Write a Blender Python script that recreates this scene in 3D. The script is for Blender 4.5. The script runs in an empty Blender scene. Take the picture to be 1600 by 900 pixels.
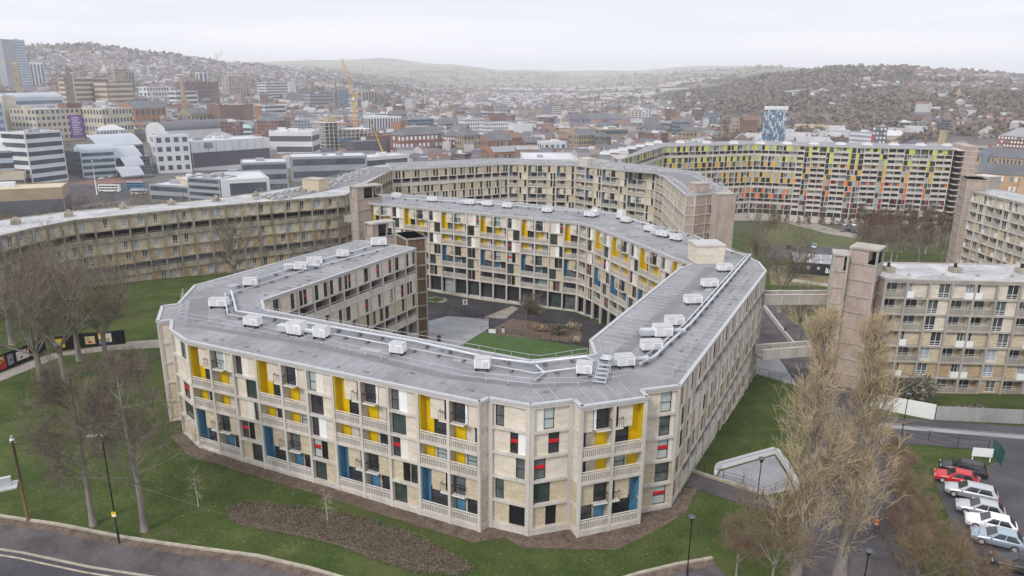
import bpy, bmesh, math, random
import numpy as np
from mathutils import Vector, Matrix
from mathutils.geometry import tessellate_polygon
# ------------------------------------------------------------------ camera, sky, sun, exposure
S = bpy.context.scene
FPX, YH, ROLL, CZ = 1130.0, 126.0, math.radians(.45), 28.8      # calibrated on a 1600 px wide view; z = 0 is the level roof of the estate
PITCH = math.atan((450 - YH) / FPX)
cp, sp, cr, sr = math.cos(PITCH), math.sin(PITCH), math.cos(ROLL), math.sin(ROLL)
camd = bpy.data.cameras.new("camera"); cam = bpy.data.objects.new("camera", camd)
S.collection.objects.link(cam); S.camera = cam
camd.sensor_width = 36; camd.lens = FPX / 1600 * 36; camd.clip_start = .5; camd.clip_end = 60000
R0, U0, Fw = Vector((1, 0, 0)), Vector((0, sp, cp)), Vector((0, cp, -sp))
cx_, cy_ = R0 * cr + U0 * sr, -R0 * sr + U0 * cr
cam.matrix_world = Matrix(((cx_.x, cy_.x, -Fw.x, 0), (cx_.y, cy_.y, -Fw.y, 0), (cx_.z, cy_.z, -Fw.z, CZ), (0, 0, 0, 1)))
W = bpy.data.worlds.new("World"); S.world = W; W.use_nodes = True
wn, wl = W.node_tree.nodes, W.node_tree.links
for n in list(wn): wn.remove(n)
SUN_EL, SUN_AZ = math.radians(42), math.radians(215)            # azimuth clockwise from +Y
sky = wn.new("ShaderNodeTexSky"); sky.sky_type = 'NISHITA'; sky.sun_disc = False
sky.sun_elevation = SUN_EL; sky.sun_rotation = SUN_AZ; sky.altitude = 150; sky.dust_density = 3
tc = wn.new("ShaderNodeTexCoord"); mp = wn.new("ShaderNodeMapping"); mp.inputs['Scale'].default_value = (1.1, 1.1, 13)
nz = wn.new("ShaderNodeTexNoise"); nz.inputs['Scale'].default_value = 1.6; nz.inputs['Detail'].default_value = 6; nz.inputs['Roughness'].default_value = .55
rp = wn.new("ShaderNodeValToRGB")
rp.color_ramp.elements[0].position = .32; rp.color_ramp.elements[0].color = (7.6, 7.95, 8.8, 1)
rp.color_ramp.elements[1].position = .66; rp.color_ramp.elements[1].color = (9.8, 9.8, 10.2, 1)
mx = wn.new("ShaderNodeMixRGB"); mx.inputs[0].default_value = .93
bg = wn.new("ShaderNodeBackground"); bg.inputs[1].default_value = .1
wo = wn.new("ShaderNodeOutputWorld")
wl.new(tc.outputs['Generated'], mp.inputs[0]); wl.new(mp.outputs[0], nz.inputs[0]); wl.new(nz.outputs[0], rp.inputs[0])
wl.new(sky.outputs[0], mx.inputs[1]); wl.new(rp.outputs[0], mx.inputs[2]); sx_ = wn.new("ShaderNodeSeparateXYZ"); wl.new(tc.outputs['Generated'], sx_.inputs[0]); gr_ = wn.new("ShaderNodeValToRGB"); gr_.color_ramp.interpolation = 'EASE'
for i_, (p_, v_) in enumerate(((0, .97), (.11, .80), (1, 1.12))):
    e_ = gr_.color_ramp.elements[i_] if i_ < 2 else gr_.color_ramp.elements.new(p_)
    e_.position = p_; e_.color = (v_, v_, v_, 1)
wl.new(sx_.outputs[2], gr_.inputs[0]); ml_ = wn.new("ShaderNodeMixRGB"); ml_.blend_type = 'MULTIPLY'; ml_.inputs[0].default_value = 1
wl.new(mx.outputs[0], ml_.inputs[1]); wl.new(gr_.outputs[0], ml_.inputs[2]); wl.new(ml_.outputs[0], bg.inputs[0]); wl.new(bg.outputs[0], wo.inputs[0])
sl = bpy.data.lights.new("sun", 'SUN'); sl.energy = 1.5; sl.angle = math.radians(11); sl.color = (1, .96, .9)
so = bpy.data.objects.new("sun", sl); S.collection.objects.link(so)
sd = Vector((math.sin(SUN_AZ) * math.cos(SUN_EL), math.cos(SUN_AZ) * math.cos(SUN_EL), math.sin(SUN_EL)))
so.rotation_euler = sd.to_track_quat('Z', 'Y').to_euler(); so.location = (0, -30, 120)
S.view_settings.view_transform = 'Standard'; S.view_settings.look = 'None'; S.view_settings.gamma = 1
S.view_settings.exposure = 0.46
S.cycles.max_bounces = 4; S.cycles.diffuse_bounces = 3; S.cycles.glossy_bounces = 2; S.cycles.transmission_bounces = 2; S.cycles.volume_bounces = 1
S.cycles.transparent_max_bounces = 4
rnd = random.Random(7)

# ------------------------------------------------------------------ helpers
def ray(px, py):
    dx, dy = px - 800, py - 450
    dx, dy = dx * cr + dy * sr, -dx * sr + dy * cr
    u, d = dx / FPX, dy / FPX
    return (u, cp - d * sp, -sp - d * cp)
def at(px, py, z=0.0):
    """surveyed photo point -> metres, for a point known to lie at height z"""
    r = ray(px, py); t = (z - CZ) / r[2]
    return (r[0] * t, r[1] * t)
def zat(px, py, Y):
    r = ray(px, py); return CZ + r[2] * Y / r[1]
COL = S.collection
def link(o, parent=None):
    COL.objects.link(o)
    if parent is not None: o.parent = parent
    return o
def tag(o, label=None, cat=None, group=None, kind=None):
    if label: o['label'] = label
    if cat: o['category'] = cat
    if group: o['group'] = group
    if kind: o['kind'] = kind
    return o
def empty(name, loc=(0, 0, 0), rz=0, label=None, cat=None, group=None):
    o = bpy.data.objects.new(name, None); o.empty_display_size = .5
    o.location = loc; o.rotation_euler = (0, 0, rz); link(o)
    return tag(o, label, cat, group)
def copy_tree(o, parent=None):
    c = o.copy(); link(c, parent)
    for ch in [k for k in o.children]: copy_tree(ch, c)
    return c
class Fr:
    """facade frame: a along the wall (left to right seen from outside), o outward, z up"""
    def __init__(s, A, B):
        s.A = A; s.L = math.dist(A, B); s.u = ((B[0] - A[0]) / s.L, (B[1] - A[1]) / s.L); s.n = (s.u[1], -s.u[0])
    def p(s, a, o, z): return (s.A[0] + s.u[0] * a + s.n[0] * o, s.A[1] + s.u[1] * a + s.n[1] * o, z)
ID = Fr((0, 0), (1, 0)); ID.n = (0, 1)       # plain axes: a=x, o=y
def frz(x, y, rz):
    f = Fr((x, y), (x + math.cos(rz), y + math.sin(rz))); f.n = (-f.u[1], f.u[0]); return f
class MB:
    def __init__(s): s.v = []; s.f = []; s.m = []; s.mats = []; s.sm = []
    def mi(s, m):
        if m not in s.mats: s.mats.append(m)
        return s.mats.index(m)
    def quad(s, pts, m, smooth=False):
        k = len(s.v); s.v += [tuple(p) for p in pts]; s.f.append(tuple(range(k, k + len(pts)))); s.m.append(s.mi(m)); s.sm.append(smooth)
    def box(s, fr, a0, a1, o0, o1, z0, z1, m, skip=''):
        k = len(s.v); p = fr.p
        s.v += [p(a0, o0, z0), p(a1, o0, z0), p(a1, o1, z0), p(a0, o1, z0), p(a0, o0, z1), p(a1, o0, z1), p(a1, o1, z1), p(a0, o1, z1)]
        F = {'b': (0, 3, 2, 1), 't': (4, 5, 6, 7), 'k': (0, 1, 5, 4), 'f': (2, 3, 7, 6), 'l': (3, 0, 4, 7), 'r': (1, 2, 6, 5)}
        i = s.mi(m)
        for c, q in F.items():
            if c in skip: continue
            s.f.append(tuple(k + j for j in q)); s.m.append(i); s.sm.append(False)
    def tube(s, P, R, m, n=6, cap=True, smooth=True):
        """tapered tube along points P with radii R (number or list)"""
        if not isinstance(R, (list, tuple)): R = [R] * len(P)
        P = [Vector(p) for p in P]; i = s.mi(m); rings = []
        for j, q in enumerate(P):
            d = (P[min(j + 1, len(P) - 1)] - P[max(j - 1, 0)])
            if d.length < 1e-9: d = Vector((0, 0, 1))
            d.normalize()
            x = d.cross(Vector((0, 0, 1)) if abs(d.z) < .9 else Vector((1, 0, 0))).normalized(); y = d.cross(x)
            k = len(s.v)
            for a in range(n):
                t = 2 * math.pi * a / n; s.v.append(tuple(q + (x * math.cos(t) + y * math.sin(t)) * R[j]))
            rings.append(k)
        for a, b in zip(rings, rings[1:]):
            for j in range(n):
                s.f.append((a + j, a + (j + 1) % n, b + (j + 1) % n, b + j)); s.m.append(i); s.sm.append(smooth)
        if cap:
            s.f.append(tuple(rings[0] + j for j in range(n))); s.m.append(i); s.sm.append(False)
            s.f.append(tuple(rings[-1] + j for j in reversed(range(n)))); s.m.append(i); s.sm.append(False)
    def lathe(s, c, prof, m, n=16, smooth=True):
        i = s.mi(m); rings = []
        for r, z in prof:
            k = len(s.v)
            for a in range(n):
                t = 2 * math.pi * a / n; s.v.append((c[0] + r * math.cos(t), c[1] + r * math.sin(t), c[2] + z))
            rings.append(k)
        for a, b in zip(rings, rings[1:]):
            for j in range(n):
                s.f.append((a + j, a + (j + 1) % n, b + (j + 1) % n, b + j)); s.m.append(i); s.sm.append(smooth)
        s.f.append(tuple(rings[0] + j for j in range(n))); s.m.append(i); s.sm.append(False)
        s.f.append(tuple(rings[-1] + j for j in range(n))); s.m.append(i); s.sm.append(False)
    def prism(s, poly, z0, z1, m, mside=None, bottom=False):
        """poly list of (x,y), z1 flat top"""
        k = len(s.v); n = len(poly)
        s.v += [(p[0], p[1], z0) for p in poly] + [(p[0], p[1], z1) for p in poly]
        tris = tessellate_polygon([[Vector((p[0], p[1], 0)) for p in poly]])
        i = s.mi(m); j = s.mi(mside or m)
        for t in tris:
            a, b, c = t
            s.f.append((k + n + a, k + n + b, k + n + c)); s.m.append(i); s.sm.append(False)
            if bottom: s.f.append((k + a, k + c, k + b)); s.m.append(i); s.sm.append(False)
        for q in range(n):
            s.f.append((k + q, k + (q + 1) % n, k + n + (q + 1) % n, k + n + q)); s.m.append(j); s.sm.append(False)
    def add(s, o):
        k = len(s.v); s.v += o.v; mm = [s.mi(m) for m in o.mats]
        s.f += [tuple(k + i for i in f) for f in o.f]; s.m += [mm[i] for i in o.m]; s.sm += o.sm
    def build(s, name, parent=None, recalc=False):
        if not s.f: return None
        me = bpy.data.meshes.new(name); me.from_pydata(s.v, [], s.f)
        for m in s.mats: me.materials.append(m)
        me.polygons.foreach_set('material_index', s.m); me.polygons.foreach_set('use_smooth', s.sm)
        if recalc:
            bm = bmesh.new(); bm.from_mesh(me); bmesh.ops.recalc_face_normals(bm, faces=bm.faces); bm.to_mesh(me); bm.free()
        me.update()
        o = bpy.data.objects.new(name, me); return link(o, parent)
def local(mb, ox, oy, oz):
    mb.v = [(x - ox, y - oy, z - oz) for x, y, z in mb.v]; return mb

# ------------------------------------------------------------------ materials
def mat(name, c, rough=.8, var=.12, scale=1.0, spec=.3, c2=None, stretch=None, metal=0, fine=None, bump=0):
    m = bpy.data.materials.new(name); m.use_nodes = True; n, l = m.node_tree.nodes, m.node_tree.links
    b = n['Principled BSDF']; b.inputs['Roughness'].default_value = rough
    b.inputs['Specular IOR Level'].default_value = spec; b.inputs['Metallic'].default_value = metal
    if var <= 0 and c2 is None:
        b.inputs['Base Color'].default_value = (*c, 1); return m
    g = n.new('ShaderNodeNewGeometry'); mpp = n.new('ShaderNodeMapping')
    mpp.inputs['Scale'].default_value = stretch or (1, 1, 1); l.new(g.outputs['Position'], mpp.inputs[0])
    t = n.new('ShaderNodeTexNoise'); t.inputs['Scale'].default_value = scale; t.inputs['Detail'].default_value = 6; t.inputs['Roughness'].default_value = .65
    l.new(mpp.outputs[0], t.inputs[0])
    r = n.new('ShaderNodeValToRGB'); e = r.color_ramp.elements
    e[0].position = .33; e[1].position = .67
    if c2 is None:
        e[0].color = (*[k * (1 - var) for k in c], 1); e[1].color = (*[min(1, k * (1 + var)) for k in c], 1)
    else: e[0].color = (*c, 1); e[1].color = (*c2, 1)
    l.new(t.outputs[0], r.inputs[0]); out = r.outputs[0]
    if fine:
        t2 = n.new('ShaderNodeTexNoise'); t2.inputs['Scale'].default_value = fine[0]; t2.inputs['Detail'].default_value = 4
        l.new(g.outputs['Position'], t2.inputs[0])
        mr = n.new('ShaderNodeMapRange'); mr.inputs['From Min'].default_value = .3; mr.inputs['From Max'].default_value = .7
        mr.inputs['To Min'].default_value = 1 - fine[1]; mr.inputs['To Max'].default_value = 1 + fine[1]; l.new(t2.outputs[0], mr.inputs[0])
        mm = n.new('ShaderNodeVectorMath'); mm.operation = 'SCALE'; l.new(out, mm.inputs[0]); l.new(mr.outputs[0], mm.inputs['Scale']); out = mm.outputs[0]
    l.new(out, b.inputs['Base Color'])
    if bump:
        bp = n.new('ShaderNodeBump'); bp.inputs['Strength'].default_value = bump; l.new(t.outputs[0], bp.inputs['Height']); l.new(bp.outputs[0], b.inputs['Normal'])
    return m
M = {}
V3 = (1, 1, .18)
M['conc'] = mat('clean_concrete', (.43, .395, .355), .85, c2=(.60, .56, .51), scale=.55, stretch=V3, fine=(4, .07))
M['conc_dirty'] = mat('stained_concrete', (.16, .145, .11), .9, c2=(.40, .36, .29), scale=.7, stretch=(1, 1, .35), fine=(3, .15))
M['conc_mid'] = mat('grey_concrete', (.30, .275, .245), .9, c2=(.43, .395, .35), scale=.5, stretch=V3, fine=(3, .1))
M['brick_cream'] = mat('cream_brick', (.54, .48, .395), .9, c2=(.69, .62, .53), scale=.8, stretch=(1, 1, 2.5), fine=(5, .08))
M['brick_ochre'] = mat('ochre_brick', (.44, .37, .26), .9, c2=(.58, .50, .37), scale=.9, stretch=(1, 1, 2.5), fine=(5, .13))
M['brick_orange'] = mat('orange_brick', (.36, .25, .15), .9, c2=(.50, .40, .27), scale=.5, fine=(4, .15))
M['brick_yellow'] = mat('yellow_brick', (.42, .355, .245), .9, c2=(.54, .475, .35), scale=.45, stretch=(1, 1, .5), fine=(4, .12))
M['brick_pink'] = mat('pink_brick', (.33, .26, .22), .9, c2=(.46, .375, .325), scale=.6, stretch=(1, 1, .5), fine=(5, .1))
M['brick_red'] = mat('red_brick', (.21, .09, .06), .9, c2=(.30, .14, .10), scale=.3, fine=(3, .12))
M['roof_grey'] = mat('grey_membrane', (.165, .163, .175), .55, c2=(.28, .278, .295), scale=.16, fine=(1.1, .10), spec=.4)
M['roof_dark'] = mat('dark_membrane', (.17, .17, .18), .6, var=.12, scale=.5)
M['roof_patch'] = mat('felt_patch', (.15, .15, .16), .6, .15, .8); M['roof_patch2'] = mat('pale_felt_patch', (.34, .34, .355), .6, .1, .8)
M['roof_edge'] = mat('pale_trim', (.42, .42, .43), .5, .08, 2)
M['roof_white'] = mat('white_roof_paint', (.26, .26, .265), .6, c2=(.50, .50, .51), scale=.22, fine=(1.3, .15))
M['roof_slate'] = mat('slate', (.10, .10, .115), .7, c2=(.17, .17, .185), scale=.3)
M['white'] = mat('white_metal', (.78, .78, .78), .4, .04, 2)
M['offwhite'] = mat('offwhite_panel', (.70, .67, .61), .6, .05, 2)
M['galv'] = mat('galvanised_metal', (.52, .54, .57), .38, .12, 1.5, spec=.5, metal=.25)
M['yellow'] = mat('yellow_panel', (.66, .44, .0), .5, .06, 1)
M['blue'] = mat('blue_panel', (.07, .20, .33), .5, .1, 1)
M['red'] = mat('red_panel', (.55, .015, .03), .45, .05, 1)
M['frame_dark'] = mat('dark_frame', (.018, .018, .02), .45, 0)
M['frame_white'] = mat('white_frame', (.74, .74, .74), .5, 0)
def glass(name, c, c2=None, rough=.06, scale=.35):
    return mat(name, c, rough, c2=c2 or tuple(k * 1.6 for k in c), scale=scale, spec=.6)
M['g_dark'] = glass('dark_glass', (.012, .014, .018), (.075, .075, .085))
M['g_mid'] = glass('glass_with_curtain', (.05, .06, .065), (.16, .17, .17), scale=.9)
M['g_pale'] = glass('glass_with_blind', (.33, .40, .40), (.46, .52, .50), .15)
M['g_teal'] = glass('green_glass', (.02, .03, .03), (.06, .085, .08), .08)
M['g_blue'] = glass('blue_glass', (.12, .17, .24), (.22, .28, .36), .1)
M['g_lilac'] = glass('grey_board', (.24, .26, .31), (.36, .38, .43), .5)
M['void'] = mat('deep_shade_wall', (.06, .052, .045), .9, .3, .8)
M['dark_slab'] = mat('dark_metal', (.03, .03, .033), .5, 0)
M['black'] = mat('black_paint', (.012, .012, .014), .4, 0)
M['timber'] = mat('brown_timber', (.15, .095, .055), .9, .25, 1, stretch=(3, 3, .3))
M['bark'] = mat('bark', (.10, .085, .07), .95, .3, 2)

def drape(name, poly, m, dz=.03, step=2.0, zf=None, parent=None, kind='structure', thick=0, smooth=False):
    """flat outline (metres) laid on the terrain"""
    zf = zf or ground
    bm = bmesh.new(); vs = [bm.verts.new((p[0], p[1], 0)) for p in poly]
    for t in tessellate_polygon([[v.co for v in vs]]):
        try: bm.faces.new([vs[i] for i in t])
        except ValueError: pass
    x0, x1 = min(p[0] for p in poly), max(p[0] for p in poly); y0, y1 = min(p[1] for p in poly), max(p[1] for p in poly)
    for ax, lo, hi in ((0, x0, x1), (1, y0, y1)):
        k = math.floor(lo / step) * step + step
        while k < hi:
            no = (1, 0, 0) if ax == 0 else (0, 1, 0)
            bmesh.ops.bisect_plane(bm, geom=bm.verts[:] + bm.edges[:] + bm.faces[:], plane_co=(k, k, 0), plane_no=no)
            k += step
    if thick:
        ret = bmesh.ops.extrude_face_region(bm, geom=bm.faces[:])
        low = set(v for v in ret['geom'] if isinstance(v, bmesh.types.BMVert))
    else: low = set()
    for v in bm.verts:
        v.co.z = zf(v.co.x, v.co.y) + dz - (thick if v in low else 0)
    bmesh.ops.recalc_face_normals(bm, faces=bm.faces)
    if not thick:
        for f in bm.faces:
            if f.normal.z < 0: f.normal_flip()
    me = bpy.data.meshes.new(name); bm.to_mesh(me); bm.free(); me.materials.append(m)
    o = bpy.data.objects.new(name, me); link(o, parent)
    if kind and parent is None: o['kind'] = kind
    return o
# ------------------------------------------------------------------ terrain
CTL = [(-41, 78, -13.3), (-20, 66, -13.5), (-3, 59, -13.8), (6, 58, -13.9), (15, 61, -13.7), (17.5, 65, -13.4), (28, 88, -15.6), (40, 111, -17.9),
       (57, 105.5, -18.4), (68, 104.5, -18.4), (82, 103, -18.2), (-60, 60, -13.6), (-30, 56, -14), (-60, 85, -13.0), (-85, 100, -12.6), (-95, 125, -13.4),
       (-75, 150, -14.2), (-50, 130, -13.6), (0, 40, -14.4), (-40, 40, -14.6), (30, 45, -12.6), (46, 60, -11.2), (60, 55, -10.4), (46, 45, -10.8), (75, 60, -10.4), (58, 80, -14), (75, 82, -13.8), (42, 82, -14.6), (50, 92, -16.8),
       (-15, 100, -16.5), (5, 85, -15.6), (-20, 140, -19.5), (-19, 166, -20.2), (13, 150, -19.6), (20, 120, -18.7), (15, 105, -17.4), (-10, 120, -18.6), (-40, 178, -18),
       (60, 130, -20.5), (78, 150, -22), (52, 118, -18.6), (85, 190, -25.5), (20, 215, -24), (-60, 200, -20), (20, 258, -27), (110, 190, -25.5), (128, 200, -27), (100, 250, -29),
       (138, 345, -34.2), (202, 335, -33.8), (75, 340, -36), (250, 320, -36), (180, 240, -29), (-130, 150, -16), (-150, 90, -13), (-20, 300, -33), (-110, 230, -27), (-10, 10, -15), (-80, 30, -14.6), (90, 20, -10), (110, 110, -15), (150, 140, -20), (-200, 200, -30), (-120, 300, -38), (60, 420, -42)]
def _rbf():
    P = np.array(CTL); n = len(P); D = np.hypot(P[:, None, 0] - P[None, :, 0], P[:, None, 1] - P[None, :, 1])
    A = np.zeros((n + 3, n + 3)); A[:n, :n] = -D + np.eye(n) * 1.0; A[:n, n] = 1; A[n, :n] = 1
    A[:n, n + 1] = P[:, 0] / 100; A[n + 1, :n] = P[:, 0] / 100; A[:n, n + 2] = P[:, 1] / 100; A[n + 2, :n] = P[:, 1] / 100
    w = np.linalg.solve(A, np.concatenate([P[:, 2], [0, 0, 0]])); return P, w
_P, _w = _rbf()
def g_near(X, Y):
    X = np.asarray(X, float); Y = np.asarray(Y, float); z = np.zeros_like(X); n = len(_P)
    for i in range(n): z += _w[i] * -np.sqrt((X - _P[i, 0]) ** 2 + (Y - _P[i, 1]) ** 2 + 9)
    return z + _w[n] + _w[n + 1] * X / 100 + _w[n + 2] * Y / 100
HILL = {  # photo column -> distance : height of the land in the photograph
 -500: {600: 268, 800: 228, 1100: 192, 1500: 160, 2000: 138, 2600: 112, 3200: 70, 4500: 110},
 0: {600: 271, 800: 232, 1100: 196, 1500: 166, 2000: 140, 2600: 110, 3200: 69, 4500: 110, 9000: 118},
 130: {600: 271, 800: 233, 1100: 197, 1500: 167, 2000: 144, 2600: 112, 3250: 70, 4500: 110, 9000: 112},
 250: {600: 271, 800: 234, 1100: 200, 1500: 170, 2000: 148, 2600: 119, 3300: 80, 4500: 110, 9000: 107},
 400: {600: 271, 800: 236, 1100: 203, 1500: 174, 2000: 153, 2700: 127, 3500: 96, 5000: 112, 9000: 99},
 500: {600: 271, 800: 236, 1100: 205, 1500: 178, 2000: 158, 2700: 134, 3600: 112, 6000: 106, 9500: 96},
 600: {600: 271, 800: 236, 1100: 206, 1500: 181, 2000: 162, 2700: 143, 3600: 129, 5000: 118, 7000: 104, 9500: 91},
 700: {600: 271, 800: 236, 1100: 207, 1500: 183, 2000: 166, 2700: 152, 4000: 137, 6000: 121, 9500: 99},
 800: {600: 271, 800: 236, 1100: 208, 1500: 185, 2000: 169, 2800: 155, 4000: 142, 6000: 128, 9500: 108},
 900: {600: 271, 800: 236, 1100: 208, 1500: 186, 2000: 170, 2800: 156, 4000: 143, 6000: 131, 9500: 111},
 1000: {600: 271, 800: 236, 1100: 208, 1500: 185, 2000: 169, 2800: 154, 4000: 136, 6000: 124, 9500: 113},
 1100: {600: 271, 800: 236, 1100: 205, 1500: 181, 2000: 160, 2600: 142, 3600: 124, 6000: 116, 9500: 106},
 1200: {600: 271, 800: 234, 1100: 203, 1500: 174, 2000: 146, 2600: 119, 4000: 118, 9500: 104},
 1300: {600: 268, 800: 232, 1100: 200, 1500: 168, 2000: 136, 2500: 107, 4000: 125, 9500: 112},
 1400: {600: 266, 800: 228, 1100: 198, 1500: 166, 2000: 138, 2600: 110, 4000: 125, 9500: 120},
 1500: {600: 264, 800: 224, 1100: 194, 1500: 164, 2000: 140, 2700: 115, 4000: 128, 9500: 125},
 1650: {600: 262, 800: 222, 1100: 192, 1500: 162, 2000: 142, 2700: 119, 4000: 130, 9500: 128},
 2100: {600: 262, 800: 222, 1100: 192, 1500: 162, 2000: 142, 2700: 119, 4000: 130, 9500: 128}}
_az = np.array([math.atan2(ray(x, 160)[0], ray(x, 160)[1]) for x in HILL]); _ld = np.log(np.array([420, 500, 600, 800, 1100, 1500, 2000, 2600, 3200, 4000, 5200, 7000, 9500, 14000.]))
_tab = []
for x, t in HILL.items():
    ds = sorted(t); zz = []
    for d in ds:
        r = ray(x, t[d]); h = math.hypot(r[0], r[1]); zz.append(CZ + r[2] / h * d)
    _tab.append(np.interp(_ld, np.log([420, 500] + ds), [-42, -45] + zz))
_tab = np.array(_tab)
def g_far(X, Y):
    X = np.asarray(X, float); Y = np.asarray(Y, float); az = np.arctan2(X, Y); ld = np.log(np.maximum(np.hypot(X, Y), 1))
    az = np.clip(az, _az[0], _az[-1] - 1e-6); ld = np.clip(ld, _ld[0], _ld[-1] - 1e-6)
    i = np.clip(np.searchsorted(_az, az, side='right') - 1, 0, len(_az) - 2); j = np.clip(np.searchsorted(_ld, ld, side='right') - 1, 0, len(_ld) - 2)
    fx = (az - _az[i]) / (_az[i + 1] - _az[i]); fx = fx * fx * (3 - 2 * fx); fy = (ld - _ld[j]) / (_ld[j + 1] - _ld[j])
    z = (_tab[i, j] * (1 - fx) + _tab[i + 1, j] * fx) * (1 - fy) + (_tab[i, j + 1] * (1 - fx) + _tab[i + 1, j + 1] * fx) * fy
    d = np.hypot(X, Y); amp = np.clip((d - 1200) / 3000, 0, 1) * 9
    big = np.clip((d - 4200) / 2500, 0, 1) * 26
    return z + big * (np.sin(X / 640 + 1.7 * np.sin(Y / 900)) * .6 + np.sin(Y / 780 + X / 1300) * .5) + amp * (np.sin(X / 137 + 1.3 * np.sin(Y / 211)) * .5 + np.sin(Y / 97 + X / 173) * .35 + np.sin(X / 61 - Y / 83) * .2)
def ground_np(X, Y):
    X = np.asarray(X, float); Y = np.asarray(Y, float); d = np.hypot(X, Y)
    t = np.clip((d - 330) / 130, 0, 1); t = t * t * (3 - 2 * t)
    a = np.clip(g_near(X, Y), -60, -8); return a * (1 - t) + g_far(X, Y) * t
def ground(x, y): return float(ground_np(np.array([x]), np.array([y]))[0])
def ray_ground(px, py, dmin=30, dmax=14000):
    r = ray(px, py); h = math.hypot(r[0], r[1]); D = np.exp(np.linspace(math.log(dmin), math.log(dmax), 900))
    X = r[0] / h * D; Y = r[1] / h * D; Z = CZ + r[2] / h * D; k = np.nonzero(Z < ground_np(X, Y))[0]
    k = int(k[0]) if len(k) else len(D) - 1
    return float(X[k]), float(Y[k]), float(ground_np(X[k:k + 1], Y[k:k + 1])[0])
def gp(px, py): return ray_ground(px, py)[:2]
def terrain_mat():
    m = bpy.data.materials.new('land'); m.use_nodes = True; n, l = m.node_tree.nodes, m.node_tree.links; b = n['Principled BSDF']
    b.inputs['Roughness'].default_value = .95; b.inputs['Specular IOR Level'].default_value = .1
    g = n.new('ShaderNodeNewGeometry')
    def noise(sc, det=5, st=None):
        t = n.new('ShaderNodeTexNoise'); t.inputs['Scale'].default_value = sc; t.inputs['Detail'].default_value = det; t.inputs['Roughness'].default_value = .62
        if st:
            mpp = n.new('ShaderNodeMapping'); mpp.inputs['Scale'].default_value = st; l.new(g.outputs['Position'], mpp.inputs[0]); l.new(mpp.outputs[0], t.inputs[0])
        else: l.new(g.outputs['Position'], t.inputs[0])
        return t.outputs[0]
    def ramp(src, els):
        r = n.new('ShaderNodeValToRGB'); e = r.color_ramp.elements
        e[0].position, e[0].color = els[0][0], (*els[0][1], 1); e[1].position, e[1].color = els[-1][0], (*els[-1][1], 1)
        for p, c in els[1:-1]: k = e.new(p); k.color = (*c, 1)
        l.new(src, r.inputs[0]); return r.outputs[0]
    def mix(f, a, c):
        x = n.new('ShaderNodeMixRGB'); l.new(a, x.inputs[1]); l.new(c, x.inputs[2])
        if isinstance(f, float): x.inputs[0].default_value = f
        else: l.new(f, x.inputs[0])
        return x.outputs[0]
    def rng(src, a, c):
        x = n.new('ShaderNodeMapRange'); x.inputs['From Min'].default_value = a; x.inputs['From Max'].default_value = c; l.new(src, x.inputs[0]); return x.outputs[0]
    ln = n.new('ShaderNodeVectorMath'); ln.operation = 'LENGTH'; l.new(g.outputs['Position'], ln.inputs[0]); dist = ln.outputs['Value']
    lawn = ramp(noise(.22, 8), [(.3, (.038, .060, .015)), (.5, (.058, .082, .023)), (.68, (.088, .105, .036))])
    tuft = ramp(noise(3.5, 3), [(.3, (.55, .55, .55)), (.7, (1.3, 1.3, 1.3))])
    mu = n.new('ShaderNodeMixRGB'); mu.blend_type = 'MULTIPLY'; mu.inputs[0].default_value = .8; l.new(lawn, mu.inputs[1]); l.new(tuft, mu.inputs[2])
    city = ramp(noise(.02, 6), [(.35, (.09, .085, .085)), (.55, (.15, .14, .135)), (.7, (.075, .085, .05))])
    wild = ramp(noise(.006, 9), [(.3, (.09, .08, .06)), (.45, (.14, .12, .09)), (.58, (.19, .165, .115)), (.7, (.12, .135, .075))])
    moor = ramp(noise(.0022, 9), [(.38, (.10, .085, .07)), (.47, (.27, .27, .17)), (.54, (.13, .15, .08)), (.64, (.07, .06, .05))])
    dry = ramp(noise(.09, 7), [(.3, (.052, .072, .020)), (.7, (.10, .11, .038))])
    pt = n.new('ShaderNodeMapRange'); pt.inputs['From Min'].default_value = .5; pt.inputs['From Max'].default_value = .72; l.new(noise(.055, 8), pt.inputs[0])
    mud = ramp(noise(.4, 6), [(.3, (.10, .08, .055)), (.7, (.06, .07, .03))]); pm = n.new('ShaderNodeMapRange'); pm.inputs['From Min'].default_value = .62; pm.inputs['From Max'].default_value = .74; l.new(noise(.13, 9, (1, 2.2, 1)), pm.inputs[0])
    lw = mix(pm.outputs[0], mix(pt.outputs[0], mu.outputs[0], dry), mud)
    c = mix(rng(dist, 300, 420), lw, city); c = mix(rng(dist, 1100, 1800), c, wild); c = mix(rng(dist, 4200, 6000), c, moor)
    l.new(c, b.inputs['Base Color']); return m
def build_terrain():
    az = np.radians(np.concatenate([np.arange(-100, -46, 2.), np.arange(-46, 46, .3), np.arange(46, 101, 2.)]))
    rr = [0.5]; 
    while rr[-1] < 15000: rr.append(rr[-1] + max(1.2, rr[-1] * .018))
    rr = np.array(rr); A, R = np.meshgrid(az, rr); X = R * np.sin(A); Y = R * np.cos(A) ; Z = ground_np(X, Y)
    nr, na = X.shape; v = np.stack([X, Y, Z], -1).reshape(-1, 3)
    i = np.arange(nr - 1)[:, None] * na + np.arange(na - 1)[None]; f = np.stack([i, i + na, i + na + 1, i + 1], -1).reshape(-1, 4)
    me = bpy.data.meshes.new('ground'); me.from_pydata(v.tolist(), [], f.tolist()); me.materials.append(terrain_mat())
    me.polygons.foreach_set('use_smooth', [True] * len(me.polygons))
    if me.polygons[0].normal.z < 0: me.flip_normals()
    o = bpy.data.objects.new('ground', me); link(o); o['kind'] = 'structure'
build_terrain()
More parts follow.
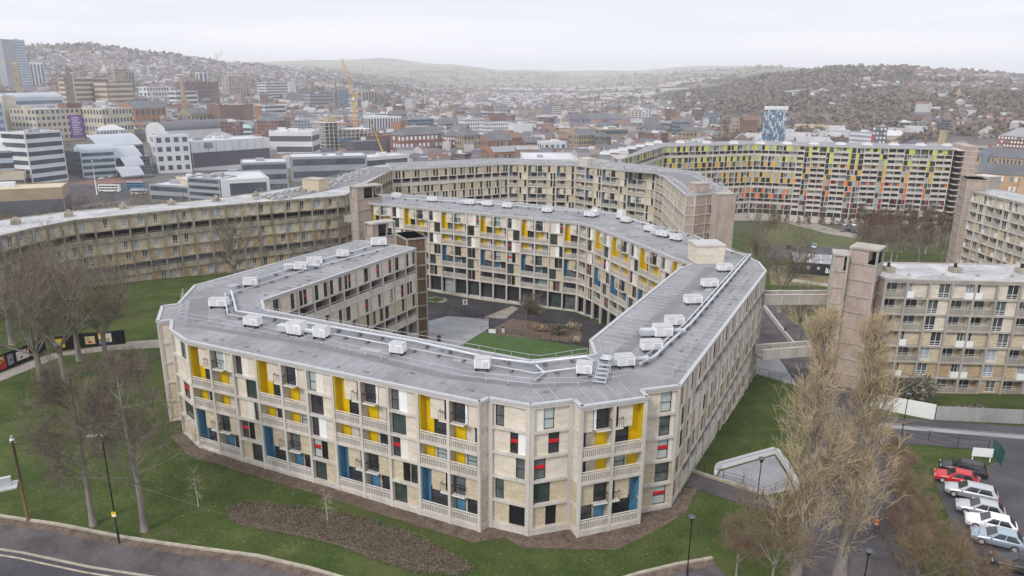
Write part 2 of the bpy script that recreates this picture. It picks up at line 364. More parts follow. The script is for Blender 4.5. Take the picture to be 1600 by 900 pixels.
# ------------------------------------------------------------------ apartment blocks
class Bld:
    def __init__(s, name, label, ref, cat='apartment block', group=None, fine=True):
        s.root = empty(name, (ref[0], ref[1], ground(*ref[:2])), 0, label, cat, group); s.o = s.root.location.copy()
        s.part = {}; s.rep = {}; s.fine = fine
    def P(s, n): return s.part.setdefault(n, MB())
    def R(s, kind, *mbs):
        """one repeated part: (mesh, [sub-part name, mesh])"""
        s.rep.setdefault(kind, []).append(mbs)
    def finish(s, cap=100):
        for n, mb in s.part.items():
            ob_ = local(mb, *s.o).build(n.strip(), s.root)
            if 'boards' in n: ob_['kind'] = 'stuff'
        for kind, lst in s.rep.items():
            def w(m):
                v = m[0].v; c = v[0]; e = max(math.dist(v[0], q) for q in v[::3] + v[-1:]); return -e / math.dist(c, (0, 0, CZ))
            lst = [m for m in lst if m[0].v]; lst.sort(key=w)
            for m in lst[:cap]:
                o = local(m[0], *s.o).build(kind, s.root)
                for nm, sub in zip(m[1::2], m[2::2]): local(sub, *s.o).build(nm, o)
            if lst[cap:]:
                a = MB(); b = {}
                for m in lst[cap:]:
                    a.add(m[0])
                    for nm, sub in zip(m[1::2], m[2::2]): b.setdefault(nm, MB()).add(sub)
                o = local(a, *s.o).build(kind, s.root); o['kind'] = 'stuff'
                for nm, sub in b.items(): local(sub, *s.o).build(nm, o)
def window(b, fr, a0, a1, z0, z1, o, typ):
    F = MB(); G = MB()
    fm = M['frame_white'] if typ in 'oOv' else M['frame_dark']
    t = .06 if b.fine else .09
    r = rnd.random()
    if typ == 'b': gm = M['g_teal'] if r < .6 else M['g_dark']
    elif typ == 'g': gm = M['g_pale']
    elif typ in 'oO': gm = M['g_lilac'] if r < .62 else (M['g_mid'] if r < .85 else M['g_dark'])
    elif typ == 'v': gm = M['g_mid'] if r < .4 else M['g_dark']
    elif typ == 'd': gm = M['black']
    elif typ == 'n': gm = M['g_dark'] if r < .75 else M['g_mid']
    elif typ == 'B': gm = M['g_blue']
    else: gm = M['g_pale'] if r < .13 else (M['g_mid'] if r < .36 else M['g_dark'])
    for q in ((a0, a0 + t, z0, z1), (a1 - t, a1, z0, z1), (a0 + t, a1 - t, z0, z0 + t), (a0 + t, a1 - t, z1 - t, z1)):
        F.box(fr, q[0], q[1], o - .1, o, q[2], q[3], fm)
    h = z1 - z0
    if typ in 'oOv':
        F.box(fr, a0 + t, a1 - t, o - .08, o - .01, z0 + h * .3, z0 + h * .3 + t, fm); F.box(fr, a0 + t, a1 - t, o - .08, o - .01, z0 + h * .13, z0 + h * .13 + t * .7, fm)
        F.box(fr, (a0 + a1) / 2 - t / 2, (a0 + a1) / 2 + t / 2, o - .09, o - .013, z0 + t, z1 - t, fm)
    elif typ in 'wrgn':
        F.box(fr, a0 + t, a1 - t, o - .08, o - .01, z0 + h * .42, z0 + h * .42 + t, fm)
    G.quad([fr.p(a0 + t, o - .06, z0 + t), fr.p(a1 - t, o - .06, z0 + t), fr.p(a1 - t, o - .06, z1 - t), fr.p(a0 + t, o - .06, z1 - t)], gm)
    if typ == 'r':
        F.box(fr, a0 + t, a1 - t, o - .075, o - .02, z0 + h * .46, z0 + h * .62, M['red'])
    if b.fine: b.R('window', F, 'pane', G)
    else: F.add(G); b.R('window', F)
def balustrade(b, fr, a0, a1, z0, m, old=False, slots=True):
    Bm = MB(); zb = z0 - .05; zt = z0 + .88
    Bm.box(fr, a0, a1, -.16, -.02, zb, zb + .14, m); Bm.box(fr, a0, a1, -.18, .0, zt - .12, zt, m)
    if slots and b.fine:
        n = 15; st = (a1 - a0) / n
        for i in range(n): Bm.box(fr, a0 + st * (i + .18), a0 + st * (i + .78), -.13, -.05, zb + .14, zt - .12, m, 'bt')
    else:
        Bm.box(fr, a0, a1, -.13, -.05, zb + .14, zt - .12, M['conc_mid'])
    Bm.box(fr, a0, a1, -.15, -.07, zt + .14, zt + .22, M['offwhite'] if not old else m)
    b.R('balustrade', Bm)
def juliet(b, fr, a0, a1, z0, o, old=False):
    J = MB(); m = M['black'] if not old else M['frame_white']
    J.box(fr, a0, a1, o, o + .55, z0 - .12, z0, M['offwhite']); z1 = z0 + 1.0
    if old: J.box(fr, a0, a1, o + .5, o + .54, z0, z0 + .95, m); J.box(fr, a0, a0 + .04, o, o + .5, z0, z0 + .95, m)
    else:
        J.box(fr, a0, a1, o + .5, o + .54, z1 - .05, z1, m)
        for s_ in (a0, a1 - .04): J.box(fr, s_, s_ + .04, o, o + .5, z1 - .05, z1, m)
        n = max(3, int((a1 - a0) / .18))
        for i in range(n + 1):
            a = a0 + (a1 - a0 - .025) * i / n; J.box(fr, a, a + .025, o + .51, o + .53, z0, z1 - .05, m)
    b.R('juliet_balcony', J)
def wallfill(b, fr, a0, a1, z0, z1, items, o, bm):
    I = b.P('brick_infill'); w = a1 - a0; x = a0
    for t, p, q in sorted(items, key=lambda k: k[1]):
        l, r = a0 + p * w, a0 + q * w
        if l > x + .01: I.box(fr, x, l, o - .2, o, z0, z1, bm)
        zz0, zz1 = z0, z1
        if t in 'oO':
            zz0 = z0 + (z1 - z0) * (.12 if t == 'o' else .02)
            I.box(fr, l, r, o - .2, o, z0, zz0, bm)
        if t == 'p':
            Q = MB(); Q.box(fr, l, r, o - .05, o + .03, zz0, zz1, M['offwhite'] if rnd.random() < .4 else M['white']); b.R('white_panel', Q)
            I.box(fr, l, r, o - .2, o - .1, z0, z1, bm)
        elif t in 'CEFHY':
            Q = MB(); Q.box(fr, l, r, o - .05, o + .02, zz0, zz1, b.colour[t]); b.R('coloured_panel', Q); I.box(fr, l, r, o - .2, o - .1, z0, z1, bm)
        else: window(b, fr, l, r, zz0, zz1, o - .08, t)
        x = r
    if a1 > x + .01: I.box(fr, x, a1, o - .2, o, z0, z1, bm)
OLDW = [[('o', .08, .42)], [('o', .55, .9)], [('o', .3, .62)], [('o', .05, .36), ('o', .42, .72)], [('o', .5, .78)]]
NEWW = {0: [[('w', .02, .3), ('p', .33, .62)], [('p', .42, .69), ('r', .72, .97)], [('w', .02, .31), ('p', .34, .63)]],
        1: [[('b', .42, .93)], [('b', .02, .55)]],
        2: [[('p', .42, .69), ('w', .71, .98)], [('r', .02, .31), ('p', .34, .62)], [('w', .02, .3), ('p', .33, .62)]],
        3: [[('r', .02, .33), ('d', .35, .62)], [('d', .38, .66), ('w', .68, .97)], [('w', .02, .33), ('d', .35, .62)]],
        4: [[('b', .42, .95)], [('b', .02, .5)]], 5: [[('w', .3, .55), ('r', .57, .8)], [('w', .02, .3), ('d', .33, .6)]], 6: [[('w', .4, .7)]]}
def facade(b, A, B, cols, zt=0., s=2.6, par=.42, conc='conc', brick=None, cw=.30, rows=None, wts=None, edge=(1, 1), last=None, zbot=None, paint=None):
    """cols: one list of cell codes per bay, top storey first; a code covers one storey, a double void two"""
    fr = Fr(A, B); L = fr.L; n = len(cols); wts = wts or [1] * n; tw = sum(wts); X = [0]
    for w in wts: X.append(X[-1] + L * w / tw)
    C = b.P('concrete_frame'); I = b.P('brick_infill'); cm = M[conc]
    brick = brick or (lambda j: M['brick_cream'] if j < 3 else M['brick_ochre'])
    paint = paint or (lambda j: M['yellow'] if j < 3 else M['blue'])
    rmax = max(len(c) for c in cols); hs = [s] * rmax
    if last: hs[-1] = last
    Z = [zt - par]
    for h in hs: Z.append(Z[-1] - h)
    C.box(fr, 0, L, -.25, .04, zt - par, zt - .02, cm)
    for i in range(n + 1):
        rows_here = max(len(cols[min(i, n - 1)]), len(cols[max(i - 1, 0)])); zb = Z[rows_here]
        zb2 = zb - .25
        gz = ground(*fr.p(X[i], 0, 0)[:2]); zb2 = min(zb2, gz - .5)
        if i == 0 and not edge[0] or i == n and not edge[1]: continue
        a0 = X[i] - cw / 2; a1 = X[i] + cw / 2
        if i == 0: a0, a1 = 0, cw * .8
        if i == n: a0, a1 = L - cw * .8, L
        C.box(fr, a0, a1, -.35, .06, zb2, zt - par, cm)
    for i, col in enumerate(cols):
        x0, x1 = X[i] + cw / 2, X[i + 1] - cw / 2
        if i == 0: x0 = cw * .8
        if i == n - 1: x1 = L - cw * .8
        w = x1 - x0
        for j, code in enumerate(col):
            z1 = Z[j]; z0 = Z[j + 1] + .26; bm = brick(j)
            if code == '-': continue
            if code[0] not in 'Yy': C.box(fr, x0, x1, -1.32 if code[0] == 'S' else -1.75 if code[0] in 'DG' else -.4, .03, Z[j + 1], z0, cm)
            f = lambda q: x0 + w * q
            if code[0] == 'K': I.box(fr, x0, x1, -.3, -.1, z0, z1, bm)
            elif code[0] == 'W':
                items = code[1] if isinstance(code, tuple) else rnd.choice(NEWW[min(j, 6)])
                wallfill(b, fr, x0, x1, z0, z1, items, -.26, bm)
            elif code[0] == 'O': wallfill(b, fr, x0, x1, z0, z1, rnd.choice(OLDW), -.26, bm)
            elif code[0] == 'N': wallfill(b, fr, x0, x1, z0, z1, rnd.choice([[('n', .08, .42)], [('n', .58, .92)], [('w', .08, .3), ('r', .36, .58)], [('w', .6, .84)], [('r', .55, .82)], [('w', .05, .3), ('w', .7, .95)]]), -.1, bm)
            elif code[0] == 'F': wallfill(b, fr, x0, x1, z0, z1, rnd.choice([[('d', .1, .32)], [('w', .6, .88)], [('d', .38, .6), ('w', .72, .94)], [('d', .66, .9)]]), -.2, bm)
            elif code[0] == 'D':
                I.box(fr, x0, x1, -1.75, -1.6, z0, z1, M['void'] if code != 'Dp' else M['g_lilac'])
                for q in (x0 - .1, x1 + .02): I.box(fr, q, q + .08, -1.6, -.36, z0, z1, cm)
                C.box(fr, x0, x1, -.2, -.03, z0, z0 + .95, cm); C.box(fr, x0, x1, -.15, -.07, z0 + 1.22, z0 + 1.3, cm)
                if rnd.random() < .35 and b.fine: window(b, fr, f(.3), f(.7), z0 + .02, z1 - .3, -1.5, 'v')
            elif code[0] == 'G':
                if rnd.random() < .7: window(b, fr, x0, x1, z0 + .02, z1 - .02, -1.1, rnd.choice('bwb'))
                else: I.box(fr, x0, x1, -1.3, -1.1, z0, z1, M['dark_slab'])
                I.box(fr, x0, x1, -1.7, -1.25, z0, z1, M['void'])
            elif code[0] in 'Yy':      # two-storey balcony void
                mir = 'm' in code; R = 'R' in code; zz0 = Z[j + 2] + .26; pm = paint(j)
                g = (lambda p, q: (f(1 - q), f(1 - p))) if mir else (lambda p, q: (f(p), f(q)))
                def bx(p, q, o0, o1, za, zb_, m, MBx=I): a, c = g(p, q); MBx.box(fr, a, c, o0, o1, za, zb_, m)
                bx(0, 1, -1.3, -1.15, zz0, z1, bm)
                for q in (x0 - .1, x1 + .02): I.box(fr, q, q + .08, -1.15, -.36, zz0, z1, bm)
                Q = MB()
                if not R:
                    a, c = g(0, .035); Q.box(fr, a, c, -1.15, -.12, zz0, z1, pm); a, c = g(.035, .34 if j < 3 else .16); Q.box(fr, a, c, -1.15, -1.08, zz0, z1, pm)
                    if j < 3 or True:
                        bx(.36, .86, -.95, -.35, z0 - .1, z1, bm); bx(.34, 1, -1.14, -.45, z0 - .14, z0 - .1, M['offwhite'])
                        a, c = g(.86, .99); window(b, fr, a, c, z0, z1, -.4, 'w'); a, c = g(.72, 1); juliet(b, fr, a, c, z0 + .05, -.5)
                    a, c = g(.36 if j < 3 else .18, .98); window(b, fr, a, c, zz0 + .05, Z[j + 1] - .05, -1.05, 'n')
                else:
                    a, c = g(0, .2); Q.box(fr, a, c, -1.15, -1.08, z0, z1, pm); a, c = g(0, .4 if j < 3 else .34); Q.box(fr, a, c, -1.13, -1.05, zz0, Z[j + 1], pm)
                    a, c = g(.1, .5); window(b, fr, a, c, z0, z1, -.45, 'w'); 
                    if j < 3: bx(.5, .58, -1.0, -.4, z0, z1, M['white'])
                    bx(.62 if j < 3 else .5, 1, -.95, -.35, z0 - .1, z1, bm); a, c = g(.04, .52); juliet(b, fr, a, c, z0 + .05, -.5)
                    a, c = g(.74, 1) if j < 3 else g(.45, 1); window(b, fr, a, c, zz0 + .05, Z[j + 1] - .05, -1.0, 'n')
                b.R('painted_reveal', Q)
                balustrade(b, fr, x0, x1, zz0, cm)
                C.box(fr, x0, x1, -1.15, .03, Z[j + 2], zz0, cm)
            elif code[0] == 'S':
                mir = 'm' in code; pm = paint(j); g = (lambda p, q: (f(1 - q), f(1 - p))) if mir else (lambda p, q: (f(p), f(q)))
                I.box(fr, x0, x1, -1.3, -1.15, z0, z1, bm)
                for q in (x0 - .1, x1 + .02): I.box(fr, q, q + .08, -1.15, -.36, z0, z1, bm)
                Q = MB(); a, c = g(.0, .34 if j < 3 else .12); Q.box(fr, a, c, -1.13, -1.05, z0, z1, pm)
                b.R('painted_reveal', Q); a, c = g(.44, .8) if rnd.random() < .6 else g(.7, .98)
                if j >= 3: a, c = g(.14, .98)
                window(b, fr, a, c, z0 + .05, z1, -1.05, rnd.choice('nnwg')); balustrade(b, fr, x0, x1, z0, cm)
            elif code[0] == 'Q':       # old balcony with slotted concrete front
                I.box(fr, x0, x1, -1.5, -1.3, z0, z1, bm)
                for q in (x0 - .1, x1 + .02): I.box(fr, q, q + .08, -1.5, -.36, z0, z1, bm)
                C.box(fr, x0, x1, -1.5, -.3, Z[j + 1] + .01, z0 - .01, cm)
                window(b, fr, f(.1), f(.75), z0 + .3, z1 - .05, -1.2, 'v'); balustrade(b, fr, x0, x1, z0, cm, True, slots=b.fine)
            elif code[0] == 'J':       # old bay with french window and white juliet
                wallfill(b, fr, x0, x1, z0, z1, [('O', .0, .3)] if code != 'Jr' else [('O', .68, 1)], -.5, bm)
                for q in (x0 - .1, x1 + .02): I.box(fr, q, q + .08, -.6, -.1, z0, z1, bm)
                q = (0, .34) if code != 'Jr' else (.6, 1); juliet(b, fr, f(q[0]), f(q[1]), z0 + .1, -.5, True)
            elif code[0] == 'c':       # colourful block cells
                k = code[1]; cc = code[2]
                if k == 'b':
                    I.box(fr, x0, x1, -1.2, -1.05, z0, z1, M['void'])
                    for q in (x0 - .1, x1 + .02): I.box(fr, q, q + .08, -1.1, -.36, z0, z1, b.colour[cc])
                    Q = MB(); a, c_ = ((0, .33) if rnd.random() < .5 else (.67, 1)); Q.box(fr, f(a), f(c_), -1.0, -.5, z0, z1, b.colour[cc])
                    if rnd.random() < .75: b.R('coloured_panel', Q)
                    window(b, fr, f(.35 if a == 0 else .03), f(.97 if a == 0 else .64), z0, z1, -.95, rnd.choice('wwwBv'))
                    if rnd.random() < .8: C.box(fr, x0, x1, -.2, -.05, z0, z0 + .75, cm)
                elif k == 's':
                    I.box(fr, x0, x1, -1.3, -1.15, z0, z1, M['void']); C.box(fr, x0, x1, -.2, -.03, z0, z0 + 1.0, cm)
                    window(b, fr, f(.05), f(.95), z0, z1, -1.05, 'w')
                else:
                    it = [[(cc, 0, .32), ('w', .34, 1)], [('g', 0, .6), (cc, .66, 1)], [('w', 0, .6), (cc, .64, 1)], [('n', 0, .45), ('v', .5, 1)], [('d', 0, .45), (cc, .6, 1)]]
                    wallfill(b, fr, x0, x1, z0, z1, rnd.choice(it), -.15, bm)
        gz = min(ground(*fr.p(x0, 0, 0)[:2]), ground(*fr.p(x1, 0, 0)[:2])) - .6
        zb = Z[len(col)]
        if gz < zb and col[-1][0] != 'x': C.box(fr, x0, x1, -.4, -.02, gz, zb - .003, cm)
    return fr
def roof(b, poly, zt=0., m='roof_grey', edge='roof_edge', th=.25, grow=0.12):
    P = b.P('roof'); P.prism(poly, zt - th + .0, zt, M[m], M[edge])
    n = len(poly)
    for i in range(n):      # trim along the edge
        A, B = poly[i], poly[(i + 1) % n]
        if math.dist(A, B) < .6: continue
        fr = Fr(A, B); P.box(fr, -.02, fr.L + .02, -.28, grow, zt - .16, zt + .12, M[edge])
def offset_poly(pts, d):
    out = []
    for i, p in enumerate(pts):
        a = pts[max(i - 1, 0)]; c = pts[min(i + 1, len(pts) - 1)]; f = Fr(a, c) if math.dist(a, c) > 0 else None
        out.append((p[0] + f.n[0] * d, p[1] + f.n[1] * d))
    return out
def seams(b, A, B, dep, z=0., st=1.45, name='roof', m='roof_edge', o0=.3):
    fr = Fr(A, B); k = st; P = b.P(name)
    while k < fr.L - .4:
        P.box(fr, k, k + .05, -dep, -o0, z, z + .05, M[m], 'b'); k += st
# ------------------------------------------------------------------ the refurbished horseshoe block in front
def Y1(): return ['YL', '-', 'SL', 'YL', '-']
def clean(c): return [k for k in c]
ring_px = dict(a=(266, 516), b=(290.5, 533), c=(749.5, 629.5), d=(763.6, 622.6), e=(829, 634), f=(896.5, 625.6), g=(908.5, 636.4), h=(1012.6, 621.4),
   i=(1003, 610.6), j=(1063, 603), k=(1197, 424), l=(1185.7, 409.6), m=(1132, 387), n=(958, 333), o=(783, 314.5), p=(627, 304), q=(595, 304), r=(575, 317),
   s=(905, 348), t=(930, 355), u=(1050, 402.5), v=(1082, 413), w=(1061, 420), x=(922, 532.5), y=(930, 555), z=(829, 564), A=(413, 484), B=(410, 470),
   C=(650, 388), D=(561, 376), E=(303.6, 446.7), F=(277.6, 475.6), G=(253, 478.5), H=(245, 503), I=(267.5, 500.7))
RP = {k: at(*v) for k, v in ring_px.items()}
ring = Bld('apartment_block', 'refurbished horseshoe apartment block with yellow and blue balconies around a courtyard', (-12, 70), fine=True)
ring.colour = {}
blue_rows = lambda j: M['yellow'] if j < 3 else M['blue']
B_L = lambda d=5: ['YL', '-', 'SL', 'YL', '-'][:d]
B_R = lambda d=5: ['YR', '-', 'SR', 'YR', '-'][:d]
Wc = lambda d=5: ['W'] * d
facade(ring, RP['a'], RP['b'], [[('W', [('p', .1, .4), ('w', .45, .75)]), ('W', []), ('W', [('r', .3, .7)]), ('W', [('b', .2, .8)]), ('W', [])]], edge=(1, 0))
cols = []
for k in range(4):
    cols += [B_L(), B_R()] + ([Wc()] if k < 3 else [])
facade(ring, RP['b'], RP['c'], cols)
facade(ring, RP['c'], RP['d'], [['K'] * 5], cw=.12)
facade(ring, RP['d'], RP['e'], [[('W', [('w', .06, .32)]), ('W', [('r', .5, .74), ('p', .76, .99)]), ('W', [('w', .68, .95)]), ('W', [('w', .05, .32)]), ('W', [('d', .48, .97)])]], cw=.5)
facade(ring, RP['e'], RP['f'], [[('W', [('p', .0, .28), ('g', .3, .6)]), ('W', [('r', .44, .76)]), ('W', [('r', .04, .38)]), ('W', [('b', 0, .52)]), ('W', [('d', .4, .72)])]], cw=.5)
facade(ring, RP['f'], RP['g'], [['K'] * 5], cw=.12)
mirR = ['YRm', '-', 'SRm', 'YRm', '-']; mirL = ['YLm', '-', 'SLm', 'YLm', '-']
facade(ring, RP['g'], RP['h'], [mirR, mirL])
facade(ring, RP['h'], RP['i'], [['K'] * 5], cw=.12)
facade(ring, RP['i'], RP['j'], [[('W', [('w', .55, .88), ('p', .9, .99)]), ('W', [('w', .55, .88), ('p', .9, .99)]), ('W', [('r', .55, .88), ('p', .9, .99)]), ('W', [('w', .52, .95)]), ('W', [('r', .5, .9)])]])
rw = lambda n: ['N', 'D', 'N', 'N', 'D', 'N', 'N'][:n]
facade(ring, RP['j'], RP['k'], [['N', 'N', 'N', 'N', 'N'], ['N', 'N', 'N', 'N', 'D']] + [['N', 'D', 'N', 'N', 'D']] * 4 + [rw(6)] * 6 + [rw(7)] * 3)
facade(ring, RP['k'], RP['l'], [rw(7), rw(7)]); facade(ring, RP['l'], RP['m'], [rw(7)] * 3)
for A_, B_, nn in (('m', 'n', 11), ('n', 'o', 9), ('o', 'p', 8), ('p', 'q', 1)): facade(ring, RP[A_], RP[B_], [['N', 'D', 'N', 'N', 'D', 'N', 'N']] * nn)
facade(ring, RP['q'], RP['r'], [['K'] * 7] * 3)
bl = lambda: ['YL', '-', 'SL', 'YL', '-', 'SL', 'G']
br = lambda: ['YR', '-', 'SR', 'YR', '-', 'SR', 'G']
wc = lambda: ['W', 'W', 'W', 'W', 'W', 'W', 'G']
facade(ring, RP['r'], RP['s'], [bl(), br(), wc()] + [bl(), br(), wc()] * 4 + [bl()], last=4.0)
facade(ring, RP['s'], RP['t'], [['S', 'S', 'S', 'S', 'S', 'S', 'G'], ['W', 'W', 'W', 'W', 'W', 'W', 'G']], last=4.0, paint=lambda j: M['brick_cream'])
facade(ring, RP['t'], RP['u'], [bl(), wc(), bl(), br(), wc(), bl(), br(), wc()], last=4.0)
facade(ring, RP['u'], RP['v'], [bl(), wc()], last=4.0)
facade(ring, RP['v'], RP['w'], [['K'] * 7]); facade(ring, RP['w'], RP['x'], [['K'] + rw(6)[1:]] * 10 + [['K'] + rw(6)[1:]])
facade(ring, RP['x'], RP['y'], [['K'] * 6]); facade(ring, RP['y'], RP['z'], [rw(6)] * 2); facade(ring, RP['z'], RP['A'], [rw(5)] * 11)
facade(ring, RP['A'], RP['B'], [[('W', [('r', .3, .95)]), 'N', 'N', 'N', 'N']])
facade(ring, RP['B'], RP['C'], [['N', 'D', 'N', 'N', 'D']] * 2 + [['N', 'D', 'N', 'N', 'D', 'G']] * 9)
facade(ring, RP['C'], RP['D'], [['K'] * 6] * 3); facade(ring, RP['D'], RP['E'], [['N', 'D', 'N', 'N', 'D']] * 10)
for A_, B_ in ('EF', 'FG', 'GH', 'HI', 'Ia'): facade(ring, RP[A_], RP[B_], [['K'] * 5], cw=.2)
poly = [RP[k] for k in 'abcdefghijklmnopqrstuvwxyzABCDEFGHI']
roof(ring, poly)
for k1, k2, dep in (('b', 'c', 3.4), ('d', 'e', 3.2), ('e', 'f', 3.2), ('g', 'h', 4), ('j', 'k', 3.0), ('B', 'C', 3.2), ('z', 'A', 3), ('w', 'x', 4.2), ('r', 's', 3.4), ('t', 'u', 3), ('D', 'E', 3), ('n', 'o', 3), ('m', 'n', 3)):
    seams(ring, RP[k1], RP[k2], dep)
def strip(b, pts, w, m='roof_dark', z=.008, name='walkway_strip'):
    P = b.P(name)
    for A, B in zip(pts, pts[1:]):
        fr = Fr(A, B); P.box(fr, 0, fr.L, -w / 2, w / 2, z - .004, z, M[m], 'b'); z += .001
def pxs(*a): return [at(*p) for p in a]
strip(ring, pxs((1112, 418), (970, 553)), 1.6); strip(ring, pxs((290, 507), (500, 541), (700, 589), (830, 603), (930, 598)), 1.0); strip(ring, pxs((312, 466), (308, 503)), 2.4)
def railing(b, pts, h=1.05, name='roof_railing', st=2.0, base=0., m='galv', rails=(1.0, .5), r=.022):
    Q = MB()
    for A, B in zip(pts, pts[1:]):
        L = math.dist(A, B); n = max(1, round(L / st))
        for i in range(n + 1):
            t = i / n; x, y = A[0] + (B[0] - A[0]) * t, A[1] + (B[1] - A[1]) * t
            zb = base(x, y) if callable(base) else base
            Q.tube([(x, y, zb), (x, y, zb + h)], r, M[m], 4, False)
            if b is ring and i < n:
                Q.tube([(x, y, zb + .05), (x + .0, y + .75, zb + .05)], .03, M[m], 4, False); Q.tube([(x, y + .75, zb + .02), (x, y + .75, zb + .14)], .12, M['roof_edge'], 6)
        for q in rails:
            pz = [(A[0] + (B[0] - A[0]) * i / n, A[1] + (B[1] - A[1]) * i / n) for i in range(n + 1)]
            Q.tube([(x, y, (base(x, y) if callable(base) else base) + h * q) for x, y in pz], r, M[m], 4, False)
    if b is None: return Q
    b.R(name, Q)
railing(ring, pxs((287, 462), (280, 500), (345, 511), (500, 541), (620, 570), (725, 594), (830, 607), (905, 605), (985, 592)))
railing(ring, pxs((400, 482), (415, 492), (600, 527), (700, 545), (825, 568), (845, 570), (917, 558)))
railing(ring, pxs((1136, 395), (1170, 407), (1183, 424)))
railing(ring, pxs((790, 322), (960, 342), (1100, 390)))
railing(ring, pxs((310, 458), (450, 416), (560, 384)))
railing(ring, pxs((1178, 425), (1120, 500), (1050, 590)))
railing(ring, pxs((640, 335), (830, 352), (905, 360))); railing(ring, pxs((935, 364), (1000, 390), (1060, 417)))
def duct(b, pts, z, r, box=False, name='roof_duct'):
    Q = MB(); P3 = [(*p, z) for p in pts]
    if not box: Q.tube(P3, r, M['galv'], 8)
    else:
        for A, B in zip(pts, pts[1:]): fr = Fr(A, B); Q.box(fr, -.1, fr.L + .1, -r, r, z - r * .6, z + r * .6, M['galv'])
    for A, B in zip(pts, pts[1:]):
        L = math.dist(A, B); n = max(1, int(L / 3))
        for i in range(n):
            t = (i + .5) / n; x, y = A[0] + (B[0] - A[0]) * t, A[1] + (B[1] - A[1]) * t; f = Fr(A, B)
            f2 = frz(x, y, math.atan2(f.u[1], f.u[0])); Q.box(f2, -.12, .12, -.3, .3, .004, z - r * .5, M['roof_dark'])
    b.R(name, Q)
duct(ring, pxs((362, 460), (370, 492), (450, 505), (650, 540), (760, 565), (830, 574), (915, 564), (930, 572)), .5, .16)
duct(ring, pxs((352, 462), (356, 495), (395, 503)), .35, .09); duct(ring, pxs((490, 520), (745, 569)), .35, .08); duct(ring, pxs((765, 575), (835, 588), (905, 579)), .35, .08)
duct(ring, pxs((838, 575), (851, 587), (836, 598)), .3, .12)
duct(ring, pxs((1172, 402), (1080, 510), (1040, 546), (1022, 564), (1000, 575)), .5, .17); duct(ring, pxs((1166, 402), (1070, 510), (1034, 541), (1010, 560)), .4, .11)
duct(ring, pxs((1130, 392), (1160, 400), (1172, 402)), .4, .1)
duct(ring, pxs((1085, 372), (1130, 392)), .45, .13); duct(ring, pxs((965, 341), (1085, 372)), .45, .1); duct(ring, pxs((605, 311), (780, 322), (955, 338)), .45, .12)
duct(ring, pxs((358, 455), (470, 418), (580, 388)), .4, .12); duct(ring, pxs((362, 462), (480, 423), (600, 391)), .3, .09)
# lift housing and parapet tower on the roof
hx, hy = at(1110, 408); T = ring.P('lift_housing'); f = Fr(at(1088, 413), at(1131, 412))
T.box(f, 0, f.L, -4.2, 0, 0.01, 2.9, M['brick_cream']); T.box(f, -.12, f.L + .12, -4.35, .12, 2.9, 3.2, M['conc']); T.box(f, .25, f.L - .25, -3.8, -.3, 3.2, 3.26, M['roof_edge'])
# roof steps over the kink
St = ring.P('roof_steps'); f = Fr(at(936, 600), at(952, 566)); sl_ = f.L
for i in range(6):
    t = i / 5; St.box(f, sl_ * t * .5, sl_ * t * .5 + .3, -.55, .55, .15 + t * 1.1, .2 + t * 1.1, M['galv'])
St.box(f, sl_ * .5, sl_ * .8, -.55, .55, 1.25, 1.3, M['galv'])
for sgn in (-.6, .6):
    St.tube([f.p(0, sgn, .1), f.p(sl_ * .5, sgn, 1.25)], .04, M['galv'], 4); St.tube([f.p(0, sgn, 1.1), f.p(sl_ * .5, sgn, 2.3), f.p(sl_ * .8, sgn, 2.3), f.p(sl_ * 1.3, sgn, 1.1)], .03, M['galv'], 4)
    St.tube([f.p(0, sgn, .1), f.p(0, sgn, 1.1)], .03, M['galv'], 4); St.tube([f.p(sl_ * .5, sgn, .1), f.p(sl_ * .5, sgn, 2.3)], .03, M['galv'], 4); St.tube([f.p(sl_ * .8, sgn, .1), f.p(sl_ * .8, sgn, 2.3)], .03, M['galv'], 4)
    for i in range(6): St.tube([f.p(sl_ * (.8 + i * .1), sgn, 1.25 - i * .2), f.p(sl_ * (.8 + i * .1), -sgn, 1.25 - i * .2)], .03, M['galv'], 4)
An = random.Random(4)
for k1, k2 in (('b', 'c'), ('d', 'f'), ('j', 'k'), ('B', 'C'), ('r', 's'), ('t', 'u'), ('z', 'A')):
    f = Fr(RP[k1], RP[k2]); a = An.uniform(1, 3)
    while a < f.L - 1:
        o_ = -An.uniform(1.0, 3.6); Q = MB(); w = An.uniform(.25, .9)
        if An.random() < .5: Q.box(f, a, a + w, o_ - .08, o_ + .08, .01, .1, M['roof_dark'])
        else: Q.tube([f.p(a, o_, .01), f.p(a, o_, .28)], .09, M['roof_edge'], 6); Q.box(f, a - .2, a + .2, o_ - .12, o_ + .12, .005, .06, M['roof_dark'])
        ring.R('roof_fixing', Q); a += An.uniform(1.8, 4.5)
for i in range(26):
    k1, k2 = An.choice([('b', 'c'), ('j', 'k'), ('B', 'C'), ('r', 's'), ('t', 'u')]); f = Fr(RP[k1], RP[k2]); a = An.uniform(1, f.L - 4); o_ = -An.uniform(.6, 9); Q = MB(); w, h_ = An.uniform(.8, 3), An.uniform(.5, 1.4)
    Q.box(f, a, a + w, o_ - h_, o_, .0, .012 + i * .0006, M['roof_patch' if i % 2 else 'roof_patch2'], 'b'); ring.R('roof_patch', Q)
ring.finish()

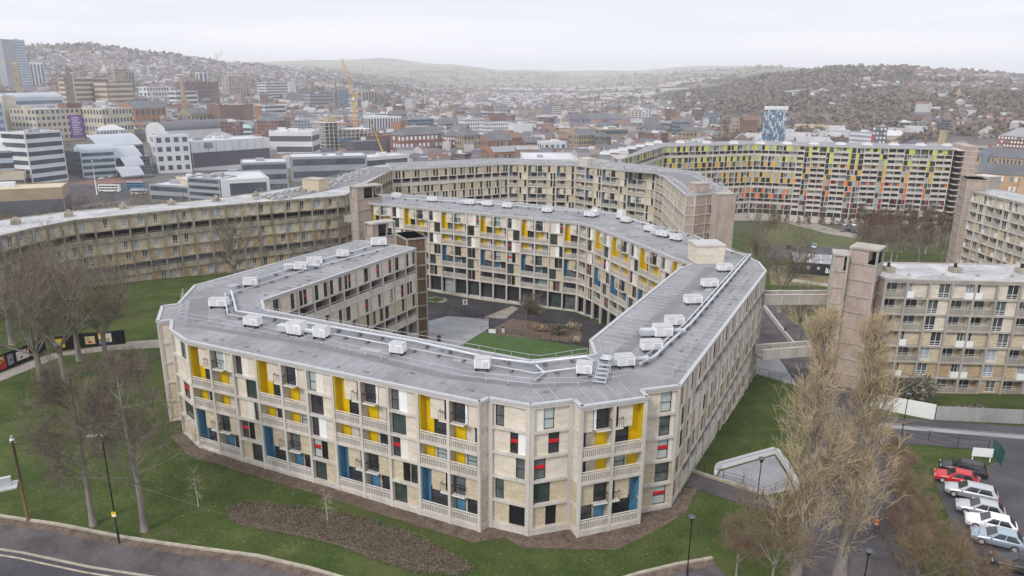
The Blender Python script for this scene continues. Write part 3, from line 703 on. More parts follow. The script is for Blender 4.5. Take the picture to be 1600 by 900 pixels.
# ------------------------------------------------------------------ stair towers (brick shaft with open concrete top)
def stair_tower(name, label, A, B, dep, ztop, zlan, zb, brick='brick_pink', slabs=2.6, lantern=True, flip=False):
    f = Fr(A, B); t = empty(name, (*A, zb), 0, label, 'stair tower'); S_ = MB(); C = MB(); L = f.L; o = t.location
    zs = zlan if lantern else ztop
    S_.box(f, .12, L - .12, -dep + .12, -.12, zb, zs, M[brick])
    for a in (0, L - .3):
        for oo in (-dep, -.3): C.box(f, a, a + .3, oo, oo + .3, zb, ztop - .3, M['conc_mid'])
    z = zs
    while z > zb + 1: C.box(f, -.02, L + .02, -dep - .02, .02, z - .22, z, M['conc_mid']); z -= slabs * 1.0
    C.box(f, -.1, L + .1, -dep - .1, .1, ztop - .3, ztop, M['conc_mid'])
    if lantern:
        S_.box(f, .3, L * (.28 if 'open' in label else .62), -dep + .3, -.15, zs, ztop - .3, M[brick]); C.box(f, L * .62, L * .62 + .2, -.35, -.05, zs, ztop - .3, M['conc_mid'])
        S_.box(f, .3, L - .3, -dep + .2, -dep + .35, zs, ztop - .3, M['void'])
    local(C, *o).build('concrete_frame', t); local(S_, *o).build('brick_shaft', t)
    return t
def tower_px(name, label, pa, pb, zroof, dep, ztop, zlan, **k):
    A = at(*pa, ztop); B = at(*pb, ztop); zb = min(ground(*A), ground(*B)) - 1
    return stair_tower(name, label, A, B, dep, ztop, zlan, zb, **k)
tower_px('stair_tower', 'tall pink brick stair tower with open top beside the yellow balcony wing', (557, 292), (597, 288), 0, 3.4, 4.2, 1.2)
tower_px('stair_tower', 'low pink brick stair tower with open top between the yellow wing and left arm', (581, 350), (617, 345), 0, 3, .8, -2.0)
tower_px('stair_tower', 'dark brown brick stair tower closing the inner end of the left arm', (635, 373), (666, 370), 0, 6, 1.1, .8, lantern=False, brick='timber')
tower_px('stair_tower', 'wide pink brick stair tower with a window slot near its top beside the grey block', (1329, 385), (1374, 391), 0, 4.2, 4.6, 2.2)
tower_px('stair_tower', 'narrow brick stair tower with a white board that the footbridge runs into', (1303, 396), (1328, 398), 0, 3.5, 3.6, 1.0)
tower_px('stair_tower', 'brick slab stair tower at the left end of the far right block', (1502, 275), (1512, 280), 0, 5, 3.2, 2.5, lantern=False)

# ------------------------------------------------------------------ long unrefurbished block on the left
oldb = lambda j: [M['brick_yellow'], M['brick_yellow'], M['brick_yellow'], M['brick_orange'], M['brick_orange'], M['brick_orange'], M['brick_orange']][min(j, 6)]
LB = Bld('apartment_block', 'long unrefurbished yellow brick block with white patched roof curving away on the left', (-85, 150), fine=True); LB.colour = {}
lp = pxs((0, 369), (51, 357), (118, 344), (300, 325.5), (401, 316.7), (527, 306.7), (540, 305), (559, 294), (612, 266))
lp = [(-97.5, 112.0)] + lp
orow = lambda n: ['O', 'D', 'O', 'O', 'Dp', 'O', 'O', 'O'][:n]
for (A_, B_), nb, nr in zip(zip(lp, lp[1:]), (6, 2, 3, 7, 4, 6, 1, 4, 12), (6, 6, 6, 6, 6, 6, 7, 8, 8)):
    facade(LB, A_, B_, [orow(nr)] * nb, conc='conc_dirty', brick=oldb, par=.5)
lback = [(-108, 118)] + pxs((0, 344.5), (102, 331), (300, 315), (398, 302), (507, 285), (572, 261), (603, 257))
roof(LB, lp + lback[::-1], m='roof_white', edge='conc_dirty')
allb = lback[::-1]
for A_, B_ in zip(allb, allb[1:]): facade(LB, A_, B_, [['K'] * 6] * max(1, int(math.dist(A_, B_) / 3.4)), conc='conc_dirty', brick=oldb)
facade(LB, lback[0], lp[0], [['K'] * 6] * 3, conc='conc_dirty', brick=oldb)
V = LB.P('roof')
for q in ((108, 338), (193, 326), (268, 320), (338, 314), (25, 350), (400, 308)):
    x, y = at(*q); f = frz(x, y, .5); V.box(f, -.8, .8, -1, 1, .01, .9, M['conc_dirty']); V.box(f, -.3, .3, -.4, .4, .9, 1.4, M['conc_mid'])
strip(LB, pxs((415, 310), (470, 300), (540, 285), (600, 261)), 9.5, 'roof_dark', .02, 'dark_roof_felt')
K = LB.P('roof_insulation_boards')
for i in range(110):
    t = rnd.random(); u = rnd.random(); pA = (420 + 165 * t, 312 - 47 * t ** 1.2); x, y = at(*pA); f = frz(x - 1 + rnd.uniform(-3.5, 4), y + rnd.uniform(-1, 1), 1.0 + .4 * t); K.box(f, -.5, .5, -.3, .3, .03, .3 + rnd.random() * .3, M['roof_edge'] if rnd.random() < .75 else M['brick_pink'])
f = Fr(*pxs((473, 297), (494, 299))); K = LB.P('lift_housing'); K.box(f, 0, f.L + 1, -4, 0, .01, 2.9, M['brick_ochre']); K.box(f, -.1, f.L + 1.1, -4.1, .1, 2.9, 3.15, M['conc_mid'])
railing(LB, pxs((400, 302), (507, 284), (572, 260)))
LB.finish()

# ------------------------------------------------------------------ white framed block behind the courtyard
MBk = Bld('apartment_block', 'half refurbished block with glazed balconies and cluttered roof behind the courtyard block', (20, 262), fine=False); MBk.colour = {}
cpx = pxs((612, 266), (795, 256), (900, 258), (915, 260), (1025, 271), (1037, 276), (1071, 304.5), (1087, 305), (1140, 300), (1085, 268), (1000, 257), (920, 252), (785, 247.5), (603, 255.5))
yl, yr, ww, ff = ['YL', '-', 'S', 'YL', '-', 'S', 'YL', '-', 'S'], ['YR', '-', 'S', 'YR', '-', 'S', 'YR', '-', 'S'], ['F'] * 9, ['F', 'D', 'F', 'F', 'D', 'F', 'F', 'D', 'F']
pt = lambda j: M['g_blue'] if j % 3 == 0 else M['brick_cream']
crm = lambda j: M['brick_cream'] if j % 2 else M['brick_ochre']
facade(MBk, cpx[0], cpx[1], [ff] * 13, conc='conc', brick=crm); facade(MBk, cpx[1], cpx[2], [yl, ww, yl, yr, ww, yl, ww], paint=pt, brick=crm)
facade(MBk, cpx[2], cpx[3], [['S'] * 9], paint=pt); facade(MBk, cpx[3], cpx[4], [yl, ww, yl, yr, ww, yl, yr, ww], paint=pt, brick=crm)
facade(MBk, cpx[4], cpx[5], [['S'] * 9] * 2, paint=pt); facade(MBk, cpx[5], cpx[6], [['F', 'F', 'D', 'F', 'F', 'D', 'F', 'F', 'F']] * 11, brick=crm)
pk = lambda j: M['brick_pink']
facade(MBk, cpx[6], cpx[7], [['K'] * 9], brick=pk); facade(MBk, cpx[7], cpx[8], [['K'] * 9, ['F'] * 9, ['K'] * 9], brick=pk)
for a_, b_ in zip(cpx[8:], cpx[9:] + cpx[:1]): facade(MBk, a_, b_, [['K'] * 9] * max(1, int(math.dist(a_, b_) / 3.5)))
roof(MBk, cpx, m='roof_grey')
K = MBk.P('roof_insulation_boards')
for i in range(300):
    k = rnd.choice([0, 1, 3, 3, 5, 5, 5]); A_, B_ = cpx[k], cpx[k + 1]; f = Fr(A_, B_); a = rnd.uniform(0, f.L); o_ = -rnd.uniform(1, 10) if k != 5 else -rnd.choice([rnd.uniform(1.5, 2.6), rnd.uniform(9, 14)])
    K.box(f, a, a + rnd.uniform(.4, 1.2), o_ - .4, o_, .01, .15 + rnd.random() * .3, M['roof_edge'] if rnd.random() < .8 else M['brick_pink'])
strip(MBk, [((cpx[4][0] + cpx[11][0]) / 2, (cpx[4][1] + cpx[11][1]) / 2 - 10), (54, 235), (53.5, 194)], 7, 'roof_dark', .03, 'dark_roof_felt')
for pts in (pxs((603, 257), (785, 249), (920, 254), (1000, 259), (1085, 270), (1138, 299)), pxs((615, 265), (795, 255), (900, 257), (1025, 270))): railing(MBk, pts)
for q0, q1, zt_, dp in (((1088, 287), (1109, 286), 2.4, 3.6), ((1124, 303.5), (1151, 302.5), 1.2, 3.5)):
    sl2 = MBk.P('brick_slab_tower' + (' ' if zt_ > 2 else '')); f = Fr(at(*q0, zt_), at(*q1, zt_)); sl2.box(f, 0, f.L, -dp, 0, -30, zt_, M['brick_pink'])
    for kk in (0, f.L - .25): sl2.box(f, kk, kk + .25, -.2, .05, -30, zt_ - .25, M['conc_mid'])
    sl2.box(f, -.1, f.L + .1, -dp - .1, .1, zt_ - .25, zt_ + .02, M['conc_mid'])
f = Fr(at(901, 258), at(915, 260)); MBk.P('lift_housing').box(f, 0, f.L, -5, -1, 0, 2.6, M['conc'])
MBk.finish(60)

# ------------------------------------------------------------------ colourful far block
DB = Bld('apartment_block', 'thirteen storey far block with lime, amber, orange and maroon panels in a concrete grid', (150, 348), fine=False)
DB.colour = {'C': mat('lime_panel', (.52, .56, .03), .5, .08), 'E': mat('amber_panel', (.62, .36, .04), .5, .08), 'F': mat('orange_panel', (.62, .15, .035), .5, .08), 'H': mat('maroon_panel', (.19, .02, .035), .5, .08)}
dpx = pxs((967, 250), (1038, 228.4), (1180, 225), (1247, 227), (1340, 230), (1491, 233.4), (1480, 226.5), (1180, 220), (1024, 224))
def cc(code):
    out = []
    for j in range(13 if code != 'w' else 13):
        c = 'CCCEEEFFFHHHH'[j]; k = j % 3
        if j == 12: out.append('G'); continue
        if code == 'b': out.append('cb' + c if k == 0 else 'cs' + c)
        elif code == 'w': out.append('cw' + c)
        else: out.append('cs' + c if j % 3 == 1 else 'cw' + 'CCCEEEEFFFHHH'[j])
    return out
facade(DB, dpx[0], dpx[1], [cc('l')[:11]] * 20); facade(DB, dpx[1], dpx[2], [cc('l')] * 15); facade(DB, dpx[2], dpx[3], [cc('l')] * 6)
bb = [cc('b'), cc('w'), cc('b')]
facade(DB, dpx[3], dpx[4], (bb * 3)[:8]); facade(DB, dpx[4], dpx[5], (bb * 5)[1:12] + [cc('b')])
facade(DB, dpx[5], dpx[6], [['K'] * 13] * 3, brick=pk)
for a_, b_ in zip(dpx[6:], dpx[7:] + dpx[:1]): facade(DB, a_, b_, [['K'] * 10] * 4)
roof(DB, dpx, m='roof_grey')
sl3 = DB.P('brick_slab_tower'); f = Fr((207, 336), (212, 334.6)); sl3.box(f, 0, f.L, -22, 0, -36, 1.5, M['brick_pink'])
for k in range(14): sl3.box(f, -3, f.L + .1, -22.1, .1, -34.5 + k * 2.6, -34.2 + k * 2.6, M['conc'])
V = DB.P('roof_vent')
DB.finish(100)

# ------------------------------------------------------------------ unrefurbished blocks on the right
RB = Bld('apartment_block', 'unrefurbished grey concrete block with white window frames beside the brick stair tower', (67, 105.5), fine=True); RB.colour = {}
e0, e1 = at(1384, 436.4), (97.6, 104.4); e2, e3, e4 = (105, 116), at(1379.5, 410.5), at(1359, 422)
ebr = lambda j: [M['brick_cream'], M['brick_cream'], M['brick_cream'], M['brick_ochre'], M['brick_ochre'], M['brick_orange'], M['brick_orange']][min(j, 6)]
q0 = ['Q', 'Q', 'Q', 'Q', 'Q', 'Q', 'K']; qa = ['J', 'Q', 'Q', 'J', 'Q', 'J', 'Q']; qb = ['Jr', 'Q', 'Q', 'Jr', 'Q', 'Jr', 'Q']; qw = [('W', [('v', .45, 1)]), ('W', [('v', 0, .55)]), ('W', [('v', 0, .55)]), ('W', [('v', .45, .98)]), ('W', [('o', 0, .55)]), ('W', [('o', .0, .55)]), ('W', [('o', .3, .8)])]
facade(RB, e0, e1, [q0, qa, qw, qb, qa, qw, qb, qa, qw, qb, qa, qw], conc='conc_mid', brick=ebr, par=.5)
facade(RB, e4, e0, [['K'] * 7] * 2, conc='conc_mid', brick=pk)
for a_, b_ in ((e1, e2), (e2, e3), (e3, e4)): facade(RB, a_, b_, [['K'] * 7] * max(1, int(math.dist(a_, b_) / 3.5)), conc='conc_mid', brick=pk)
roof(RB, [e0, e1, e2, e3, e4], m='roof_white', edge='conc_mid')
V = RB.P('roof')
for q in ((1388, 424), (1492, 425), (1596, 426)):
    x, y = at(*q); f = frz(x, y, 0); V.box(f, -.7, .7, -.8, .8, .01, .8, M['conc_dirty']); V.tube([(x + .4, y + .5, .8), (x + .4, y + .5, 3.2)], .05, M['galv'], 5); V.box(f, -.3, 0, -.3, .1, .8, 1.5, M['black'])
for q in ((1420, 431), (1473, 431), (1527, 432), (1581, 433)):
    x, y = at(*q); V.tube([(x, y, 0.01), (x, y, .35)], .25, M['conc_mid'], 8)
RB.finish()
FB = Bld('apartment_block', 'unrefurbished pale block seen at an angle with its grey roof cut by the frame edge', (128.9, 195), fine=True); FB.colour = {}
f0, f1 = at(1508, 296), (129.3, 158); f2, f3 = (142, 158), at(1541, 292)
facade(FB, f0, f1, [q0 + ['Q', 'Q'], qa + ['J', 'Q']] + [qw + qw[5:7], qa + ['J', 'Q'], qb + ['Jr', 'Q']] * 4, conc='conc', brick=ebr)
for a_, b_ in ((f1, f2), (f2, f3), (f3, f0)): facade(FB, a_, b_, [['K'] * 8] * 3, conc='conc_mid', brick=pk)
roof(FB, [f0, f1, f2, f3], m='roof_white', edge='conc_mid')
K = FB.P('lift_housing'); f = Fr(*pxs((1515, 292), (1541, 296))); K.box(f, 0, f.L, -5, 0, .01, 3.4, M['conc_mid']); K.box(f, -.1, f.L + .1, -5.1, .1, 3.4, 3.6, M['conc'])
FB.finish(60)
# ------------------------------------------------------------------ roads, paths, beds, courtyard
M['asphalt'] = mat('asphalt', (.042, .040, .046), .85, c2=(.085, .08, .09), scale=.16, fine=(2.5, .12), spec=.4)
M['pavement'] = mat('worn_asphalt', (.062, .056, .060), .9, c2=(.12, .108, .112), scale=.3, fine=(2, .12))
M['paving'] = mat('grey_paving', (.24, .245, .26), .8, c2=(.32, .325, .34), scale=.35, fine=(2.5, .07))
M['path'] = mat('pale_path', (.24, .215, .185), .9, c2=(.34, .305, .265), scale=.4, fine=(2, .1))
M['dirt'] = mat('leaf_litter', (.085, .062, .048), .95, c2=(.17, .13, .10), scale=1.2, fine=(5, .3))
M['stone'] = mat('kerb_stone', (.30, .265, .205), .9, c2=(.42, .38, .31), scale=1.2, fine=(4, .12))
M['line'] = mat('worn_line_paint', (.26, .23, .17), .8, c2=(.50, .45, .34), scale=1.5)
M['turf'] = mat('playing_turf', (.045, .085, .022), .9, c2=(.07, .115, .035), scale=.5, fine=(5, .1))
M['meadow'] = mat('winter_meadow', (.06, .085, .025), .95, c2=(.12, .115, .05), scale=.07, fine=(.8, .2))
M['drygrass'] = mat('rough_grass', (.13, .12, .055), .95, c2=(.20, .17, .085), scale=.3, fine=(1.5, .2))
M['dkasphalt'] = mat('courtyard_asphalt', (.035, .032, .036), .8, c2=(.065, .06, .065), scale=.25, fine=(2, .1))
M['leaf_dark'] = mat('dark_leaf', (.03, .038, .022), .8, c2=(.07, .08, .05), scale=1.2)
M['twig_brown'] = mat('grey_brown_twig', (.155, .125, .095), .95, c2=(.24, .195, .15), scale=.5)
M['twig_olive'] = mat('olive_twig', (.15, .135, .07), .95, c2=(.24, .20, .13), scale=.6)
M['twig_tan'] = mat('tan_twig', (.34, .265, .17), .95, c2=(.52, .42, .29), scale=.5)
M['twig_gold'] = mat('golden_twig', (.27, .20, .11), .95, c2=(.50, .40, .25), scale=.8)
M['twig_red'] = mat('red_brown_twig', (.17, .09, .06), .95, c2=(.25, .15, .09), scale=.4)
M['twig_dark'] = mat('dark_twig', (.075, .06, .045), .95, c2=(.13, .105, .08), scale=.5)
M['trunk'] = mat('grey_bark', (.15, .13, .115), .95, c2=(.27, .24, .215), scale=1.2, stretch=(1, 1, .3), fine=(6, .2))
M['birch'] = mat('birch_bark', (.5, .46, .4), .9, .2, 2)
G = lambda *a: [gp(*p) for p in a]
kerb = G((-260, 770), (-80, 797), (0, 812), (90, 826), (190, 845), (285, 860), (400, 877), (480, 895), (600, 930), (760, 950), (900, 935), (1000, 903), (1060, 889), (1115, 880))
def ribbon(name, pts, o0, o1, m, dz=.03, step=2., thick=0, **k):
    a, b = offset_poly(pts, o0), offset_poly(pts, o1); return drape(name, a + b[::-1], m, dz, step, thick=thick, **k)
ribbon('pavement', kerb, 3.9, -.3, M['pavement'], .035); ribbon('road', kerb, 16, 3.9, M['asphalt'], .03)
ribbon('verge_leaf_litter', kerb, .75, -.5, M['dirt'], .05)
ke = ribbon('stone_edging', kerb, -.15, -.45, M['stone'], .22, 1.0, thick=.32)
ribbon('kerb', kerb, 4.1, 3.9, M['stone'], .14, 1.0, thick=.16); ribbon('road_marking', kerb, 4.75, 4.55, M['line'], .042)
for k, w in ((5, 3), (0, 0)):
    pass
drape('footpath', G((-90, 610), (0, 584), (50, 564), (75, 555), (135, 546), (197, 536), (262, 531), (268, 543), (175, 549), (100, 557), (55, 577), (0, 597), (-90, 632)), M['path'], .035)
# leaf mulch along the foot of the facade
base = [RP[k] for k in 'abcdefghijk']
off = offset_poly([RP['a'], RP['b'], RP['c'], ((RP['d'][0] + RP['e'][0]) / 2, RP['d'][1]), RP['e'], ((RP['g'][0] + RP['h'][0]) / 2, RP['g'][1] - .4), RP['h'], RP['j'], (RP['j'][0] + 2.0, RP['j'][1] + 4.5)], 1.75)
off = [(x + rnd.uniform(-.2, .2), y + rnd.uniform(-.2, .2)) for x, y in off]
drape('mulch_bed', [RP['a'], RP['b'], (RP['c'][0], RP['c'][1] + 1.5), (RP['e'][0], RP['e'][1] + 1.2), (RP['h'][0], RP['h'][1] + 2), RP['j'], (RP['j'][0] + 2, RP['j'][1] + 4)] + off[::-1], M['dirt'], .05, 1.)
bed = G((357, 803), (390, 792), (480, 798), (560, 812), (640, 838), (700, 862), (732, 885), (715, 897), (640, 893), (580, 874), (520, 850), (440, 834), (370, 822))
drape('shrub_bed', bed, M['dirt'], .045)
drape('path', G((1080, 739), (1190, 776), (1240, 795), (1235, 815), (1175, 796), (1072, 761)), M['pavement'], .035)
drape('paving', G((1181, 543), (1203, 543), (1245, 602), (1236, 602), (1168, 583)), M['paving'], .04)
drape('rough_ground', G((1198, 474), (1215, 452), (1400, 470), (1400, 560), (1345, 620), (1316, 565), (1262, 522)), M['drygrass'], .03)
drape('rough_ground', G((1202, 425), (1205, 415), (1420, 415), (1420, 436), (1330, 448), (1204, 446)), M['drygrass'], .03)
drape('street', G((1185, 540), (1192, 476), (1206, 474), (1262, 522), (1316, 565), (1345, 620), (1375, 700), (1420, 800), (1450, 960), (1230, 960), (1262, 740), (1262, 660), (1246, 602), (1205, 543)), M['pavement'], .03)
drape('road', G((1300, 640), (1455, 658), (1600, 668), (1800, 684), (1800, 730), (1600, 712), (1540, 706), (1460, 697), (1350, 690)), M['asphalt'], .045)
rl = G((1372, 661), (1500, 672), (1640, 683), (1750, 692))
ribbon('road_marking', rl, .1, -.05, M['line'], .057); ribbon('pavement', rl, 2.4, .5, M['paving'], .06)
drape('car_park', G((1555, 703), (1800, 725), (1900, 1000), (1590, 1000), (1500, 870), (1462, 760), (1468, 738), (1530, 737), (1560, 722)), M['asphalt'], .055)
drape('courtyard', [(-33, 173), (13.6, 150), (17, 145), (29, 115), (26, 112), (9.5, 79), (9, 74), (2, 72.5), (-31, 90), (-33, 94), (-17.5, 126), (-22, 131)], M['dkasphalt'], .03)
drape('paved_terrace', G((640, 540), (655, 505), (700, 496), (765, 500), (764, 514), (722, 540), (700, 560)), M['paving'], .045)
drape('turf', G((640, 560), (722, 541), (752, 520), (840, 532), (917, 544), (917, 570), (820, 585)), M['turf'], .05)
drape('turf_circle', G(*[(681 + 18 * math.cos(t * .524), 469.5 + 4.5 * math.sin(t * .524)) for t in range(12)]), M['path'], .045); drape('turf', G(*[(681 + 14 * math.cos(t * .524), 469.5 + 3.3 * math.sin(t * .524)) for t in range(12)]), M['turf'], .06)
drape('planting_bed', G((757, 520), (775, 512), (800, 500), (850, 505), (905, 510), (910, 530), (890, 537), (820, 530)), M['dirt'], .05)
drape('path', G((790, 500), (755, 497), (800, 480), (810, 483)), M['path'], .06)
# land between the right hand blocks
drape('meadow', G((1200, 345), (1260, 338), (1480, 372), (1480, 398), (1340, 392), (1195, 386)), M['meadow'], .04, 4)
drape('footpath', G((1192, 341), (1240, 331), (1262, 343), (1290, 355), (1340, 367), (1350, 375), (1290, 366), (1255, 356)), M['path'], .09, 4)
drape('parking_yard', G((1290, 343), (1380, 345), (1400, 365), (1320, 368)), M['pavement'], .07, 4)
drape('parking_yard', G((1190, 405), (1210, 384), (1330, 388), (1330, 400)), M['pavement'], .07, 4)

def post_fence(name, label, pts, h, st, pm, panel=None, group=None, slat=None):
    x, y = pts[0]; t = empty(name, (x, y, ground(x, y)), 0, label, 'fence', group); o = t.location; R_ = MB(); posts = []
    for A, B in zip(pts, pts[1:]):
        L = math.dist(A, B); n = max(1, round(L / st))
        for i in range(n + (1 if B == pts[-1] else 0)):
            q = i / n; px, py = A[0] + (B[0] - A[0]) * q, A[1] + (B[1] - A[1]) * q; zb = ground(px, py); P_ = MB(); P_.tube([(px, py, zb - .2), (px, py, zb + h)], .035, pm, 5); posts.append(P_)
        for hz in (h - .04, h * .5, .18):
            R_.tube([(A[0] + (B[0] - A[0]) * i / n, A[1] + (B[1] - A[1]) * i / n, ground(A[0] + (B[0] - A[0]) * i / n, A[1] + (B[1] - A[1]) * i / n) + hz) for i in range(n + 1)], .018, pm, 4, False)
        if slat:
            m_ = int(L / slat)
            for i in range(m_):
                q = (i + .5) / m_; px, py = A[0] + (B[0] - A[0]) * q, A[1] + (B[1] - A[1]) * q; zb = ground(px, py); R_.tube([(px, py, zb + .1), (px, py, zb + h)], slat * .16 if slat < .3 else .015, panel or pm, 4, False)
    local(R_, *o).build('rails', t)
    for P_ in posts[:100]: local(P_, *o).build('post', t)
    return t
post_fence('metal_fence', 'low dark railing around the courtyard turf', G((752, 518), (800, 523), (860, 535), (917, 545)), 1.1, 2.2, M['black'], slat=.5)
post_fence('metal_fence', 'dark railing above the pale paved terrace in the courtyard', G((668, 480), (700, 484), (765, 504), (764, 514)), 1.2, 2.2, M['black'], slat=.5)
post_fence('metal_fence', 'grey mesh fence between the green lawn strip and the street paving', G((1169, 583), (1236, 602)), 1.3, 2.0, M['black'], slat=.4)
post_fence('metal_fence', 'thin dark railing on the bank beside the triangular light well', G((1082, 737), (1100, 742), (1160, 760), (1192, 775), (1230, 760)), 1.0, 2.0, M['black'])
post_fence('metal_fence', 'railing with black posts along the grass corner by the car park', G((1408, 680), (1450, 690), (1495, 702), (1543, 706)), 1.5, 3.2, M['black'])
post_fence('bollard_fence', 'row of dark posts behind the person in the orange vest', G((1372, 836), (1385, 862), (1402, 895), (1420, 930)), 1.0, 1.6, M['timber'])
def wall(name, label, pts, h, th, m, cap=None, below=.4, cat='wall'):
    x, y = pts[0]; zb = ground(x, y); W_ = MB(); C_ = MB()
    t = empty(name, (x, y, zb), 0, label, cat)
    for A, B in zip(pts, pts[1:]):
        L = math.dist(A, B); n = max(1, int(L / 3)); fr = Fr(A, B)
        for i in range(n):
            a0, a1 = L * i / n, L * (i + 1) / n; p0, p1 = fr.p(a0, 0, 0), fr.p(a1, 0, 0); z0, z1 = ground(*p0[:2]), ground(*p1[:2])
            for Q, e, b0, b1, mm in ((W_, 0, -below, h, m),) + (((C_, .06, h, h + .08, cap),) if cap else ()):
                k = len(Q.v); Q.v += [fr.p(a0, -th - e, z0 + b0), fr.p(a1, -th - e, z1 + b0), fr.p(a1, e, z1 + b0), fr.p(a0, e, z0 + b0), fr.p(a0, -th - e, z0 + b1), fr.p(a1, -th - e, z1 + b1), fr.p(a1, e, z1 + b1), fr.p(a0, e, z0 + b1)]
                for f in ((0, 3, 2, 1), (4, 5, 6, 7), (0, 1, 5, 4), (2, 3, 7, 6), (3, 0, 4, 7), (1, 2, 6, 5)): Q.f.append(tuple(k + j for j in f)); Q.m.append(Q.mi(mm)); Q.sm.append(False)
    local(W_, *t.location).build('panel' if cat == 'hoarding' else 'wall', t)
    if C_.f: local(C_, *t.location).build('coping', t)
    return t
wall('white_wall', 'low white wall around the triangular light well beside the ramp path', G((1120, 745), (1124, 735), (1211, 711), (1228, 736), (1243, 765)), .7, .35, M['white'], M['roof_edge'])
drape('paving', G((1122, 746), (1125, 738), (1210, 714), (1242, 765), (1192, 776)), M['paving'], .05)
wall('retaining_wall', 'pale kerb wall along the upper side of the ramp path', G((1080, 739), (1190, 776)), .35, .3, M['stone'])
wall('retaining_wall', 'pale concrete wall sloping beside the street under the footbridges', G((1192, 483), (1217, 517), (1250, 556)), 1.0, .35, M['conc'])
wall('retaining_wall', 'low pale wall behind the black shed', G((1236, 440), (1320, 452)), .8, .3, M['conc'])
hw = wall('hoarding', 'plain white hoarding at the bend of the road by the dark shrub', G((1352, 634), (1392, 645), (1459, 656)), 2.3, .1, M['white'], cat='hoarding')
cor = wall('corrugated_fence', 'ribbed grey metal fence along the far side of the road', G((1461, 657), (1600, 663), (1760, 672)), 2.1, .06, M['g_lilac'], cat='fence')
Q = MB(); pp = G((1461, 657), (1600, 663), (1760, 672))
for A, B in zip(pp, pp[1:]):
    fr = Fr(A, B); n = int(fr.L / .32)
    for i in range(n):
        a = fr.L * i / n; z = ground(*fr.p(a, 0, 0)[:2]); Q.box(fr, a, a + .14, .0, .07, z + .1, z + 2.15, M['conc_mid'])
local(Q, *cor.location).build('ribs', cor)
ARTC = {n: mat('mural_' + n, c, .6, .1) for n, c in dict(yellow=(.7, .5, .02), red=(.5, .03, .03), white=(.7, .68, .62), blue=(.04, .25, .5), grey=(.25, .3, .38), cream=(.55, .45, .22)).items()}
def art_hoard(label, pts, segs):
    t = wall('hoarding', label, pts, 2.4, .12, M['black'], cat='hoarding'); o = t.location
    for A, B, a0, a1, z0, z1, c in segs:
        fr = Fr(pts[A], pts[B]); Q = MB(); a = fr.L * a0; b_ = fr.L * a1; g0, g1 = ground(*fr.p(a, 0, 0)[:2]), ground(*fr.p(b_, 0, 0)[:2])
        Q.quad([fr.p(a, .02, g0 + z0), fr.p(b_, .02, g1 + z0), fr.p(b_, .02, g1 + z1), fr.p(a, .02, g0 + z1)], ARTC[c])
        for k in range(3):
            u = rnd.uniform(a, b_ - .3); v = rnd.uniform(z0, z1 - .4); g_ = ground(*fr.p(u, 0, 0)[:2]); Q.quad([fr.p(u, .035 + k * .004, g_ + v), fr.p(u + .4, .035 + k * .004, g_ + v), fr.p(u + .3, .035 + k * .004, g_ + v + .4), fr.p(u, .035 + k * .004, g_ + v + .3)], ARTC[rnd.choice(['white', 'red', 'yellow', 'grey'])])
        local(Q, *o).build('mural_panel', t)
art_hoard('black hoarding with bright mural panels beside the path, cut by the left frame edge', G((-60, 600), (0, 581), (50, 563), (73, 548)), [(1, 2, 0, .22, .2, 2, 'red'), (1, 2, .02, .2, 1, 2.1, 'yellow'), (1, 2, .28, .45, .4, 2, 'grey'), (1, 2, .55, .95, .5, 1.9, 'white'), (0, 1, .5, .9, .4, 1.9, 'cream')])
art_hoard('black hoarding with a yellow and blue mural under the big bare trees', G((85, 552), (130, 545), (180, 539), (197, 537)), [(0, 1, .1, .4, .5, 2, 'yellow'), (1, 2, .1, .4, .5, 1.8, 'cream'), (1, 2, .52, .70, 1.1, 2.2, 'yellow'), (1, 2, .52, .7, .3, .95, 'blue'), (1, 2, .74, .92, .6, 2.1, 'white')])
# concrete bench block at the left frame edge
bx_, by_ = gp(4, 766); t = empty('concrete_bench', (bx_, by_, ground(bx_, by_)), .5, 'white concrete bench block on a slab at the left edge of the lawn', 'bench'); Q = MB(); Q.box(ID, -3, 1.4, -.9, .9, -.2, .12, M['roof_edge']); Q.build('slab', t); Q = MB(); Q.box(ID, -3, .9, -.1, .3, .12, 1.1, M['galv']); Q.build('backrest', t)

# footbridges to the stair towers
def bridge(label, A, B, z, w):
    fr = Fr(A, B); t = empty('footbridge', (*A, z), 0, label, 'footbridge'); D_ = MB(); D_.box(fr, 0, fr.L, 0, w, z - .35, z, M['conc_mid']); local(D_, *t.location).build('deck', t)
    for o0 in (0, w - .18):
        Q = MB(); Q.box(fr, 0, fr.L, o0, o0 + .18, z, z + 1.25, M['conc_mid']); Q.box(fr, -.02, fr.L + .02, o0 - .04, o0 + .22, z + 1.25, z + 1.38, M['conc']); 
        for k in range(1, 4): Q.box(fr, fr.L * k / 4 - .05, fr.L * k / 4 + .05, o0 - .03, o0 + .21, z - .3, z + 1.25, M['conc'])
        local(Q, *t.location).build('parapet', t)
bridge('upper concrete footbridge joining the near block to the narrow stair tower', (40.0, 112.5), (51.5, 113.0), -4.9, 2.4)
bridge('lower concrete footbridge joining the near block to the stair tower above the street', (38.2, 106.8), (50.5, 109.5), -12.1, 2.4)
bridge('concrete footbridge joining the left block to the tall pink stair tower', (-43.4, 187), (-37.5, 186), -6.5, 2.0)
f = Fr(at(1308, 463, -4.5), at(1319, 463, -4.5)); Q = MB(); Q.box(f, 0, 1.6, .02, .1, -5.2, -2.2, M['white']); bo = Q.build('white_board', None); tag(bo, 'white board closing the end of the upper footbridge', 'board')

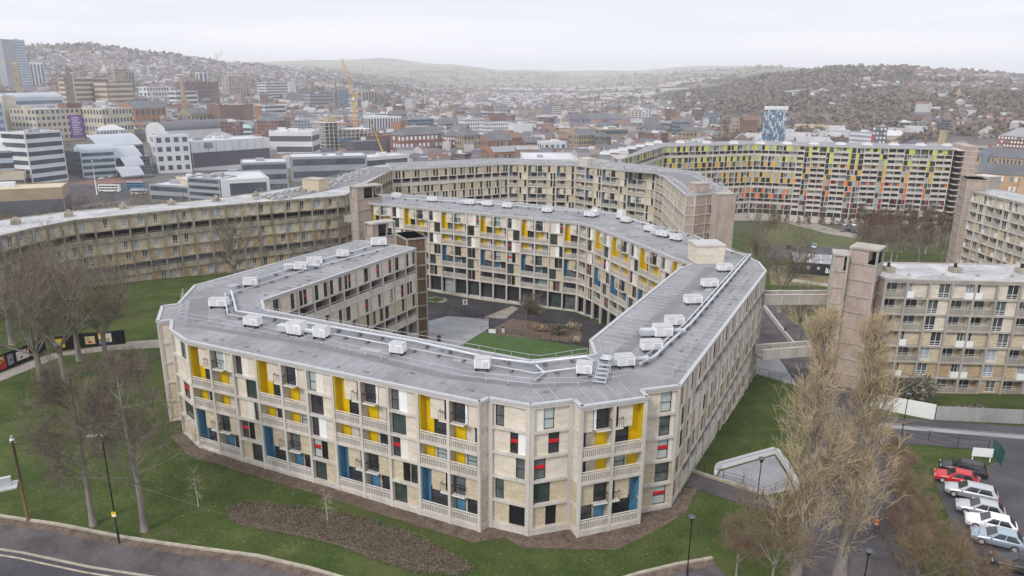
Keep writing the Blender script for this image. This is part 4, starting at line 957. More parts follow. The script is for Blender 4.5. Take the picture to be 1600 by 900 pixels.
# ------------------------------------------------------------------ ventilation boxes on the near roof
M['c_vent'] = mat('pale_grey_door', (.60, .61, .62), .5, .03)
def vent_unit(label, p, w, d, h, rz, ducted=False):
    x, y = at(*p); t = empty('ventilation_unit', (x, y, .0), rz, label, 'ventilation unit', 'white ventilation boxes on the near roof'); B_ = MB(); F_ = MB()
    B_.box(ID, -w / 2, w / 2, -d / 2, d / 2, .32, .32 + h, M['white']); B_.box(ID, -w / 2 - .03, w / 2 + .03, -d / 2 - .03, d / 2 + .03, .32 + h, .36 + h, M['roof_edge'])
    B_.box(ID, -.02, .02, -d / 2 - .015, -d / 2, .4, .28 + h, M['galv']); B_.build('casing', t)
    for sx in (-1, 1): F_ = MB(); F_.box(ID, sx * w * .38 - .06, sx * w * .38 + .06, -d / 2 - .15, d / 2 + .15, .01, .32, M['dark_slab']); F_.build('foot', t)
    if ducted:
        D_ = MB(); D_.tube([(w / 2, 0, .7), (w / 2 + 1.2, 0, .7), (w / 2 + 1.8, .6, .5)], .28, M['galv'], 8); D_.box(ID, -w / 2 - 1.6, -w / 2, -.5, .5, .35, 1.0, M['galv']); D_.build('duct', t)
    V_ = MB()
    for k_ in range(6): V_.box(ID, w * .08, w * .42, -d / 2 - .03, -d / 2 - .005, .42 + k_ * h * .12, .45 + k_ * h * .12, M['g_lilac'])
    V_.box(ID, -w * .42, -w * .05, -d / 2 - .02, -d / 2 - .003, .40, .28 + h, M['c_vent']); V_.build('louvre', t)
U = [((396, 510), 'white box farthest left along the front roof beside the pipe bend', 2.0, 1.1, .9, -.35, 0), ((465, 523), 'large white box joined to a silver duct on the front roof', 1.9, 1.5, 1.3, -.35, 1), ((503, 528), 'white box right of the ducted one on the front roof', 1.6, 1.2, 1.1, -.35, 0),
     ((622, 553), 'lone white box at the middle of the front roof', 1.6, 1.1, 1.0, -.3, 0), ((754, 577), 'lone white box near the right end of the front roof', 1.6, 1.2, 1.0, -.1, 0), ((913, 585), 'white box left of the roof steps', 1.6, 1.2, 1.0, -.2, 0), ((975, 572), 'white box with silver duct right of the roof steps', 1.9, 1.4, .9, .2, 1),
     ((343, 480), 'white box at the left corner of the roof where the arms meet', 2.3, 1.2, .9, .0, 0), ((392, 447), 'white box alone on the left arm nearest the corner', 1.9, 1.1, .9, .1, 0), ((470, 422), 'white box in front of a duct at the middle of the left arm', 1.8, 1.2, .9, .15, 1), ((492, 414), 'second white box behind the middle of the left arm', 2.4, 1.2, .9, .15, 0), ((536, 402), 'white box alone toward the far end of the left arm', 1.9, 1.2, .9, .1, 0), ((592, 384), 'white box with two round fans at the far end of the left arm', 2.8, 1.3, 1.1, .15, 0),
     ((1017, 548), 'long white box on the right arm nearest the steps', 2.3, 1.2, .9, .1, 0), ((1034, 526), 'white box with a sloping silver cowl on the right arm', 2.1, 1.6, 1.1, .1, 1), ((1053, 509), 'third long white box up the right arm', 2.2, 1.2, .9, .1, 0), ((1082, 475), 'long white box at the middle of the right arm', 2.3, 1.2, .9, .1, 0), ((1108, 449), 'white box in the upper half of the right arm', 2.3, 1.2, .9, .1, 0), ((1131, 424), 'white box just below the lift housing', 2.2, 1.2, .9, .1, 0),
     ((620, 309), 'white box at the far left end of the back wing roof', 2.2, 1.4, .9, -.3, 0), ((676, 315), 'white box on the left part of the back wing roof', 2.4, 1.4, .9, -.3, 0), ((735, 320), 'white box with duct left of the middle of the back wing', 2.2, 1.4, .9, -.3, 1), ((762, 322), 'white box near the middle of the back wing roof', 2.2, 1.4, .9, -.3, 0), ((793, 325), 'white box right of the middle of the back wing roof', 2.2, 1.4, .9, -.3, 0), ((855, 332), 'lone white box right of centre on the back wing', 2.2, 1.4, .9, -.4, 0), ((922, 339), 'white box where the back wing roof turns', 2.4, 1.4, .9, -.5, 0), ((930, 338), 'tall white box behind another where the back wing turns', 1.4, 1.4, 1.4, -.5, 0),
     ((970, 342), 'tall narrow box on the roof past the turn of the back wing', 1.4, 1.2, 1.7, -.8, 0), ((978, 348), 'white box on the roof just past the turn', 1.9, 1.2, .9, -.8, 0), ((1015, 362), 'white box midway down the bent wing roof', 1.9, 1.2, .9, -.8, 0), ((1036, 370), 'white box with round duct on the bent wing roof', 2.2, 1.4, .9, -.8, 1), ((1056, 376), 'white box nearest the lift housing on the bent wing', 2.0, 1.2, .9, -.8, 0)]
for p, lb, w, d, h, rz, du in U: vent_unit(lb, p, w, d, h, rz, du)

# ------------------------------------------------------------------ bare winter trees
def grow(r, kind, H, R, spread, dens, twig, bark, tw=1.0, twig2=None):
    twig2 = twig2 or M['twig_dark']
    """returns trunk mesh and twig mesh rooted at the origin"""
    T = MB(); C = MB()
    def seg(p, d, L, rad, n, jit, up):
        P = [Vector(p)]; d = Vector(d).normalized()
        for i in range(n):
            d = (d + Vector((r.uniform(-1, 1), r.uniform(-1, 1), r.uniform(-1, 1))) * jit + Vector((0, 0, up))).normalized(); P.append(P[-1] + d * (L / n))
        return P
    def side(d, ang):
        d = Vector(d).normalized(); x = d.orthogonal().normalized(); x.rotate(Matrix.Rotation(r.uniform(0, 6.283), 3, d)); return (d * math.cos(ang) + x * math.sin(ang)).normalized()
    def dirat(P, t): k = min(int(t * (len(P) - 1)), len(P) - 2); return (P[k + 1] - P[k]).normalized(), P[k].lerp(P[k + 1], t * (len(P) - 1) - k)
    pop = kind == 'poplar'
    if kind == 'round': main = [(seg((0, 0, 0), (0, 0, 1), H * .33, R, 4, .06, 0), R, .7)]
    else: main = [(seg((0, 0, 0), (0, 0, 1), H * .93, R, 9, .04, .05), R, .12)]
    P, rr, e = main[0]; T.tube(P, [rr * (1.25 if i == 0 else 1 - (1 - e) * i / (len(P) - 1)) for i in range(len(P))], bark, 7)
    limbs = []
    nl = int({'round': 7, 'upright': 26, 'poplar': 60}[kind] * dens ** .4)
    for i in range(nl):
        if kind == 'round': t = r.uniform(.75, 1); ang = r.uniform(.25, .95); L = H * r.uniform(.45, .68); up = .05
        elif pop: t = .06 + .92 * (i / nl); ang = r.uniform(.3, .75); L = spread * (1.7 - 1.25 * t) * r.uniform(.7, 1.25); up = .2
        else: t = .3 + .68 * (i / nl); ang = r.uniform(.8, 1.35); L = spread * (1.1 - .75 * t) * r.uniform(.75, 1.15); up = .06
        d, q = dirat(P, t); LP = seg(q, side(d, ang), L, 0, 6, .13, up); lr = R * (.5 if kind == 'round' else .2 if not pop else .14) * (1 - t * .3)
        T.tube(LP, [lr * (1 - .75 * k / 6) for k in range(7)], bark, 5, False); limbs.append((LP, L, lr))
    for LP, L, lr in limbs:
        for i in range(int((9 if kind == 'round' else 7 if not pop else 6) * dens ** .5)):
            t = r.uniform(.2, 1); d, q = dirat(LP, t); L2 = L * r.uniform(.25, .5); BP = seg(q, side(d, r.uniform(.35, 1.0) * (.8 if pop else 1)), L2, 0, 4, .18, .13 if pop else .07)
            T.tube(BP, [max(.015, lr * .32) * (1 - .6 * k / 4) for k in range(5)], bark, 4, False)
            for j in range(int((7 if kind == 'round' else 5) * dens ** .5)):
                t = r.uniform(.15, 1); d, q = dirat(BP, t); L3 = max(.7, L2 * r.uniform(.35, .7)); CP = seg(q, side(d, r.uniform(.3, 1.0) * (.8 if pop else 1)), L3, 0, 3, .22, .1 if pop else .06)
                C.tube(CP, [w * tw for w in (.021, .018, .014, .008)], twig if r.random() < .6 else twig2, 3, False, False)
                for k in range(5 if not pop else 4):
                    t = r.uniform(.2, 1); d, q = dirat(CP, t); L4 = r.uniform(.4, .9); DP = seg(q, side(d, r.uniform(.35, 1.0) * (.8 if pop else 1)), L4, 0, 2, .25, .06 if pop else .04)
                    C.tube(DP, [w * tw for w in (.015, .012, .007)], twig if r.random() < .6 else twig2, 3, False, False)
    return T, C
TREES = {}
def tree(key, name, label, loc, scale=1, rz=None, group=None, args=None, cat='tree'):
    """first call grows the kind; later ones copy it"""
    if key not in TREES:
        T, C = grow(random.Random(hash(key) % 99991 if not isinstance(key, str) else sum(map(ord, key))), *args)
        t = empty(name, (0, 0, 0)); T.build('trunk', t); C.build('crown', t); TREES[key] = t; root = t
    else: root = copy_tree(TREES[key])
    root.name = name; x, y = loc[0], loc[1]; z = loc[2] if len(loc) > 2 else ground(x, y) - .1
    root.location = (x, y, z); root.scale = (scale,) * 3; root.rotation_euler = (0, 0, rnd.uniform(0, 6.28) if rz is None else rz)
    for k in ('group',):
        if k in root: del root[k]
    return tag(root, label, cat, group)
rdA = ('round', 17.5, .46, 8, 1.8, M['twig_brown'], M['trunk'], .75); rdB = ('round', 17, .42, 8, 1.8, M['twig_olive'], M['trunk'], .75)
upA = ('upright', 17.5, .30, 6.4, 1.9, M['twig_brown'], M['trunk'], .6, M['twig_dark']); upB = ('upright', 18, .30, 6.4, 1.9, M['twig_brown'], M['trunk'], .6, M['twig_dark'])
tree('big_a', 'bare_tree', 'wide bare tree with forked grey trunk nearest the path hoarding', gp(66, 604), 1.0, 0, args=rdA)
tree('big_b', 'bare_tree', 'bare olive tinged tree second from the left above the path', gp(103, 598), 1.0, 1, args=rdB)
tree('big_a', 'bare_tree', 'bare tree standing behind the path between the two hoardings', gp(125, 566), .95, 2.4)
tree('big_b', 'bare_tree', 'thick trunked bare tree just below the path in front of the yellow mural', gp(166, 569), .95, 4)
tree('big_a', 'bare_tree', 'bare tree on the grass at the far left beyond the path', gp(20, 540), 1.0, 1.1)
tree('big_b', 'bare_tree', 'bare tree rising in front of the left block behind the mural hoarding', gp(90, 512), .95, 3)
tree('up_a', 'bare_tree', 'tall straight bare tree beside the street lamp on the front lawn', gp(146, 824), 1.0, 0, args=upA)
tree('up_b', 'bare_tree', 'tall bare tree right of the street lamp, nearest the balcony corner', gp(226, 830), 1.06, 1, args=upB)
tree('big_b', 'bare_tree', 'bare olive tree rising behind the left arm roof', (-60, 152), .92, .4)
tree('big_a', 'bare_tree', 'smaller bare tree behind the left arm near the stair towers', (-42, 160), .75, 2)
tree('big_b', 'bare_tree', 'bare greenish tree beyond the right arm beside the brick slab tower', (62, 160), 1.15, 3.3)
tree('big_a', 'bare_tree', 'bare brown tree between the right arm corner and the black shed', (58, 138), .7, 5)
tree('poplar', 'poplar_tree', 'tall tan poplar on the left of the pair, nearest the light well', gp(1240, 920), 1.0, 0, args=('poplar', 25, .5, 4.4, 1.3, M['twig_tan'], M['trunk'], .85, M['twig_gold']))
tree('poplar2', 'poplar_tree', 'tall tan poplar on the right of the pair, nearest the brick stair tower', gp(1312, 902), 1.0, 2, args=('poplar', 24.5, .5, 4.2, 1.2, M['twig_tan'], M['trunk'], .85, M['twig_gold']))
thA = ('round', 7.5, .13, 4, 1.3, M['twig_red'], M['trunk'], .8, M['twig_brown']); thB = ('round', 7.5, .12, 3.0, 1.2, M['twig_olive'], M['trunk'], .8, M['twig_red'])
TH = [((1402, 745), .7, 'th_a', 'beside the white line of the road'), ((1425, 765), .75, 'th_a', 'left of the black car'), ((1450, 790), .75, 'th_b', 'left of the red car'), ((1412, 800), .8, 'th_b', 'just above the person in orange'), ((1462, 822), .8, 'th_a', 'left of the silver estate'), ((1430, 845), .85, 'th_a', 'right of the person in orange'),
   ((1485, 862), .8, 'th_b', 'left of the white hatchback'), ((1452, 888), .9, 'th_a', 'beside the dark fence posts'), ((1500, 905), .8, 'th_a', 'below the blue grey hatchback'), ((1478, 925), .9, 'th_b', 'at the bottom edge right of the fence posts'), ((1540, 925), .7, 'th_a', 'left of the corner black car'), ((1438, 925), .9, 'th_b', 'at the bottom edge beside the last posts'), ((1455, 742), .5, 'th_a', 'on the grass corner above the black car'), ((1400, 715), .6, 'th_b', 'at the top of the thicket')]
for i, (q, s_, k, nm) in enumerate(TH):
    q = (q[0] - 34 if q[1] < 900 and q[0] > 1420 else q[0] - 8, q[1]); s_ = s_ * .74
    tree(k, 'small_bare_tree', ('red brown' if k == 'th_a' else 'olive brown') + ' thicket tree ' + nm, gp(*q), s_, i * 1.3, 'thicket of small bare trees by the car park', args=thA if k == 'th_a' else thB)
tree('th_b', 'small_bare_tree', 'small bare tree at the bottom edge left of the poplars', gp(1205, 925), 1.15, 1, args=thB)
tree('th_a', 'small_bare_tree', 'low bare brown tree left of the poplars on the front lawn', gp(1150, 900), .75, 2)
tree('court', 'small_bare_tree', 'spreading bare tree in the courtyard planting bed', gp(822, 515), 1.0, 0, args=('round', 7.5, .16, 4.5, 1.6, M['twig_brown'], M['trunk']))
sap = ('upright', 4.5, .05, .22, .12, M['birch'], M['birch'], .5)
tree('sap', 'sapling', 'thin pale sapling left of the brown shrub bed', gp(310, 792), 1, 0, args=sap); tree('sap', 'sapling', 'thin pale sapling standing in the brown shrub bed', gp(512, 817), .9, 1)
# birches and trees between the far blocks
for i in range(44):
    q = (rnd.uniform(1340, 1492), rnd.uniform(358, 398)); 
    tree('birch%d' % (i % 2), 'birch_tree', 'slender bare birch in the reddish stand before the colourful block', gp(*q), rnd.uniform(.8, 1.1), None, 'birches before the colourful block', args=('upright', 12, .1, 2.4, .75, M['twig_red'], M['birch']))
for i in range(16):
    q = (1205 + 12 * i + rnd.uniform(-5, 5), 356 + .5 * i + rnd.uniform(-2, 2))
    tree('birch%d' % (i % 2), 'birch_tree', 'thin bare tree in the row along the foot of the colourful block', gp(*q), rnd.uniform(.45, .7), None, 'small trees along the colourful block')
for i, (q, s_, lb) in enumerate([((1365, 408), .7, 'bare greenish tree behind the brick stair tower top'), ((1400, 412), .75, 'bare tree with pale litter below it behind the right block roof'), ((1435, 410), .7, 'bare tree in the middle behind the right block roof'), ((1470, 415), .6, 'bare tree nearest the far right block'), ((1345, 396), .55, 'low bare tree left of the stand behind the stair tower'), ((1180, 418), .7, 'bare tree left of the black shed'), ((1208, 436), .4, 'low purplish bare tree at the left gable of the black shed'), ((1192, 385), .9, 'greenish bare tree by the meadow corner')]):
    tree('big_b' if i % 2 else 'big_a', 'bare_tree', lb, gp(*q), s_)

def bush(name, label, loc, rx, ry, h, n, m, ls=.22, cat='shrub', group=None, m2=None, r_=None):
    t = empty(name, (loc[0], loc[1], ground(*loc[:2])), 0, label, cat, group); F_ = MB(); r_ = r_ or rnd
    lobes = [(r_.uniform(-.6, .6) * rx, r_.uniform(-.6, .6) * ry, r_.uniform(.35, .75) * h, r_.uniform(.35, .6)) for _ in range(7)]
    for i in range(n):
        l = r_.choice(lobes); u, v = r_.uniform(0, 6.28), math.acos(r_.uniform(-.6, 1)); k = r_.uniform(.6, 1.1) * l[3]
        c = Vector((l[0] + math.cos(u) * math.sin(v) * rx * k, l[1] + math.sin(u) * math.sin(v) * ry * k, max(.05, l[2] + math.cos(v) * h * k * .8)))
        a = Vector((r_.gauss(0, 1), r_.gauss(0, 1), r_.gauss(0, 1))).normalized(); b_ = a.orthogonal().normalized(); s_ = ls * r_.uniform(.6, 1.3)
        F_.quad([c - a * s_, c - b_ * s_ * .5, c + a * s_, c + b_ * s_ * .5], m if (m2 is None or r_.random() < .6) else m2)
    F_.build('foliage', t); S_ = MB()
    for i in range(5): S_.tube([(0, 0, -.1), (r_.uniform(-.5, .5) * rx, r_.uniform(-.5, .5) * ry, h * .6)], [.05, .02], M['bark'], 4, False)
    S_.build('stem', t); return t
bush('evergreen_shrub', 'large dark evergreen shrub behind the white hoarding', gp(1405, 640), 4.6, 3, 4.6, 5200, M['leaf_dark'], .2, m2=M['twig_brown'])
bush('evergreen_shrub', 'low sprawling grey green shrub above the ribbed fence', gp(1520, 655), 3.6, 1.6, 2.0, 1400, M['leaf_dark'], .18, m2=M['twig_brown'])
bush('garden_shrub', 'green shrub in the courtyard bed', gp(873, 524), 2.4, 1.6, 1.9, 900, M['leaf_dark'], .18, m2=M['twig_olive'])
bush('garden_shrub', 'tan grassy shrub at the left of the courtyard bed', gp(842, 520), 1.6, 1.2, 1.6, 500, M['twig_tan'], .18, m2=M['twig_red'])
bush('garden_shrub', 'tan grassy shrub at the right end of the courtyard bed', gp(897, 516), 1.6, 1.2, 1.5, 500, M['twig_tan'], .18, m2=M['leaf_dark'])
bush('garden_shrub', 'small orange brown shrub by the turf corner', gp(901, 537), .8, .8, 1.1, 200, M['twig_tan'], .15)
bush('garden_shrub', 'low green shrub beside the left arm at the terrace', gp(652, 527), 1.4, .9, .8, 200, M['leaf_dark'], .15)
# ground cover on the shrub bed, leaf litter and lawn flecks: nobody could count these
def scatter(name, poly, n, h, ls, mats_, label, z0=.05):
    Q = MB(); xs = [p[0] for p in poly]; ys = [p[1] for p in poly]; k = 0; r_ = random.Random(5)
    def inside(x, y):
        c = False
        for i in range(len(poly)):
            (a, b_), (c_, d_) = poly[i], poly[i - 1]
            if (b_ > y) != (d_ > y) and x < (c_ - a) * (y - b_) / (d_ - b_) + a: c = not c
        return c
    pts = []
    while len(pts) < n:
        x, y = r_.uniform(min(xs), max(xs)), r_.uniform(min(ys), max(ys))
        if inside(x, y): pts.append((x, y))
    zz = ground_np([p[0] for p in pts], [p[1] for p in pts])
    for (x, y), z in zip(pts, zz):
        c = Vector((x, y, z + z0 + r_.random() * h)); a = Vector((r_.gauss(0, 1), r_.gauss(0, 1), r_.gauss(0, .6))).normalized(); b_ = a.orthogonal().normalized(); s_ = ls * r_.uniform(.5, 1.3)
        Q.quad([c - a * s_, c - b_ * s_ * .5, c + a * s_, c + b_ * s_ * .5], r_.choice(mats_))
    o = Q.build(name); tag(o, label, 'ground cover', kind='stuff')
bedx = [((x - bcx) * 1.05 + bcx, (y - bcy) * 1.12 + bcy) for bcx, bcy in [(sum(p[0] for p in bed) / len(bed), sum(p[1] for p in bed) / len(bed))] for x, y in bed]
scatter('ground_cover', bedx, 20000, .32, .075, [M['twig_brown'], M['twig_olive'], M['dirt'], M['leaf_dark'], M['twig_dark'], M['twig_red'], M['leaf_dark']], 'brown and green ground cover in the bed on the front lawn')
scatter('fallen_leaves', [(p[0], p[1]) for p in [RP['a'], RP['b'], (RP['c'][0], RP['c'][1]), (RP['e'][0], RP['e'][1]), (RP['h'][0], RP['h'][1]), RP['j'], (RP['j'][0] + 2, RP['j'][1] + 4)] + off[::-1]], 3500, .05, .08, [M['twig_olive'], M['dirt'], M['twig_red'], M['twig_red'], M['dirt']], 'brown fallen leaves along the foot of the near facade', .06)
scatter('lawn_flecks', G((20, 800), (0, 620), (100, 575), (260, 560), (300, 712), (480, 775), (740, 852), (900, 865), (1050, 850), (1090, 790), (1200, 800), (1190, 850), (1040, 885), (900, 900), (700, 900)), 1500, .02, .035, [M['white'], M['twig_tan'], M['dirt']], 'pale daisies and leaves dotted over the front lawn', .05)
# ------------------------------------------------------------------ the city beyond
M['c_white'] = mat('white_cladding', (.62, .63, .65), .6, .08, .05); M['c_cream'] = mat('cream_stone', (.52, .47, .38), .8, .12, .06); M['c_tan'] = mat('tan_stone', (.34, .27, .18), .9, .2, .06)
M['c_grey'] = mat('grey_cladding', (.30, .31, .34), .6, .12, .05); M['c_dark'] = mat('charcoal_cladding', (.10, .10, .12), .6, .15, .05); M['c_brick'] = mat('city_red_brick', (.23, .115, .09), .9, .25, .05)
M['c_brown'] = mat('city_brown_brick', (.19, .115, .09), .9, .25, .05); M['c_sand'] = mat('sand_brick', (.48, .33, .20), .9, .15, .05); M['c_lblue'] = mat('pale_blue_cladding', (.42, .50, .58), .5, .08, .05)
M['c_rooflt'] = mat('pale_flat_roof', (.52, .52, .54), .7, .15, .03); M['c_roofgr'] = mat('grey_flat_roof', (.27, .27, .29), .7, .2, .03); M['c_slate'] = mat('city_slate', (.12, .12, .135), .7, .25, .05); M['c_rred'] = mat('red_tile_roof', (.19, .115, .09), .8, .2, .05)
M['c_glass'] = mat('city_glass', (.035, .045, .06), .15, c2=(.10, .13, .16), scale=.08, spec=.6); M['c_bglass'] = mat('city_blue_glass', (.12, .18, .25), .15, c2=(.24, .31, .38), scale=.06, spec=.6); M['c_copper'] = mat('green_copper', (.30, .45, .38), .6, .1, .1)
M['c_silver'] = mat('silver_sheet_roof', (.36, .39, .43), .35, .08, .04, spec=.6); M['c_purple'] = mat('purple_banner', (.23, .07, .38), .6, .05); M['c_crane'] = mat('crane_yellow', (.70, .42, .04), .5, .05); M['c_stone'] = mat('dark_stone', (.17, .145, .12), .9, .3, .2); M['c_lilac'] = mat('lilac_brick', (.28, .20, .30), .9, .2, .05); M['c_orange'] = mat('orange_brickwork', (.33, .17, .10), .9, .15, .05)
FOOT = []      # footprints already taken
def house(label, fr, z0, h, dep, wall_, roof_='flat', rm='c_roofgr', win=None, parts=False, cat='building', name='city_building', group='buildings of the city centre', wm='c_glass', frame=None):
    """a box of real size with its own roof and recessed or ribbon windows"""
    L = fr.L; x, y, _ = fr.p(L / 2, -dep / 2, 0); t = empty(name, (x, y, z0), 0, label, cat, group); o = (x, y, z0)
    B = MB(); wallm = M[wall_]; B.box(fr, 0, L, -dep, 0, z0 - 6, z0 + h, wallm, 't'); Rf = MB(); rr = M[rm]
    if roof_ == 'flat':
        Rf.box(fr, .4, L - .4, -dep + .4, -.4, z0 + h - .6, z0 + h - .35, rr); 
        for q in ((0, L, -.4, 0), (0, L, -dep, -dep + .4), (0, .4, -dep + .4, -.4), (L - .4, L, -dep + .4, -.4)): B.box(fr, q[0], q[1], q[2], q[3], z0 + h - .01, z0 + h + .25, wallm)
        k = rnd.randint(1, 3)
        for i in range(k):
            a = rnd.uniform(.1, .65) * L; bo = -rnd.uniform(.25, .75) * dep; w = min(L * .3, rnd.uniform(3, 9)); Rf.box(fr, a, a + w, bo - min(dep * .2, 4), bo, z0 + h - .35, z0 + h + rnd.uniform(1, 3), M[rnd.choice(['c_grey', 'c_rooflt', 'c_white', wall_])])
    elif roof_ in ('gable', 'hip'):
        rh = min(dep, L) * .32; zt = z0 + h; i0 = 0 if roof_ == 'gable' else min(dep * .5, L * .4); e = .5
        P = [fr.p(-e, e, zt), fr.p(L + e, e, zt), fr.p(L + e, -dep - e, zt), fr.p(-e, -dep - e, zt), fr.p(i0 - (e if not i0 else 0), -dep / 2, zt + rh), fr.p(L - i0 + (e if not i0 else 0), -dep / 2, zt + rh)]
        Rf.quad([P[0], P[1], P[5], P[4]], rr); Rf.quad([P[2], P[3], P[4], P[5]], rr); Rf.quad([P[1], P[2], P[5]], rr if i0 else wallm); Rf.quad([P[3], P[0], P[4]], rr if i0 else wallm); Rf.quad([P[3], P[2], P[1], P[0]], rr)
        if rnd.random() < .5: a = L * rnd.uniform(.15, .8); Rf.box(fr, a, a + 1.2, -dep * .5 - .6, -dep * .5 + .6, zt + rh * .5, zt + rh + 1.6, M['c_brick'])
    elif roof_ == 'vault':
        n = 10
        for i in range(n):
            a0, a1 = math.pi * i / n, math.pi * (i + 1) / n; g = lambda a: (-dep / 2 + math.cos(a) * dep / 2, z0 + h + math.sin(a) * dep * .22)
            (o0, zz0), (o1, zz1) = g(a0), g(a1); Rf.quad([fr.p(-.5, o0, zz0), fr.p(L + .5, o0, zz0), fr.p(L + .5, o1, zz1), fr.p(-.5, o1, zz1)], rr)
        for a in (0, L): B.quad([fr.p(a, -dep / 2 + math.cos(math.pi * i / n) * dep / 2, z0 + h - .1 + math.sin(math.pi * i / n) * dep * .22) for i in range(n + 1)], wallm)
    W_ = []
    if win:
        kind, nx, ny = win; sides = [(fr, L, max(1, nx))]
        sf = Fr(fr.p(L, 0, 0)[:2], fr.p(L, -dep, 0)[:2]); sl_ = Fr(fr.p(0, -dep, 0)[:2], fr.A); ns = max(1, int(nx * dep / L))
        sides += [(sf, dep, ns), (sl_, dep, ns)]
        for si, (f, LL, n) in enumerate(sides):
            if si and (f.n[0] * -x + f.n[1] * -y) < 0: continue
            sh = h / ny
            for j in range(ny):
                za, zb = z0 + sh * j + sh * .3, z0 + sh * j + sh * .82
                if kind == 'band':
                    Q = MB(); Q.box(f, LL * .03, LL * .97, -.05, .06, za, zb, M[wm]); W_.append(('window_band', Q))
                elif kind == 'deck':
                    Q = MB(); Q.box(f, .3, LL - .3, -.05, .05, z0 + sh * j + sh * .1, z0 + sh * j + sh * .62, M['c_dark']); W_.append(('open_deck', Q))
                elif kind == 'strip':
                    pass
                else:
                    for i in range(n):
                        if rnd.random() < .04: continue
                        Q = MB(); c = LL * (i + .5) / n; w = LL / n * .28; Q.box(f, c - w, c + w, -.05, .06, za, zb, M[wm] if rnd.random() < .85 else M['c_bglass']); W_.append(('window', Q))
            if kind == 'strip':
                for i in range(n): Q = MB(); c = LL * (i + .5) / n; w = LL / n * .3; Q.box(f, c - w, c + w, -.05, .06, z0 + h * .08, z0 + h * .92, M[wm]); W_.append(('window', Q))
    if not parts:
        for _, Q in W_: B.add(Q)
        B.add(Rf); local(B, *o); ob = B.build(name); COL.objects.unlink(ob); me = ob.data; bpy.data.objects.remove(ob); bpy.data.objects.remove(t)
        ob = bpy.data.objects.new(name, me); ob.location = o; link(ob); tag(ob, label, cat, group); t = ob
    else:
        local(B, *o).build('wall', t); local(Rf, *o).build('roof', t)
        for nm, Q in W_[:100]: local(Q, *o).build(nm, t)
        if W_[100:]:
            Q = MB()
            for _, q in W_[100:]: Q.add(q)
            ob = local(Q, *o).build(W_[0][0], t); ob['kind'] = 'stuff'
    FOOT.append((x, y, math.hypot(L, dep) / 2)); return t, fr, z0, h
def cb(label, x0, y0, x1, y1, yt, dep, wall_, **k):
    A, B = gp(x0, y0), gp(x1, y1); fr = Fr(A, B); z0 = ground(*A); zt = zat(x0, yt, A[1]); k.setdefault('parts', True); k.setdefault('group', None)
    return house(label, fr, z0, max(3, zt - z0), dep, wall_, **k)
def extra(t, name, fn):
    Q = MB(); fn(Q); local(Q, *t.location); return Q.build(name, t)
# --- near the station, behind the left block
cb('white office block with ribbon windows narrowing to a corner, left of the blue grey offices', 52, 291, 108, 283, 208, 22, 'c_white', win=('band', 1, 6), rm='c_rooflt')
cb('low white stepped building at the left frame edge beside the white office block', -40, 287, 32, 284, 238, 26, 'c_lblue', win=('band', 1, 3), roof_='gable', rm='c_rooflt')
cb('dark grey cube office joined to the pale blue banded office', 103, 272, 131, 279, 236, 18, 'c_dark', win=('band', 1, 4))
cb('pale blue banded office with a low curved roof by the brick plaza', 131, 279, 184, 275, 238, 20, 'c_lblue', win=('band', 1, 4), rm='c_silver', roof_='vault')
t, fr, z0, h = cb('white science block beside stepped silver roof shells', 248, 272, 301, 270, 213, 24, 'c_white', win=('grid', 4, 4), rm='c_silver')
FOOT.append((fr.A[0] - 20, fr.A[1], 25))
# stepped silver roof shells over a glass wall
sh = empty('exhibition_hall', (*fr.A, z0), 0, 'hall of four overlapping silver roof shells stepping down beside the white science block', 'building'); Lg = MB(); u0 = fr.p(0, 0, 0)
sf = Fr(gp(160, 277), gp(247, 272)); hh_ = h / 34; FOOT.append((*sf.p(sf.L / 2, -10, 0)[:2], 30))
SH = [(.18, .99, -34, -16, 35, 26), (.0, .78, -17, -2, 26, 17), (.36, .70, -3, 6, 17.5, 10), (.18, .58, 5, 14, 10, 2.5)]
for k, (a0, a1, o0, o1, zb_, zf_) in enumerate(SH):
    a0, a1 = a0 * sf.L, a1 * sf.L; Lg.box(sf, a0 + 1.5, sf.L - k * 3, o0 + .5, o1 - 1.2, z0 - 3, z0 + (zf_ - .8) * hh_, M['c_glass'])
    for i in range(int((sf.L - k * 3 - a0) / 2.4)): Lg.box(sf, a0 + 2 + i * 2.4, a0 + 2.25 + i * 2.4, o1 - 1.2, o1 - .95, z0 - 3, z0 + (zf_ - .8) * hh_, M['c_grey'])
    for i in range(1, 5): Lg.box(sf, a0 + 1.5, sf.L - k * 3, o1 - 1.2, o1 - .9, z0 + zf_ * hh_ * i / 5, z0 + zf_ * hh_ * i / 5 + .25, M['c_grey'])
    Q = MB(); n = 7; P = [(o1 + (o0 - o1) * v / n, z0 + hh_ * (zf_ + (zb_ - zf_) * math.sin(v / n * math.pi / 2))) for v in range(n + 1)]
    for (oa, za), (ob, zb2) in zip(P, P[1:]):
        for dz in (0, -.9): Q.quad([sf.p(a0, oa, za + dz), sf.p(a1, oa, za + dz), sf.p(a1, ob, zb2 + dz), sf.p(a0, ob, zb2 + dz)], M['c_silver'])
        for aa in (a0, a1): Q.quad([sf.p(aa, oa, za), sf.p(aa, ob, zb2), sf.p(aa, ob, zb2 - .9), sf.p(aa, oa, za - .9)], M['c_white'])
    Q.box(sf, a0, a1, o1 - .3, o1 + .3, z0 + (zf_ - 1.2) * hh_, z0 + zf_ * hh_ + .05, M['c_grey'])
    local(Q, *sh.location).build('roof_shell', sh)
local(Lg, *sh.location).build('glass_wall', sh)
t, fr, z0, h = cb('long pale panelled car park with open decks under it and a small blue sign', 303, 268, 424, 262, 222, 34, 'c_white', win=('deck', 1, 1), rm='c_rooflt')
extra(t, 'sign', lambda Q: Q.box(fr, 10, 17, .1, .4, z0 + h * .76, z0 + h * .95, M['c_bglass']))
